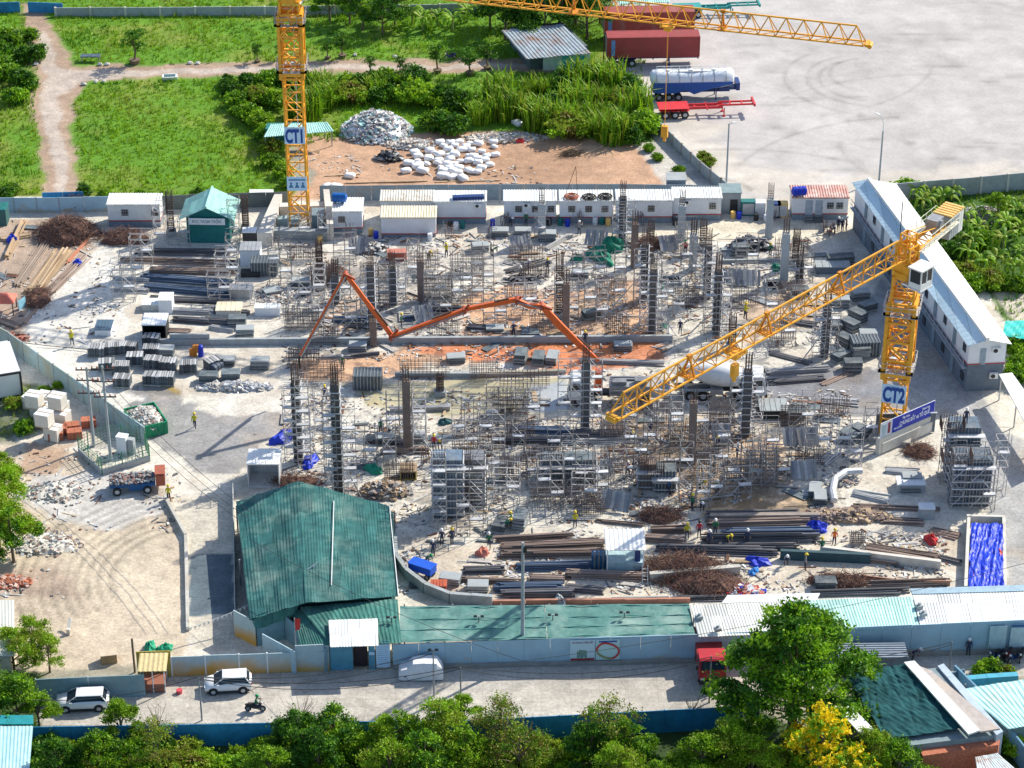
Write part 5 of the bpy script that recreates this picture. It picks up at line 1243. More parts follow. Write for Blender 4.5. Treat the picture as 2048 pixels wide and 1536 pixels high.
# white walkway canopy running off to the right
t = thing('walkway_canopy', P(2010, 800), 0, '=white flat canopy running towards the right edge below the long office', 'canopy'); o0 = P(2010, 800)
a, b, c, d = [p - o0 for p in (P(2052, 862, 2.9), P(2110, 850, 2.9), P(2018, 742, 2.9), P(1955, 748, 2.9))]
m = MB(); m.plate(*[p - o0 for p in (P(1998, 748, 2.9), P(2024, 745, 2.9), P(2120, 880, 2.9), P(2080, 900, 2.9))], .12); part('roof', m, WHITE, t)
for u in (0, .4, .8):
    v = (P(2003, 752, 2.9) - o0).lerp(P(2080, 890, 2.9) - o0, u); m = MB(); m.box((v.x, v.y, 1.4), (.12, .12, 2.8)); part('post', m, GALV, t)
t = thing('teal_tarp', P(2030, 690), 0, '=bright turquoise tarpaulin shelter at the right edge', 'tarp shelter'); o0 = P(2030, 690)
m = MB(); m.cloth(*[p - o0 for p in (P(2005, 672, 1.8), P(2090, 690, 1.5), P(2090, 640, 2), P(2010, 645, 2.2))], 14, 10, .25, seed=4); part('sheet', m, mat((.02, .5, .45), .6, var=.15), t)
for px, py in ((2008, 690), (2040, 700)): v = P(px, py) - o0; m = MB(); m.box((v.x, v.y, .9), (.08, .08, 1.8)); part('post', m, GALV, t)
# banana grove and scrub on the right
for i, (px, py) in enumerate([(1830, 400), (1860, 408), (1885, 415), (1845, 425), (1905, 402), (1925, 455), (1955, 470), (1985, 455), (2010, 470), (1940, 500), (1975, 510), (2005, 505), (2035, 480), (2040, 520), (1960, 545), (1990, 540), (2025, 550), (1915, 480), (1900, 450), (2030, 440), (2060, 500), (1935, 525), (1880, 440), (2050, 560), (2005, 430), (1950, 440)]):
    BUSH.put('banana%d' % (i % 4), G(px, py), i * 1.9, 'banana plant with broad drooping leaves in the grove', 'banana plants in the grove on the right', [.95, .8, 1.1][i % 3])
for i, (px, py, k) in enumerate([(1820, 392, 'bushA'), (1925, 560, 'bushD'), (1950, 575, 'bushA'), (1985, 575, 'bushD'), (2020, 580, 'bushA'), (2045, 455, 'bushB'), (1890, 470, 'bushB'), (1910, 510, 'bushB'), (2040, 700, 'bushA'), (2050, 730, 'bushC'), (2030, 740, 'bushA'), (2060, 760, 'bushC'), (2035, 770, 'bushA'), (1870, 455, 'bushB'), (1975, 490, 'bushA')]):
    BUSH.put(k, G(px, py), i, 'green bush filling the grove beside the long office', 'bushes in the grove on the right', 1.0)
TREE.put('bright', G(1993, 438), 0, '=small bright young tree beside the pinkish rubble', None, .55)
heap('rubble_heap', '=pinkish grey rubble heap beyond the crane counterweights', 'rubble heap', P(1965, 432), 3.2, 2.2, .9, 420, [mat((.45, .38, .38), .9), GCONC, PCONC], .32, 12, kind='stuff')
# ================================================================== TOWER CRANES
b1 = P(600, 452); h1 = top_at(0, -40, b1)
zz = lambda py, b: top_at(0, py, b)
tip1 = P(1752, 90, h1); dv = Vector(b1) - tip1; dv.z = 0; dv.normalize()
hk1 = Vector(b1).lerp(Vector((tip1.x, tip1.y, 0)), .655)
c1, r1, l1 = tower_crane('=yellow tower crane with CT1 board, its jib crossing the top of the picture', b1, 2.1, 0, tip1, h1, Vector(b1) + dv * 14, 'CT1', zz(262, b1), (zz(150, b1), zz(22, b1)), hook=top_at(0, 262, P(1346, 999) if 0 else hk1))
sb = thing_part('notice_board', c1); m = MB(); z_ = zz(358, b1); m.box((0, -1.27, z_), (2.3, .06, 1.75)); part('board', m, SIGNW, sb)
m = MB(); m.box((0, -1.31, z_ + .5), (1.9, .02, .16))
for x in (-.68, 0, .68): m.add([(x - .27, -1.315, z_ - .5), (x + .27, -1.315, z_ - .5), (x + .08, -1.315, z_ - .05), (x - .08, -1.315, z_ - .05)], [(0, 1, 2, 3)]); m.tube((x, -1.33, z_ + .07), (x, -1.31, z_ + .07), .12, 8)
part('figures', m, mat((.06, .2, .4), .5), sb)
b2 = P(1783, 868); h2 = top_at(0, 506, b2); tip2 = P(1213, 842, h2)
c2, r2_, l2 = tower_crane('=yellow tower crane with CT2 board, its jib slanting down to the left', b2, 2.15, R(-15), tip2, h2, P(1908, 430, h2), 'CT2', zz(776, b2), (zz(748, b2), zz(598, b2)), cab_y=2.1, tf=.6, hook=h2 - 2.2)
print('crane', h1, l1, h2, l2, (P(1916, 440, h2) - Vector(b2)).length)
t = thing('wind_flag', P(1800, 470, h2 + .3), 0, '=thin mast with small lamps on the second crane counter jib', 'mast')
m = MB(); m.tube((0, 0, 0), (0, 0, 3.6), .05, 5); part('pole', m, DARK, t)
for i, (px, py, z) in enumerate([(1490, 640, h2)]): PPL.put(('reach', 'yellow', 'yellow'), P(px, py, z), 2, '=worker in yellow riding on the second crane jib', 'workers on the site')

# banner parapet at the second crane
def fbox(px0, py0, px1, py1, z0, z1, th, m, name, desc, cat, grp=None, side=1):
    a = P(px0, py0, z0); b = P(px1, py1, z0); d = b - a; mb = MB(); mb.box((d.length / 2, side * th / 2, (z1 - z0) / 2), (d.length, th, z1 - z0))
    return solo(name, mb, m, a, math.atan2(d.y, d.x), desc, cat, grp)
a = P(1757, 911); b = P(1867, 862); d = b - a; t = thing('banner_parapet', a, math.atan2(d.y, d.x), '=cream concrete parapet carrying a blue banner at the second crane', 'parapet')
Lp = d.length; m = MB(); m.box((Lp / 2, .25, .95), (Lp, .5, 1.9)); m.box((Lp / 2, -.06, .75), (Lp * .9, .14, 1.1)); part('wall', m, PCONC, t)
m = MB(); m.box((Lp / 2, .1, 2.75), (Lp * .98, .06, 1.7)); bn = part('banner', m, WPANEL, t); m = MB(); m.box((Lp * .6, .06, 2.75), (Lp * .76, .04, 1.6)); part('blue_field', m, mat((.01, .03, .42), .5, var=.05), bn)
text('CHUNG BẤT và TỔ QUẾ', .62, (Lp * .62, .03, 2.62), (R(90), 0, 0), INKW, bn, sx=.62)
text('THI CÔNG', .3, (Lp * .32, .03, 2.3), (R(90), 0, 0), INKW, bn, sx=.8); text('Tập đoàn', .34, (Lp * .46, .03, 3.2), (R(90), 0, 0), INKW, bn, sx=.8); text('Thành Vinh', .34, (Lp * .82, .03, 3.2), (R(90), 0, 0), INKW, bn, sx=.7)
m = MB(); m.box((.55, .05, 2.7), (.5, .03, 1.3)); m.box((1.25, .05, 2.75), (.3, .03, 1.2), mi=1); part('worker_picture', m, [mat((.45, .6, .65), .6), mat((.3, .05, .08), .6)], bn)
t = thing('back_parapet', P(1760, 868), R(2), '=grey sheet parapet with white rail behind the second crane mast', 'parapet')
m = MB(); m.box((2.5, .1, 1.2), (6, .1, 2.2)); part('sheet', m, FORMB, t); m = MB(); m.box((2.5, .05, 2.35), (6.2, .1, .1)); part('rail', m, WHITE, t)

# ================================================================== CONCRETE PUMP AND MIXER
def lorry_cab(t, x, y0, m, w_=2.4, l=2.0, z0=.7, h=2.2, roof=None):
    """cab facing -x, front at x"""
    b = MB(); hw = w_ / 2
    b.loft([[(xx, hw * k, z) for xx, z in ((x + .12, z0), (x, z0 + .5), (x + .08, z0 + 1.15), (x + .32, z0 + h - .1), (x + .5, z0 + h), (x + l, z0 + h), (x + l, z0))] for k in (-1, -.96, .96, 1)]); c = part('cab', b, m, t)
    g = MB(); g.add([(x + .06, -hw * .88, z0 + 1.2), (x + .06, hw * .88, z0 + 1.2), (x + .28, hw * .85, z0 + h - .18), (x + .28, -hw * .85, z0 + h - .18)], [(0, 3, 2, 1)]); part('windscreen', g, GLASS, c)
    for s in (-1, 1):
        g = MB(); g.add([(x + .35, s * (hw + .01), z0 + 1.15), (x + l - .5, s * (hw + .01), z0 + 1.15), (x + l - .5, s * (hw + .01), z0 + h - .25), (x + .5, s * (hw + .01), z0 + h - .25)], [(0, 1, 2, 3)]); part('side_window', g, GLASS, c)
        g = MB(); g.box((x + .1, s * (hw + .22), z0 + 1.5), (.1, .2, .5)); part('mirror', g, DARK, c)
        g = MB(); g.box((x + .02, s * hw * .75, z0 + .3), (.08, .35, .2)); part('headlight', g, WHITE, c)
    g = MB(); g.box((x + .05, 0, z0 - .05), (.25, w_, .35)); part('bumper', g, DARK, c)
    return c
t = thing('concrete_pump_truck', P(1136, 800), R(-1), '=grey concrete pump truck whose orange boom zigzags to the left', 'pump truck')
lorry_cab(t, 0, 0, WHITE)
m = MB(); m.box((5.8, 0, 1.0), (8, 1.0, .35)); part('chassis', m, DARK, t)
for k, (x0, x1, z0, z1, c_) in enumerate([(4.2, 8.6, 1.25, 2.3, GALV), (8.6, 10.2, 1.1, 1.9, GALV)]):
    m = MB(); m.box(((x0 + x1) / 2, 0, (z0 + z1) / 2), (x1 - x0, 2.2, z1 - z0)); part('deck', m, c_, t)
m = MB(); m.path([(4.3, .5, 2.45), (6, .5, 2.5), (8.4, .5, 2.35)], .09, 6); m.path([(4.3, .1, 2.45), (8.4, .2, 2.35)], .09, 6); m.box((7.4, -.5, 2.6), (1.2, .9, .6)); m.box((5.2, -.5, 2.5), (1.5, .8, .4)); m.box((6.3, 0, 1.5), (4.2, 2.4, .12)); part('pump_gear', m, STEEL, t)
m = MB(); m.tube((9.4, 0, 1.6), (10.3, 0, 1.5), .75, 10, .9); part('hopper', m, STEEL, t)
for x in (1.1, 2.5, 6.6, 7.9):
    for y in (-1, 1): wheel(t, x, y, .52, .35)
for x, s in ((3.2, -1), (3.2, 1), (8.8, -1), (8.8, 1)):
    m = MB(); m.box((x, s * 2.0, .75), (.3, 1.8, .3)); m.box((x, s * 2.9, .38), (.28, .28, .76)); m.box((x, s * 2.9, .04), (.6, .6, .1)); part('outrigger', m, PALEST, t)
m = MB(); m.tube((3.1, 0, 1.2), (3.1, 0, 3.0), .5, 10, .4); m.box((3.1, 0, 3.2), (.7, .9, .6)); part('turret', m, ORANGE, t)
# boom: knuckles lie in one upright plane through the turret
root = P(1136, 800) + Vector((3.1 * math.cos(R(-1)), 0, 0)); Y0 = root.y
def onplane(px, py):
    dd = _f + Vector(((px - 1024) / FPX, 0, 0)) - _u * ((py - 768) / FPX); k = (Y0 - CAMP.y) / dd.y; return CAMP + dd * k
K = [onplane(*q) for q in ((1197, 722), (1083, 612), (1035, 601), (928, 622), (783, 676), (690, 552), (600, 714))]
wds = [(.7, .62), (.62, .58), (.6, .52), (.55, .48), (.48, .38), (.34, .24)]
bt = t
for i, (a_, b_) in enumerate(zip(K, K[1:])):
    m = MB(); a = a_ - P(1136, 800); b = b_ - P(1136, 800); d = (b - a).normalized(); n_ = Vector((-d.z, 0, d.x))
    if i == 0: seq = [(0, .3), (.3, .62), (.7, .72), (1, .6)]
    elif i == 2: seq = [(0, .46), (.4, .5), (1, .36)]
    elif i == 1: seq = [(0, .5), (.5, .52), (1, .46)]
    else: seq = [(0, wds[i][0]), (.5, (wds[i][0] + wds[i][1]) / 1.9), (1, wds[i][1])]
    off = Vector((0, (-.16 if i % 2 else .16), 0)); ww = .17 if i < 4 else .11
    rings = []
    for u, h in seq:
        c = a.lerp(b, u) + off + (n_ * (.25 * math.sin(u * math.pi)) if i < 2 else Vector()); rings.append([c + n_ * h / 2 + Vector((0, ww, 0)), c + n_ * h / 2 - Vector((0, ww, 0)), c - n_ * h / 2 - Vector((0, ww, 0)), c - n_ * h / 2 + Vector((0, ww, 0))])
    m.loft(rings); o = part('boom_section', m, ORANGE, bt)
    pm = MB(); pm.path([a + off * 2.4 + n_ * .1, b + off * 2.4 + n_ * .1], .075, 6); part('delivery_pipe', pm, mat((.6, .35, .05), .5) if i == 0 else STEEL, o)
    if i < 5:
        km = MB(); km.tube(b + Vector((0, -.42, 0)), b + Vector((0, .42, 0)), .3 if i < 4 else .24, 10); km.bar(b, b + (a - b) * .12 + n_ * -.5, .2); part('knuckle', km, mat((.35, .06, .02), .6), o)
        km = MB(); km.tube(a.lerp(b, .15) - n_ * .35, a.lerp(b, .42) - n_ * .3, .1, 6); km.bar(b, b - Vector((.1, 0, .7)), .1); part('ram', km, RUST, o)
e = K[-1] - P(1136, 800); m = MB(); m.path([e, e + Vector((-.15, 0, -.6)), e + Vector((-.1, 0, -1.6))], .11, 8); part('end_hose', m, RUBBER, t)
# mixer, cab to the right
t = thing('concrete_mixer_truck', P(1531, 792), R(179), '=white concrete mixer truck under the second crane jib, cab to the right', 'mixer truck')
lorry_cab(t, 0, 0, WPANEL)
m = MB(); m.box((5.2, 0, 1.0), (8.4, 1, .35)); part('chassis', m, DARK, t)
def rg(x, r, z): return [(x, r * math.cos(a), z + r * math.sin(a)) for a in [k * math.pi / 9 for k in range(18)]]
m = MB(); m.loft([rg(2.6, .75, 2.35), rg(3.0, 1.15, 2.4), rg(4.6, 1.3, 2.55), rg(6.2, 1.2, 2.75), rg(8.2, .6, 3.1), rg(8.7, .5, 3.2)]); part('drum', m, mat((.7, .73, .75), .45, var=.06, dirt=(.45, .42, .38, .5)), t, True)
m = MB(); m.tube((8.6, 0, 3.7), (8.6, 0, 3.0), .75, 10, .35); m.bar((8.9, 0, 2.8), (9.7, 0, 1.6), .3); part('chute', m, STEEL, t)
m = MB(); m.box((2.4, 0, 1.9), (.3, 2, 1.6)); m.box((8.3, 0, 1.9), (.3, 1.6, 1.6)); part('drum_stand', m, GALV, t)
m = MB()
for y in (-1.05, 1.05): m.box((7.1, y, 1.25), (2.9, .5, .06))
part('mudguard', m, GCONC, t)
for x in (1.0, 2.9, 6.5, 7.8):
    for y in (-1, 1): wheel(t, x, y, .52, .36)
m = MB(); m.box((5.1, 0, 1.0), (1.3, 2.1, .6)); part('tank', m, STEEL, t)

# ================================================================== COLUMNS AND SCAFFOLD
def cage(mb, w_, d_, h, n, r=.025, ties=.5, z0=0, mi=0, spread=0):
    g = random.Random(n); per = []
    for i in range(n):
        u = i / n * 4; s = int(u); f = u - s; x, y = [(-1 + 2 * f, -1), (1, -1 + 2 * f), (1 - 2 * f, 1), (-1, 1 - 2 * f)][s]; per.append((x * w_ / 2, y * d_ / 2))
    for x, y in per: mb.bar((x, y, z0), (x * (1 + g.uniform(-1, 1) * spread), y * (1 + g.uniform(-1, 1) * spread), z0 + h * g.uniform(.93, 1.04)), r * 2, mi=mi)
    if ties:
        for k in range(int(h * .8 / ties)):
            z = z0 + .2 + k * ties; c = [(-w_ / 2, -d_ / 2), (w_ / 2, -d_ / 2), (w_ / 2, d_ / 2), (-w_ / 2, d_ / 2)]
            for i in range(4): mb.bar((*c[i], z), (*c[(i + 1) % 4], z), r * 1.6, mi=mi)
def col_proto(key):
    k, h = key
    t = thing('column', (0, 0, 0), 0, 'column', 'column')
    if k == 'bare':
        m = MB(); m.box((0, 0, h / 2), (.85, .85, h)); part('shaft', m, mat((.42, .47, .5), .85, var=.1, bump=.1), t)
        m = MB(); cage(m, .62, .62, 1.9, 10, .03, .6, h); part('starter_bars', m, REBAR, t)
    elif k == 'form':
        m = MB(); m.box((0, 0, h / 2), (.8, .8, h)); part('formwork', m, mat((.08, .08, .085), .8, var=.35, scale=3, dirt=(.24, .2, .17, .6), rand=.3), t)
        m = MB(); cage(m, .62, .62, 2.0, 10, .03, .5, h); part('starter_bars', m, REBAR, t)
        for i in range(int(h / .75)):
            z = .4 + i * .75; m = MB()
            for s in (-1, 1): m.box((.12 * s, s * .47, z), (1.35, .07, .08)); m.box((s * .47, .12 * s, z + .09), (.07, 1.35, .08))
            part('clamp', m, PALEST, t)
    elif k == 'cage':
        m = MB(); cage(m, .7, .7, h, 18, .035, .3, 0, spread=.1); part('bars', m, REBAR, t)
        m = MB(); m.box((0, 0, .3), (1.1, 1.1, .6)); part('kicker', m, GCONC, t)
    elif k == 'ply':
        m = MB(); m.box((0, 0, h / 2), (.75, .75, h)); part('formwork', m, PLY, t)
        m = MB(); cage(m, .55, .55, 1.6, 8, .03, .5, h); part('starter_bars', m, REBAR, t)
    return t
CP = Pool(col_proto); GC_ = 'columns of the new building'
def ladder(px, py, h, rz, desc='aluminium ladder fixed beside a column'):
    t = thing('ladder', P(px, py), rz, desc, 'ladder', 'ladders on the scaffolds'); m = MB()
    for x in (-.25, .25): m.bar((x, 0, 0), (x, .5, h), .07)
    part('stile', m, PALEST, t); r_ = MB()
    for k in range(int(h / .33)): r_.bar((-.25, .5 * k * .33 / h, .2 + k * .33), (.25, .5 * k * .33 / h, .2 + k * .33), .055)
    part('rungs', r_, PALEST, t); return t
for px, py, top, k, d_ in [
 (1083, 476, 405, 'bare', ''), (1362, 480, 408, 'bare', ''), (1385, 540, 468, 'bare', ''), (1537, 475, 400, 'bare', ''), (1567, 562, 466, 'bare', ''),
 (598, 922, 765, 'form', ''), (678, 990, 762, 'form', ''), (1244, 488, 395, 'form', ''), (1287, 600, 490, 'form', ''), (1304, 665, 545, 'form', ''), (1413, 595, 490, 'form', ''), (1432, 665, 545, 'form', ''),
 (1170, 860, 722, 'form', ''), (1648, 712, 600, 'form', ''), (1598, 562, 525, 'form', ''), (744, 656, 535, 'form', ''), (786, 608, 535, 'form', ''), (1490, 870, 740, 'form', ''), (672, 605, 548, 'form', ''),
 (815, 900, 765, 'ply', ''), (1382, 926, 802, 'ply', ''), (1268, 534, 450, 'ply', ''), (842, 602, 525, 'ply', ''), (1132, 665, 565, 'ply', ''), (747, 690, 640, 'ply', ''),
 (1118, 635, 500, 'cage', ''), (1463, 695, 625, 'cage', ''), (343, 470, 385, 'cage', ''), (492, 460, 388, 'cage', ''), (1590, 530, 455, 'cage', ''), (1300, 520, 440, 'cage', ''), (1405, 500, 440, 'cage', ''), (1500, 830, 770, 'cage', ''), (880, 790, 745, 'cage', ''), (640, 560, 480, 'cage', '')]:
    b = P(px, py); h = round(top_at(0, top, b) * 2) / 2
    CP.put((k, h), b, R(rnd.uniform(-6, 6)), {'bare': 'bare grey concrete column with starter bars', 'form': 'dark formwork column ringed with clamps', 'ply': 'brown plywood column form', 'cage': 'rusty rebar column cage'}[k], GC_)
SCF = mat((.36, .35, .35), .6, .25, var=.3, rand=.45)
def scaf(key):
    nx_, ny_, lv, bay, lift = key
    t = thing('scaffold_tower', (0, 0, 0), 0, 'steel tube scaffold tower', 'scaffold'); g = random.Random(str(key))
    W_, D_, H_ = nx_ * bay, ny_ * bay, lv * lift; m = MB(); r = .058
    for i in range(nx_ + 1):
        for j in range(ny_ + 1): m.bar((i * bay - W_ / 2, j * bay - D_ / 2, 0), (i * bay - W_ / 2, j * bay - D_ / 2, H_ + g.uniform(.2, 1.1)), r)
    for k in range(lv + 1):
        z = .25 + k * lift
        for j in range(ny_ + 1): m.bar((-W_ / 2, j * bay - D_ / 2, z), (W_ / 2, j * bay - D_ / 2, z), r * .85); m.bar((-W_ / 2, j * bay - D_ / 2, z + lift * .5), (W_ / 2, j * bay - D_ / 2, z + lift * .5), r * .7)
        for i in range(nx_ + 1): m.bar((i * bay - W_ / 2, -D_ / 2, z), (i * bay - W_ / 2, D_ / 2, z), r * .85)
    part('frame', m, SCF, t)
    for k in range(lv):
        z = .25 + k * lift; s = -1 if k % 2 else 1; 
        for ss in (s, -s): m = MB(); m.bar((-W_ / 2 * ss, -ss * s * D_ / 2, z), ((-W_ / 2 + bay) * ss, -ss * s * D_ / 2, z + lift), r * .7); part('brace', m, PALEST, t)
        if k and g.random() < .75:
            i = g.randrange(nx_); m = MB(); m.box((i * bay - W_ / 2 + bay / 2, -D_ / 2 + .25, z + .06), (bay * .97, .5, .06)); part('deck', m, PALEST, t)
    return t
SF = Pool(scaf); GS_ = 'scaffold towers around the columns'
for px, py, nx_, ny_, lv, rz in [
 (610, 928, 1, 1, 6, 3), (585, 920, 1, 1, 5, -4), (665, 992, 1, 1, 7, 0), (702, 990, 1, 1, 6, 4), (800, 890, 2, 1, 4, 0), (840, 895, 1, 2, 4, 0), (930, 905, 2, 1, 3, 2), (985, 905, 2, 1, 3, -2), (960, 850, 3, 1, 2, 0), (1010, 822, 3, 1, 2, 0),
 (1140, 858, 2, 1, 5, 0), (1190, 858, 1, 1, 5, 0), (1100, 1005, 2, 2, 3, 3), (1150, 965, 2, 2, 3, -2), (1120, 935, 2, 1, 3, 0), (1200, 990, 1, 2, 3, 5), (1350, 900, 1, 2, 4, 0), (1400, 920, 1, 1, 4, 5), (1470, 860, 1, 1, 4, 0), (1510, 862, 1, 1, 4, 3), (1520, 960, 2, 2, 2, 0), (1405, 1010, 1, 1, 3, 0), (1370, 1000, 1, 1, 4, 0),
 (945, 600, 2, 2, 3, 0), (915, 606, 1, 1, 3, 0), (965, 575, 2, 1, 3, 0), (870, 600, 2, 1, 2, 2), (600, 610, 2, 1, 2, 0), (640, 590, 1, 2, 2, 0), (735, 650, 1, 1, 4, 0), (770, 610, 1, 1, 3, 0), (800, 600, 1, 1, 3, 3),
 (1235, 490, 1, 1, 3, 0), (1258, 490, 1, 1, 3, 0), (1278, 605, 1, 1, 4, 0), (1320, 668, 1, 1, 4, 4), (1290, 660, 1, 1, 4, 0), (1420, 600, 1, 1, 4, 0), (1400, 600, 1, 1, 3, 0), (1448, 665, 1, 1, 4, 0), (1418, 665, 1, 1, 4, 3), (1120, 640, 1, 1, 4, 0), (1145, 640, 1, 1, 3, 2), (1145, 570, 2, 1, 2, 0), (1635, 715, 1, 1, 4, 0), (1662, 712, 1, 1, 4, 0), (1585, 565, 1, 1, 2, 0), (1612, 560, 1, 1, 2, 5), (1590, 640, 1, 1, 2, 0),
 (1910, 1012, 1, 1, 4, 0), (1960, 1015, 2, 1, 4, 0), (1995, 985, 1, 1, 4, 0), (1890, 960, 1, 1, 4, 0), (940, 1065, 2, 1, 4, 0), (880, 1050, 1, 1, 5, 0), (960, 1010, 1, 2, 4, 0), (360, 488, 2, 1, 2, 0), (322, 492, 1, 1, 3, 0), (470, 480, 1, 1, 3, 0), (600, 480, 2, 1, 2, 0), (650, 480, 1, 1, 2, 0), (1740, 880, 1, 1, 2, 0), (1080, 480, 1, 1, 2, 0), (1240, 560, 1, 1, 2, 0), (1180, 620, 1, 1, 2, 0), (780, 930, 1, 1, 3, 0), (250, 598, 2, 1, 2, 0), (265, 560, 2, 1, 2, 2), (285, 525, 2, 1, 2, 0), (440, 600, 2, 1, 2, 0), (455, 560, 2, 1, 2, -2), (465, 525, 1, 1, 2, 0), (1055, 840, 2, 1, 2, 0), (1430, 1000, 1, 1, 3, 4), (1260, 900, 1, 1, 3, 0), (1310, 600, 1, 1, 3, 0), (690, 600, 1, 1, 3, 3)] + [(x + rnd.uniform(-12, 12), y + rnd.uniform(-8, 8), rnd.choice((1, 2, 2)), 1, rnd.choice((2, 2, 3)), rnd.uniform(-6, 6)) for x, y in ((560, 560), (700, 530), (830, 560), (880, 640), (1000, 640), (1060, 620), (1210, 640), (1240, 600), (1350, 640), (1380, 560), (1490, 540), (1530, 640), (1560, 690), (1360, 500), (1200, 560), (640, 640), (700, 660), (640, 870), (730, 920), (900, 940), (1040, 900), (1060, 960), (1240, 860), (1240, 960), (1290, 900), (1330, 870), (1440, 900), (1450, 960), (1540, 900), (1560, 960), (1600, 860), (1640, 900), (1020, 1000), (980, 960), (1170, 1010), (1300, 960), (1480, 1000), (1690, 930))]:
    SF.put((nx_, ny_, lv, 1.25, 1.5), P(px, py), R(rz), 'galvanised tube scaffold tower with narrow decks', GS_)
for px, py, h in [(618, 925, 6), (692, 990, 8), (660, 992, 7), (640, 478, 3), (1250, 492, 5), (1448, 668, 5), (505, 610, 1.6), (1290, 1170, 1.8), (1320, 668, 5), (1655, 716, 5), (1180, 860, 5)]:
    ladder(px, py, h, R(rnd.uniform(-8, 8)))
def tripod(px, py, z, dx, dy, desc='slanting steel prop bracing a column'):
    a = P(px, py); m = MB(); m.tube((dx, dy, 0), (0, 0, z), .05, 5); m.tube((dx * .55, dy * .55, z * .45), (dx * .85, dy * .85, z * .15), .07, 5); m.box((dx, dy, .03), (.2, .2, .05))
    return solo('prop', m, GALV, a, 0, desc, 'prop', 'slanting props')
for px, py, z in [(598, 922, 6), (678, 990, 7), (1287, 600, 4.5), (1304, 665, 5), (1413, 595, 4.5), (1432, 665, 5), (744, 656, 5), (1648, 712, 5), (815, 900, 6), (1170, 860, 5), (905, 1035, 5)]:
    for dx, dy in ((rnd.uniform(2.2, 3.6), -rnd.uniform(.5, 1.6)), (-rnd.uniform(2.2, 3.4), -rnd.uniform(.3, 1.5))): tripod(px, py, z * rnd.uniform(.6, .8), dx, dy)
# wall forms
def wallform(px0, px1, py, h, dep, desc, m_=FORMB, grid=.32, g2='wall forms'):
    a, rz, W_ = frame_of(px0, px1, py); t = thing('wall_form', a, rz, desc, 'wall form', g2)
    m = MB(); m.box((W_ / 2, dep / 2, h / 2), (W_, dep, h)); part('panels', m, m_, t); m = MB()
    for k in range(int(W_ / grid) + 1): m.box((k * grid, -.06, h / 2), (.07, .1, h + .1))
    for k in range(int(dep / grid) + 1): m.box((W_ + .06, k * grid, h / 2), (.1, .07, h + .1)); m.box((-.06, k * grid, h / 2), (.1, .07, h + .1))
    part('studs', m, STEEL, t)
    for k in range(int(h / .8)):
        m = MB(); z = .4 + k * .8; m.box((W_ / 2, -.15, z), (W_ + .5, .1, .12)); m.box((W_ + .15, dep / 2, z + .12), (.1, dep + .5, .12)); m.box((-.15, dep / 2, z + .12), (.1, dep + .5, .12)); part('waler', m, PALEST, t)
    m = MB(); cage(m, W_ * .8, dep * .7, 1.1, 34, .025, .5, h); part('starter_bars', m, REBAR, t)
    m = MB(); m.box((W_ / 2, -.5, h - .6), (W_ + .8, .7, .07)); part('deck', m, PALEST, t)
    return t
wallform(1893, 1950, 965, 6.2, 2.2, '=taller gridded steel wall form beside the haul road')
wallform(1903, 1975, 1012, 5.2, 2.4, '=front gridded steel wall form beside the haul road')
wallform(868, 925, 1035, 6.4, 2.0, '=blue grey gridded wall form near the big green roof')
wallform(925, 968, 1012, 5.2, 1.8, '=dark gridded wall form right of the blue grey one', STEEL)
wallform(1278, 1310, 980, 2.9, 1.4, '=dark brown plywood wall form left of the grey one', PLY)
wallform(1310, 1350, 985, 2.4, 1.6, '=dark grey wall form right of the brown plywood one', FORM)
wallform(1085, 1190, 965, 2.6, 1.6, '=wide dark wall form inside the middle scaffold', FORM)
RBG = mat((.27, .245, .24), .8, var=.35, scale=4, rand=.4)
def wallcage(px0, px1, py, h, desc, dep=.8, n=60):
    a, rz, W_ = frame_of(px0, px1, py); t = thing('rebar_cage', a, rz, desc, 'rebar cage', 'standing rebar cages'); m = MB()
    g = random.Random(px0)
    for k in range(n):
        x = W_ * (k // 2) / (n / 2); y = (k % 2) * dep; m.bar((x, y, 0), (x + g.uniform(-.1, .1), y + g.uniform(-.1, .1), h * g.uniform(.85, 1.1)), .042)
    part('bars', m, RBG, t); m = MB()
    for k in range(int(h / .45)):
        for y in (0, dep): m.bar((0, y, .3 + k * .45), (W_, y, .3 + k * .45), .045)
    part('ties', m, REBAR, t); return t
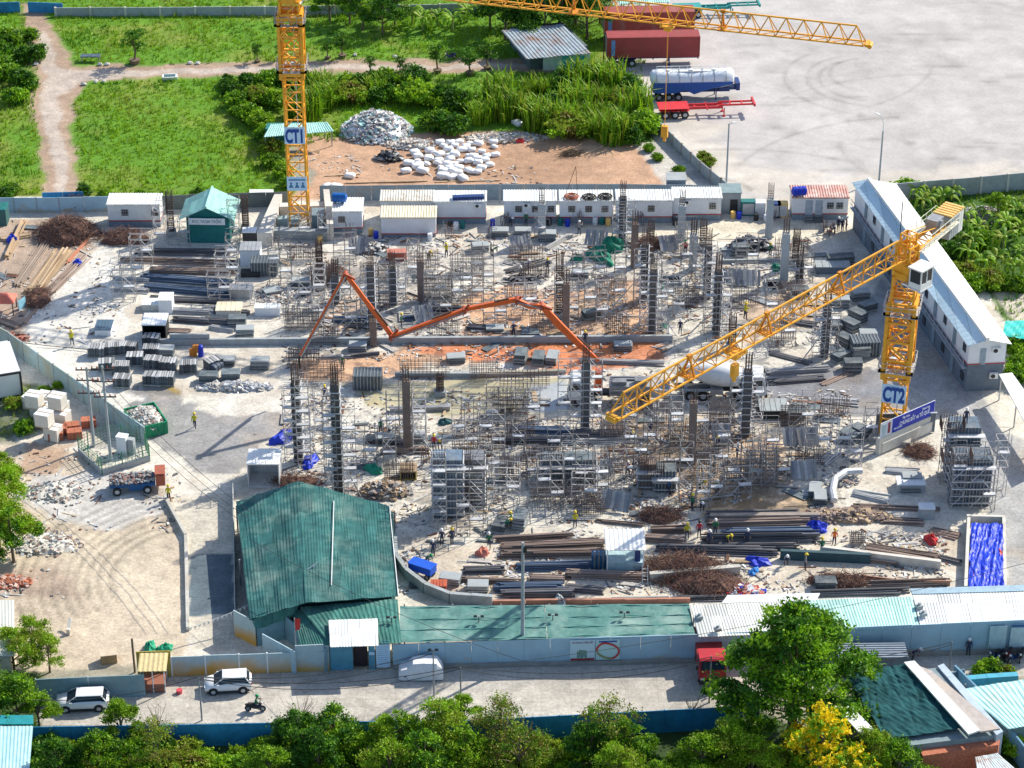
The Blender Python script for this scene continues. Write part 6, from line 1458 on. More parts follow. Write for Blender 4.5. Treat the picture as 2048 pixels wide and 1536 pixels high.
for q in [(1488, 1556, 972, 4.2, '=brown standing rebar cage left of the steel plate'), (846, 908, 600, 2.8, 'wall of standing rebar'), (905, 1010, 902, 2.0, 'wall of standing rebar'), (985, 1060, 830, 2.6, 'wall of standing rebar'), (1340, 1420, 890, 2.2, 'wall of standing rebar'), (1420, 1470, 850, 2.6, 'wall of standing rebar'), (575, 640, 735, 2.2, 'wall of standing rebar'), (620, 680, 570, 2.6, 'wall of standing rebar'), (720, 800, 560, 2.2, 'wall of standing rebar'), (1040, 1100, 560, 1.6, 'wall of standing rebar'), (1550, 1620, 520, 2.4, 'wall of standing rebar'), (1060, 1200, 1008, 2.2, 'wall of standing rebar'), (940, 1000, 760, 2.4, 'row of thin starter bars'), (800, 900, 758, 2.6, 'row of thin starter bars'), (600, 690, 760, 2.4, 'row of thin starter bars'), (1000, 1100, 775, 2.2, 'row of thin starter bars'), (570, 640, 660, 2.4, 'wall of standing rebar'), (1200, 1260, 880, 2.0, 'wall of standing rebar'), (740, 860, 870, 1.2, 'row of thin starter bars'), (1700, 1730, 1090, 1.5, 'row of thin starter bars')] + [(x, x + w_, y, h, 'row of thin starter bars') for x, w_, y, h in ((575, 60, 520, 2), (820, 60, 540, 2.4), (900, 70, 545, 2.6), (1010, 60, 600, 2.2), (1190, 60, 590, 2.4), (1350, 50, 610, 2.4), (1460, 60, 610, 2.2), (1530, 60, 680, 2.4), (1210, 50, 670, 2.4), (1060, 50, 660, 2.2), (860, 60, 670, 2.2), (620, 60, 690, 2.4), (1010, 60, 880, 2.4), (1240, 50, 830, 2.6), (1300, 60, 850, 2.8), (1380, 60, 950, 3), (1440, 60, 960, 2.6), (1560, 60, 850, 2.4), (1590, 60, 930, 2.2), (1000, 60, 960, 3), (1060, 60, 940, 3), (1200, 50, 940, 3), (770, 60, 960, 2.2), (890, 60, 1020, 3), (1640, 60, 830, 2), (1150, 60, 1030, 1.8), (1020, 70, 520, 2), (720, 60, 620, 2.4), (1560, 50, 600, 2.4))]:
    wallcage(*q, dep=.3 if 'thin' in q[4] else .9, n=26 if 'thin' in q[4] else 60)

# ================================================================== STACKS, BUNDLES, CRATES
UB = {}
def unit_bar(m, r, tube):
    k = (m.name, r, tube)
    if k not in UB:
        b = MB()
        if tube: b.tube((0, 0, 0), (1, 0, 0), r, 6)
        else: b.box((.5, 0, 0), (1, r * 2, r * 1.6))
        UB[k] = b.mesh('bar', m)
    return UB[k]
def bundle(px0, py0, px1, py1, n, m, desc, wd=1.2, r=.08, tube=True, fan=.0, name='pipe_bundle', cat='pipe bundle', grp='bundles of pipes and beams', z=0):
    a = P(px0, py0, z); b = P(px1, py1, z); d = b - a; L_ = d.length; g = random.Random(px0 * 7 + py0)
    t = thing(name, a, math.atan2(d.y, d.x), desc, cat, grp); per = max(2, int(wd / (r * 2.1))); me = unit_bar(m, r, tube); i = 0; lay = 0
    while i < n:
        for k in range(max(1, per - lay)):
            if i >= n: break
            o = bpy.data.objects.new('pipe' if tube else 'beam', me); COL.objects.link(o); o.parent = t
            l = L_ * g.uniform(.82, 1); o.location = (g.uniform(0, L_ - l), (k - (per - lay) / 2) * r * 2.15, r + lay * r * 1.85); o.scale = (l, 1, 1); o.rotation_euler = (0, 0, g.uniform(-1, 1) * (.022 + fan)); i += 1
        lay += 1
    return t
DKP = mat((.13, .13, .14), .65, .2, var=.3, rand=.6); BRP = mat((.25, .19, .16), .85, var=.3, rand=.55); BLP = mat((.09, .13, .2), .6, .2, var=.3, rand=.5); LTP = mat((.4, .4, .4), .6, .2, var=.2, rand=.3)
GA, BR, BL_, LT = 'bundle of dark grey steel pipes', 'bundle of rusty brown bars', 'bundle of blue grey steel pipes', 'bundle of pale grey tubes'
for q in [(270, 505, 460, 508, 26, DKP, GA, 1.5), (240, 520, 470, 528, 22, BRP, BR, 1.5), (300, 540, 475, 545, 26, BRP, BR, 1.6), (280, 555, 470, 568, 30, BLP, BL_, 1.6), (290, 575, 465, 590, 26, BLP, BL_, 1.5), (300, 598, 470, 605, 20, DKP, GA, 1.4), (225, 560, 300, 562, 14, LTP, LT, 1.1), (228, 580, 300, 584, 14, LTP, LT, 1.1),
 (335, 622, 430, 626, 18, LTP, LT, 1.2), (420, 622, 500, 628, 18, DKP, GA, 1.2), (345, 640, 420, 645, 20, DKP, GA, 1.2), (400, 642, 490, 648, 24, DKP, GA, 1.3), (335, 662, 382, 664, 14, BRP, BR, 1.3), (345, 672, 385, 676, 12, DKP, GA, 1.0), (420, 655, 470, 662, 12, LTP, LT, 1.0),
 (665, 640, 760, 642, 20, BLP, BL_, 1.2), (690, 652, 770, 655, 16, DKP, GA, 1.0), (800, 640, 870, 634, 16, BLP, BL_, 1.0), (830, 620, 925, 622, 18, DKP, GA, 1.0), (935, 655, 985, 658, 20, DKP, GA, 1.3), (640, 715, 720, 712, 8, LTP, LT, .8), (700, 714, 760, 708, 10, DKP, GA, .8),
 (990, 880, 1130, 882, 30, DKP, GA, 1.6), (1020, 862, 1140, 866, 26, BLP, BL_, 1.4), (1140, 870, 1255, 874, 26, DKP, GA, 1.4), (1150, 885, 1300, 880, 12, LTP, LT, .9), (760, 905, 860, 903, 14, BRP, BR, .9), (730, 885, 810, 890, 10, DKP, GA, .9), (730, 880, 805, 884, 8, LTP, LT, .6),
 (1530, 745, 1660, 738, 16, LTP, LT, 1.4), (1535, 765, 1650, 757, 14, DKP, GA, 1.3), (1540, 700, 1630, 722, 6, DKP, GA, 2.2), (1490, 815, 1545, 812, 8, LTP, LT, .9),
 (985, 1082, 1150, 1072, 14, BRP, BR, .9), (1000, 1098, 1210, 1088, 30, BRP, BR, 1.6), (1000, 1112, 1200, 1106, 26, BRP, BR, 1.4), (925, 1142, 1010, 1140, 16, DKP, GA, 1.3), (1030, 1136, 1200, 1130, 26, BLP, BL_, 1.5), (920, 1160, 1050, 1165, 14, BRP, BR, 1.0), (985, 1178, 1130, 1176, 26, BLP, BL_, 1.4), (1000, 1190, 1150, 1188, 22, DKP, GA, 1.2), (1060, 1158, 1130, 1160, 18, BRP, BR, 1.2), (1130, 1150, 1300, 1155, 26, BRP, BR, 1.3), (1130, 1176, 1210, 1182, 16, DKP, GA, 1.4),
 (1300, 1062, 1375, 1060, 22, BRP, BR, 1.3), (1290, 1078, 1370, 1082, 22, BRP, BR, 1.3), (1410, 1035, 1600, 1030, 30, DKP, GA, 1.5), (1410, 1050, 1620, 1045, 26, BRP, BR, 1.3), (1440, 1068, 1640, 1066, 26, BLP, BL_, 1.3), (1400, 1085, 1640, 1078, 22, DKP, GA, 1.1), (1430, 1095, 1600, 1096, 18, DKP, GA, 1.0), (1310, 1100, 1560, 1108, 20, DKP, GA, 1.0), (1730, 1098, 1880, 1122, 30, BRP, BR, 1.6), (1640, 1110, 1800, 1128, 14, BRP, BR, .9), (1840, 1105, 1925, 1126, 8, DKP, GA, .9), (1700, 1160, 1800, 1166, 8, BRP, BR, .8), (1730, 1175, 1900, 1168, 8, BRP, BR, .6), (1620, 1190, 1820, 1183, 14, DKP, GA, .9), (1340, 1200, 1480, 1195, 12, DKP, GA, .8), (1220, 1203, 1340, 1200, 12, LTP, LT, .8), (1700, 1012, 1880, 1020, 10, BRP, BR, 1.0),
 (60, 590, 130, 500, 22, PLANK, 'bundle of pale brown timbers', 2.0), (30, 575, 95, 480, 14, mat((.3, .24, .2), .9, var=.3, rand=.3), 'bundle of weathered timbers', 1.4), (90, 590, 165, 510, 16, BRP, BR, 1.8), (0, 480, 60, 470, 10, PLANK, 'bundle of pale brown timbers', 1.2), (10, 520, 50, 440, 10, PLANK, 'bundle of pale brown timbers', .9), (45, 650, 105, 580, 5, BRP, BR, .5), (130, 530, 175, 480, 5, mat((.5, .2, .12), .8), 'pair of long reddish poles', .5), (0, 640, 40, 655, 14, BRP, BR, 1.3),
 (1640, 770, 1700, 745, 5, BRP, BR, 1), (1410, 525, 1560, 522, 10, GCONC, 'long grey concrete beams', .9), (1440, 500, 1500, 500, 8, GCONC, 'long grey concrete beams', 1.0), (1190, 1042, 1290, 1052, 5, BRP, BR, .6), (1160, 722, 1330, 728, 12, LTP, LT, 1.0), (1090, 500, 1140, 470, 10, LTP, LT, 1.0), (1010, 545, 1100, 520, 10, DKP, GA, 1.4)]:
    w_ = q[7] if len(q) > 7 else 1.2
    bundle(*q[:4], q[4], q[5], q[6], w_, r=.075 if q[5] is not PLANK else .09, tube=q[5] not in (PLANK, GCONC), fan=.03 if q[7] > 1.7 else .008, name='pipe_bundle' if q[5] not in (PLANK, GCONC) else 'beam_stack', cat='pipe bundle' if q[5] not in (PLANK, GCONC) else 'beam stack')
def panels(key):
    k, n = key; t = thing('formwork_stack', (0, 0, 0), 0, 'stack', 'formwork stack'); g = random.Random(n * 7 + len(k))
    if k == 'edge':     # panels stood on edge in a crate, pale tops
        m = MB(); m.box((0, 0, .1), (1.9, 1.3, .12)); part('pallet', m, GPLANK, t)
        me = MB(); me.box((0, 0, .62), (.122, 1.25, .95)); me.box((0, 0, 1.115), (.11, 1.22, .04), mi=1); mm = me.mesh('panel', [mat((.08, .1, .12), .6, var=.4, rand=.5), mat((.36, .37, .38), .6, var=.2, rand=.5)])
        for i in range(n):
            o = bpy.data.objects.new('panel', mm); COL.objects.link(o); o.parent = t; o.location = ((i - n / 2 + .5) * 1.8 / n, g.uniform(-.04, .04), g.uniform(0, .08)); o.scale = (1.6 / n * 8, 1, 1)
    elif k == 'flat':
        me = MB(); me.box((0, 0, 0), (1.9, 1.2, .085)); mm = [me.mesh('panel', c) for c in (FORM, LTP, GCONC)]
        for i in range(n):
            o = bpy.data.objects.new('panel', mm[g.choice((0, 0, 1, 2))]); COL.objects.link(o); o.parent = t; o.location = (g.uniform(-.06, .06), g.uniform(-.06, .06), .1 + i * .115); o.rotation_euler = (0, 0, g.uniform(-.05, .05))
    elif k == 'lean':
        me = MB(); me.box((0, 0, .9), (.3, .06, 1.9), tilt=(-.7, 0)); mm = [me.mesh('panel', c) for c in (LTP, STEEL)]
        for i in range(n):
            o = bpy.data.objects.new('panel', mm[g.randrange(2)]); COL.objects.link(o); o.parent = t; o.location = ((i - n / 2) * .32, g.uniform(-.1, .1), 0); o.rotation_euler = (g.uniform(-.1, .1), 0, g.uniform(-.12, .12))
        m = MB(); m.bar((-n * .17, .4, .5), (n * .17, .4, .5), .12); part('rest_bar', m, STEEL, t)
    elif k == 'brick':
        m = MB()
        for q in range(5): m.box((0, 0, .12 + q * .17), (1.5, 1.0, .15)); m.box((0, -.02, .12 + q * .17), (.04, 1.02, .15), mi=1)
        part('blocks', m, [BRICK, DARK], t)
    elif k == 'crate':
        m = MB(); m.box((0, 0, .85), (1.5, 1.3, 1.5)); part('carton', m, mat((.6, .58, .52), .8, var=.1, rand=.1), t); m = MB(); m.box((0, 0, 1.63), (1.56, 1.36, .06)); m.box((0, 0, 1.67), (1.58, .1, .03), mi=1); part('lid', m, [WHITE, PLANK], t); m = MB(); m.box((0, 0, .06), (1.5, 1.3, .1)); part('pallet', m, PLANK, t)
    elif k == 'drumcoil':
        m = MB()
        for q in range(3): m.tube((q * .5 - .6, 0, .5), (q * .5 - .2, 0, .5), .5, 12)
        part('roll', m, BLP, t); m = MB(); m.box((0, 0, .05), (1.8, 1, .1)); part('pallet', m, GPLANK, t)
    elif k == 'tank':
        m = MB(); m.box((0, 0, .9), (3.0, 2.0, 1.6)); part('bin', m, mat((.07, .1, .12), .6, var=.2), t); m = MB()
        for q in range(9): m.box((-1.4 + q * .35, -1.03, .9), (.08, .08, 1.6)); m.box((-1.4 + q * .35, 0, 1.73), (.06, 2, .06))
        part('ribs', m, STEEL, t)
    return t
FP = Pool(panels)
ED, FL, LE = 'crate of formwork panels stood on edge', 'flat stack of grey formwork boards', 'row of leaning formwork strips'
for k, n, px, py, rz, d_ in [('edge', 8, 200, 712, 0, ED), ('edge', 8, 230, 705, 4, ED), ('edge', 8, 262, 702, -3, ED), ('edge', 6, 218, 742, 3, ED), ('edge', 8, 248, 745, 0, ED), ('edge', 8, 246, 768, 2, ED), ('edge', 8, 302, 738, 0, ED), ('edge', 8, 338, 737, 0, ED), ('edge', 8, 372, 740, 2, ED), ('edge', 6, 300, 768, -3, ED), ('edge', 8, 338, 766, 0, ED), ('edge', 8, 298, 712, 5, ED), ('edge', 5, 430, 738, 30, ED), ('edge', 6, 270, 725, 2, ED), ('edge', 6, 300, 690, 0, ED), ('flat', 9, 330, 712, 0, FL),
 ('flat', 8, 418, 762, 0, FL), ('flat', 8, 462, 758, 5, FL), ('flat', 6, 452, 728, 0, FL), ('flat', 9, 520, 735, 0, FL), ('flat', 10, 475, 652, 0, FL), ('flat', 9, 490, 672, 5, FL),
 ('flat', 10, 1042, 722, 80, FL), ('flat', 8, 1077, 724, 82, FL), ('flat', 7, 1104, 722, 80, FL), ('flat', 6, 912, 722, 5, FL), ('flat', 6, 1246, 698, 0, FL), ('flat', 4, 990, 660, 0, FL), ('flat', 5, 1060, 672, 0, FL),
 ('flat', 10, 1480, 508, 0, FL), ('flat', 8, 1182, 635, 20, FL), ('flat', 6, 1160, 552, 0, FL), ('flat', 9, 1095, 480, 0, FL), ('flat', 7, 1045, 470, 0, FL), ('flat', 7, 1000, 470, 0, FL), ('flat', 7, 960, 500, 10, FL), ('flat', 8, 1680, 720, 40, FL), ('flat', 10, 1690, 690, -50, FL), ('flat', 10, 1700, 660, -50, FL), ('flat', 10, 1715, 640, -50, FL), ('flat', 9, 1735, 680, 0, FL), ('flat', 10, 1705, 740, 0, FL), ('flat', 12, 1720, 715, 10, FL), ('flat', 8, 1665, 660, 0, FL), ('flat', 8, 1735, 620, 30, FL), ('flat', 8, 1600, 590, 10, FL), ('flat', 10, 1670, 530, 3, FL), ('flat', 10, 1690, 528, 3, FL), ('flat', 9, 1680, 612, 0, FL), ('flat', 9, 1720, 598, 10, FL),
 ('flat', 8, 1000, 1058, 75, FL), ('flat', 12, 1040, 1052, 78, FL), ('flat', 7, 955, 1180, 0, FL), ('flat', 7, 830, 880, 0, FL), ('flat', 6, 770, 882, 5, FL), ('flat', 8, 1590, 835, 0, FL), ('flat', 7, 1820, 980, 0, FL), ('flat', 9, 1822, 968, 0, FL), ('flat', 7, 900, 1165, -10, FL), ('flat', 6, 1630, 985, 80, FL), ('flat', 6, 1640, 1000, 85, FL), ('flat', 8, 1700, 880, -45, FL), ('flat', 8, 1722, 870, -45, FL), ('flat', 8, 1650, 1175, 0, FL), ('flat', 7, 715, 700, 0, FL), ('flat', 6, 600, 570, 0, FL), ('flat', 6, 545, 590, 20, FL),
 ('lean', 9, 1235, 1018, -20, LE), ('lean', 7, 1590, 888, 5, LE), ('lean', 7, 1618, 888, 10, LE), ('lean', 8, 1610, 955, 5, LE), ('lean', 8, 1470, 568, 0, LE), ('lean', 6, 1010, 950, 10, LE), ('lean', 8, 1195, 490, -10, LE), ('lean', 7, 1340, 500, 10, LE), ('lean', 8, 1045, 500, 20, LE), ('lean', 7, 720, 505, 0, LE), ('lean', 6, 1445, 880, 0, LE), ('lean', 6, 1210, 950, 30, LE), ('lean', 7, 850, 640, 20, LE), ('lean', 8, 1500, 570, 0, LE),
 ('tank', 1, 736, 772, 0, '=big dark ribbed steel bin at the left end of the pond'), ('tank', 1, 1728, 705, 5, '=dark teal steel bin left of the second crane mast'), ('tank', 1, 530, 545, 0, '=dark ribbed bin left of the grey rubble'), 
 ('brick', 1, 120, 868, 10, 'red brick stack'), ('brick', 1, 145, 862, 12, 'red brick stack'), ('brick', 1, 150, 875, 12, 'red brick stack'), ('brick', 1, 112, 878, 10, 'red brick stack'), ('brick', 1, 178, 852, 12, 'red brick stack')]:
    if k == 'edge': px += rnd.uniform(-6, 6); py += rnd.uniform(-4, 4); rz += rnd.uniform(-7, 7)
    FP.put((k, n if k != 'edge' else n - rnd.choice((0, 0, 1, 2))), P(px, py), R(rz), d_, {'e': 'crates of formwork panels', 'f': 'flat formwork stacks', 'l': 'leaning formwork rows', 't': 'steel bins', 'b': 'brick stacks'}[k[0]])
for px, py, z in [(65, 815, 0), (80, 832, 0), (88, 852, 0), (112, 815, 0), (122, 830, 0), (92, 812, 0), (100, 838, 0), (125, 848, 0), (70, 812, 1.7), (116, 815, 1.7), (90, 850, 1.7), (108, 878, 0)]:
    FP.put(('crate', 1), P(px, py, z), R(-18 + rnd.uniform(-4, 4)), 'pale carton crate in the stack behind the wall', 'carton crates behind the wall', (1, 1, .9))
FP.put(('drumcoil', 1), P(432, 742), R(60), 'roll of blue sheeting among the coils', 'rolls'); FP.put(('drumcoil', 1), P(610, 590), R(20), 'roll of blue sheeting among the coils', 'rolls')
# crates and cabins on the left part of the site
def cabin(px0, px1, py, h, dep, m_, top, desc, cat='bin', name='steel_bin', open_=False):
    a, rz, W_ = frame_of(px0, px1, py); t = thing(name, a, rz, desc, cat)
    m = MB()
    if open_:
        for x, y, sx, sy in ((W_ / 2, dep - .05, W_, .1), (.05, dep / 2, .1, dep - .2), (W_ - .05, dep / 2, .1, dep - .2)): m.box((x, y, h / 2), (sx, sy, h))
        m.box((W_ / 2, dep / 2, .05), (W_, dep, .1))
    else: m.box((W_ / 2, dep / 2, h / 2), (W_, dep, h))
    part('body', m, m_, t); m = MB(); m.box((W_ / 2, dep / 2, h + .05), (W_ + .1, dep + .1, .1))
    for k in range(1, 5): m.box((W_ * k / 5, dep / 2, h + .12), (.05, dep, .05))
    part('top', m, top, t); return t
cabin(286, 333, 682, 1.9, 2.6, DARK, WPANEL, '=black fronted store with white gridded top below the pipe racks', open_=True)
cabin(318, 345, 628, 1.6, 1.9, WPANEL, WHITE, '=tall white crate behind the gridded top store')
cabin(285, 318, 622, .7, 1.5, PCONC, WHITE, '=low white crate left of the tall white crate')
cabin(481, 521, 532, 1.9, 2.2, WPANEL, GALV, '=white cage box with grey top left of the crane pit')
cabin(486, 513, 492, 1.7, 1.2, DARK, WPANEL, '=dark open box with white rim behind the white cage box')
cabin(482, 520, 555, .5, 1.0, DARK, DARK, '=black low box in front of the white cage box')
cabin(458, 504, 598, 1.1, 1.4, GALV, STEEL, '=grey steel trough below the blue bags')
cabin(510, 560, 632, .9, 1.0, WPANEL, WHITE, '=long white rounded box beside the grey rubble')
cabin(432, 482, 632, .6, 2.0, PCONC, CREAM, '=pale cream board pile beside the dark pipes')
cabin(190, 222, 672, .7, 2.2, WPANEL, mat((.08, .14, .2), .5), '=white box with slate blue lid left of the gridded store')
cabin(775, 812, 522, 1.0, .9, mat((.45, .12, .08), .7), mat((.5, .2, .15), .7), '=salmon red machine box behind the plywood column')
cabin(800, 833, 962, 1.0, 1.6, mat((.45, .33, .1), .8), PLANK, '=ochre open skip beside the grey timber heap', open_=True)
cabin(1520, 1575, 838, .9, 2.4, DARK, GCONC, '=wide dark trestle table with grey top right of the mixer')
cabin(1632, 1700, 548, .8, 1.6, mat((.14, .18, .22), .8), GCONC, '=dark grey platform with pale slab top in the shade')
cabin(1795, 1850, 985, .8, 1.6, GALV, WPANEL, '=silver steel trough beside the gridded core wall')
cabin(1838, 1868, 1040, 1.2, 1.0, GCONC, WPANEL, '=grey box stand in front of the gridded core wall')
cabin(496, 560, 975, 2.6, 2.8, PALEST, WHITE, '=white flat topped canopy hut behind the big green roof', 'hut', 'canopy_hut', True)
cabin(0, 14, 452, 2.0, 2, mat((.04, .12, .12), .7), TEALD, '=dark teal bin at the far left edge')
# concrete rails, kerbs, beams
for q in [(320, 692, 1345, 684, 0, .75, .35, GCONC, '=long low concrete wall crossing the site behind the orange mud'), (790, 756, 960, 756, 0, .55, .4, GCONC, '=low concrete beam at the far edge of the pond'), (960, 755, 1132, 748, 0, .45, .4, mat((.3, .28, .24), .9), '=ragged concrete beam on the right far edge of the pond'), (340, 690, 420, 690, 0, 1.3, .25, GCONC, '=tall grey wall piece behind the form boxes'), (780, 826, 900, 822, 0, .5, .5, STEEL, '=steel beam lying at the near edge of the pond'), (1420, 1042, 1640, 1040, 0, .6, .5, mat((.3, .26, .23), .9), '=low brown concrete beam in the steel yard'), (1300, 1165, 1480, 1150, 0, .9, .5, CONC, '=concrete beam beside the brown rebar tangle'), (1640, 1110, 1880, 1140, 0, .9, .4, PCONC, '=long pale concrete beam in the right steel yard'), (1560, 1120, 1740, 1128, 0, 1.0, .4, mat((.03, .08, .1), .7), '=dark teal formwork beam with upright bars'), (1180, 1085, 1290, 1080, 0, .3, .3, GPLANK, '=timber sill behind the white booth')]:
    fbox(*q[:4], q[4], q[5], q[6], q[7], 'concrete_beam', q[8], 'beam', 'long low walls and beams')
a_ = [(790, 1085), (792, 1125), (812, 1155), (850, 1185), (900, 1205), (985, 1212)]
wall('kerb_wall', a_, 1.1, GCONC, '=curved grey concrete kerb wall right of the big green roof', th=.4, every=2)
wall('kerb_wall', [(985, 1210), (1380, 1206)], .55, mat((.4, .2, .14), .8), '=low rust brown rail wall behind the long net roof', th=.25, every=3)
wall('kerb_wall', [(1725, 1160), (1790, 1168), (1900, 1172)], .55, mat((.35, .2, .14), .8), '=low brown rail in the far right steel yard', th=.12, every=2, post=.14, pm=RUST)
wall('perimeter_wall', [(-40, 668), (20, 700), (110, 765), (200, 828), (292, 890)], [2.2, 2.2, 2.2, 2.2, 2.1], mat((.33, .47, .5), .65, var=.1, dirt=(.5, .32, .06, .5), dscale=.25), '=pale blue perimeter wall running diagonally on the left', post=.1, every=3)
# heaps on the site
TG = dict(stick=True, kind='stuff')
for i, (px, py, rx, ry, h, n, d_) in enumerate([(135, 470, 4.0, 3.2, 2.0, 1200, '=huge brown tangle of scrap rebar by the left fence'), (250, 480, 3.2, 1.8, 1.2, 420, '=brown scrap rebar heap in front of the leftmost cabin'), (75, 600, 1.8, 2.6, 1.0, 260, '=brown rebar scrap heap beside the long poles'), (1365, 1145, 4.4, 2.6, 1.1, 1500, '=brown rebar tangle right of the white booth'), (1420, 1175, 3.8, 2.0, 1.2, 500, '=brown rebar and litter heap behind the white slab'), (1680, 1165, 3.6, 1.1, .7, 420, '=long low brown rebar tangle in the right steel yard'), (1840, 905, 1.8, 1.6, .6, 240, '=small brown rebar heap in front of the blue banner'), (595, 968, 2.8, 1.2, .9, 220, '=brown scrap behind the big green roof ridge'), (1320, 1035, 2.4, 1.4, .8, 300, '=coil of dark wire and scrap behind the steel yard'), (660, 555, 2.6, 2, 1.2, 260, '=dark rebar tangle left of the orange boom peak'), (155, 415, 2, 1, 1.4, 200, '=brown brushwood standing over the left fence'), (1300, 490, 2.4, 1.2, .8, 260, '=rebar tangle between the forms and the bare columns')]):
    heap('scrap_rebar_heap', d_, 'rebar heap', P(px, py), rx, ry, h, n, [mat((.17, .08, .055), .9, var=.4, scale=4), mat((.27, .16, .12), .9), mat((.12, .09, .085), .9)], .3, 30 + i, core=mat((.15, .08, .06), .95), **TG)
for i, (px, py, rx, ry, h, n, d_, ms) in enumerate([(770, 985, 2.6, 1.6, 1.0, 240, '=grey brown timber offcut heap right of the big green roof', [GPLANK, PLY, PLANK]), (285, 862, 0, 0, 0, 0, '', 0), (1500, 495, 2.8, 1.4, 1.3, 160, '=dark heap of wrapped scrap behind the concrete beams', [DARK, STEEL, mat((.3, .28, .3), .8)]), (740, 500, 2, 1.2, .8, 140, '=white and dark strip heap behind the orange boom', [WHITE, DARK, GPLANK]), (555, 590, 2.4, 2.6, .5, 320, '=speckled grey rubble left of the orange boom', RUB), (470, 775, 4, 1.0, .5, 300, '=strip of pale tangled wire in front of the netted coils', [PALEST, GPLANK]), (1480, 1185, 2.2, 1.0, .5, 160, '=red and blue litter in front of the rebar tangle', [REDPT, BLUET, WPANEL, mat((.5, .25, .2), .8)]), (90, 1090, 3.6, 2.0, .5, 200, '=broken concrete lumps at the left of the turning ground', RUB), (20, 680, 2.2, 1.4, .8, 120, '=reddish board heap at the left edge', [mat((.5, .2, .16), .8), BRP]), (15, 1165, 2.2, 1.0, .35, 160, '=pink brick rubble beside the left white roof', [BRICK, mat((.5, .35, .3), .9)]), (110, 985, 3, 2, .4, 200, '=pale rubble on the left lot', RUB), (1680, 960, 2, 1.4, .5, 150, '=grey rubble under the blue banner', RUB), (1300, 1010, 1.5, .8, .4, 100, '=grey scrap heap behind the yellow shirted worker', RUB), (1700, 1035, 4.2, 1.2, .7, 320, '=brown timber and stake row behind the steel yard', [PLANK, BRP, PLY]), (1040, 560, 2, 1, .5, 100, '=dark scrap below the bare column', [DARK, GPLANK])]):
    if ms: heap('rubble_heap', d_, 'scrap heap', P(px, py), rx, ry, h, n, ms, .5 if ms is not RUB else .35, 50 + i, kind='stuff')
def tarp(px, py, rx, ry, h, m_, desc, seed=1):
    m = MB(); m.blob((0, 0, 0), (rx, ry, h), seed, 16, .35, zcut=-.02); return solo('tarpaulin', m, m_, P(px, py), rnd.uniform(0, 3), desc, 'tarpaulin', 'tarpaulins on the site', kind='thing')
for i, q in enumerate([(1633, 1060, 1.0, .8, .9, BLUET, '=bright blue tarp bundle at the end of the steel yard'), (1515, 1125, 1.2, .7, .5, BLUET, '=blue tarp on the rebar tangle'), (1508, 1145, .7, .4, .4, mat((.02, .2, .6), .6), '=lighter blue sheet below the blue tarp'), (1200, 515, 2.3, 1.1, .9, GREENT, '=emerald green netting heap at the back of the site'), (1222, 500, 1.6, 1.0, 1.5, GREENT, '=upper green netting draped over the formwork'), (1155, 520, .9, .6, .6, GREENT, '=small green netting left of the netting heap'), (747, 942, 1.0, .6, .7, mat((.01, .25, .16), .7), '=green net sack right of the tall formwork column'), (620, 925, 1.5, .7, .5, BLUET, '=blue tarp behind the canopy hut'), (567, 878, .9, 1.6, .8, BLUET, '=blue and red tarp beside the left formwork column'), (1862, 1083, .8, .6, .7, REDPT, '=red tarp bundle in the right yard'), (1552, 537, .9, .5, .5, GREENT, '=green net over the dark pit opening'), (1320, 575, .7, .4, .3, GREENT, '=small green net beside the first pit opening'), (965, 1108, .7, .5, .7, mat((.6, .2, .15), .8), '=salmon red bag on the steel yard left end'), (1327, 655, .5, .4, .4, GREENT, '=tiny green net beside the low wall'), (25, 482, .9, .6, .8, BLUET, '=blue tarp bundle at the left edge'), (155, 527, .7, .5, .5, BLUET, '=dark blue tarp below the reddish poles'), (300, 1298, .9, .5, .7, mat((.01, .32, .18), .6), '=green tarp bundle behind the yellow wall'), (330, 1300, .8, .5, .6, mat((.01, .32, .18), .6), '=right green tarp bundle behind the yellow wall'), (495, 592, .6, .4, .5, REDPT, '=red cloth on the steel trough'), (485, 580, 1.2, .7, .6, mat((.2, .32, .45), .6), '=blue grey bags above the steel trough'), (890, 846, .7, .5, .5, mat((.03, .12, .13), .7), '=dark teal tarp near the pond'), (1120, 1205, .9, .5, .6, GCONC, '=grey broken slab on the long net roof edge')]):
    tarp(*q, seed=i)
m = MB(); m.tube((0, 0, 0), (0, 0, 1.3), .22, 8); m.box((-.3, 0, .5), (.5, .5, .7)); m.box((.3, 0, .9), (.3, .3, .9)); solo('welding_machine', m, mat((.6, .2, .02), .5), P(390, 712), 0, '=orange machine with blue cylinder behind the form crates', 'machine')
m = MB(); m.tube((0, 0, 0), (0, 0, 1.2), .3, 10); m.tube((0, 0, 1.2), (0, 0, 1.35), .3, 10, .1); solo('gas_cylinder', m, BLUET, P(402, 712), 0, '=blue cylinder beside the orange machine', 'gas cylinder')
# pit frames: the darkness of the hole is put into a flat black plate
for i, (px0, px1, py, dep, d_) in enumerate([(1318, 1362, 570, 1.6, '=dark rectangular pit opening left of the strip row'), (1535, 1570, 585, 2.6, '=deep black pit opening by the rightmost bare column')]):
    a, rz, W_ = frame_of(px0, px1, py); t = thing('pit_frame', a, rz, d_, 'pit'); m = MB(); m.box((W_ / 2, dep / 2, .03), (W_, dep, .04)); part('opening', m, mat((.004, .004, .005), .95), t); m = MB()
    for x, y, sx, sy in ((W_ / 2, 0, W_ + .3, .2), (W_ / 2, dep, W_ + .3, .2), (0, dep / 2, .2, dep - .21), (W_, dep / 2, .2, dep - .21)): m.box((x, y, .15), (sx, sy, .3))
    part('edge_beam', m, GCONC, t)
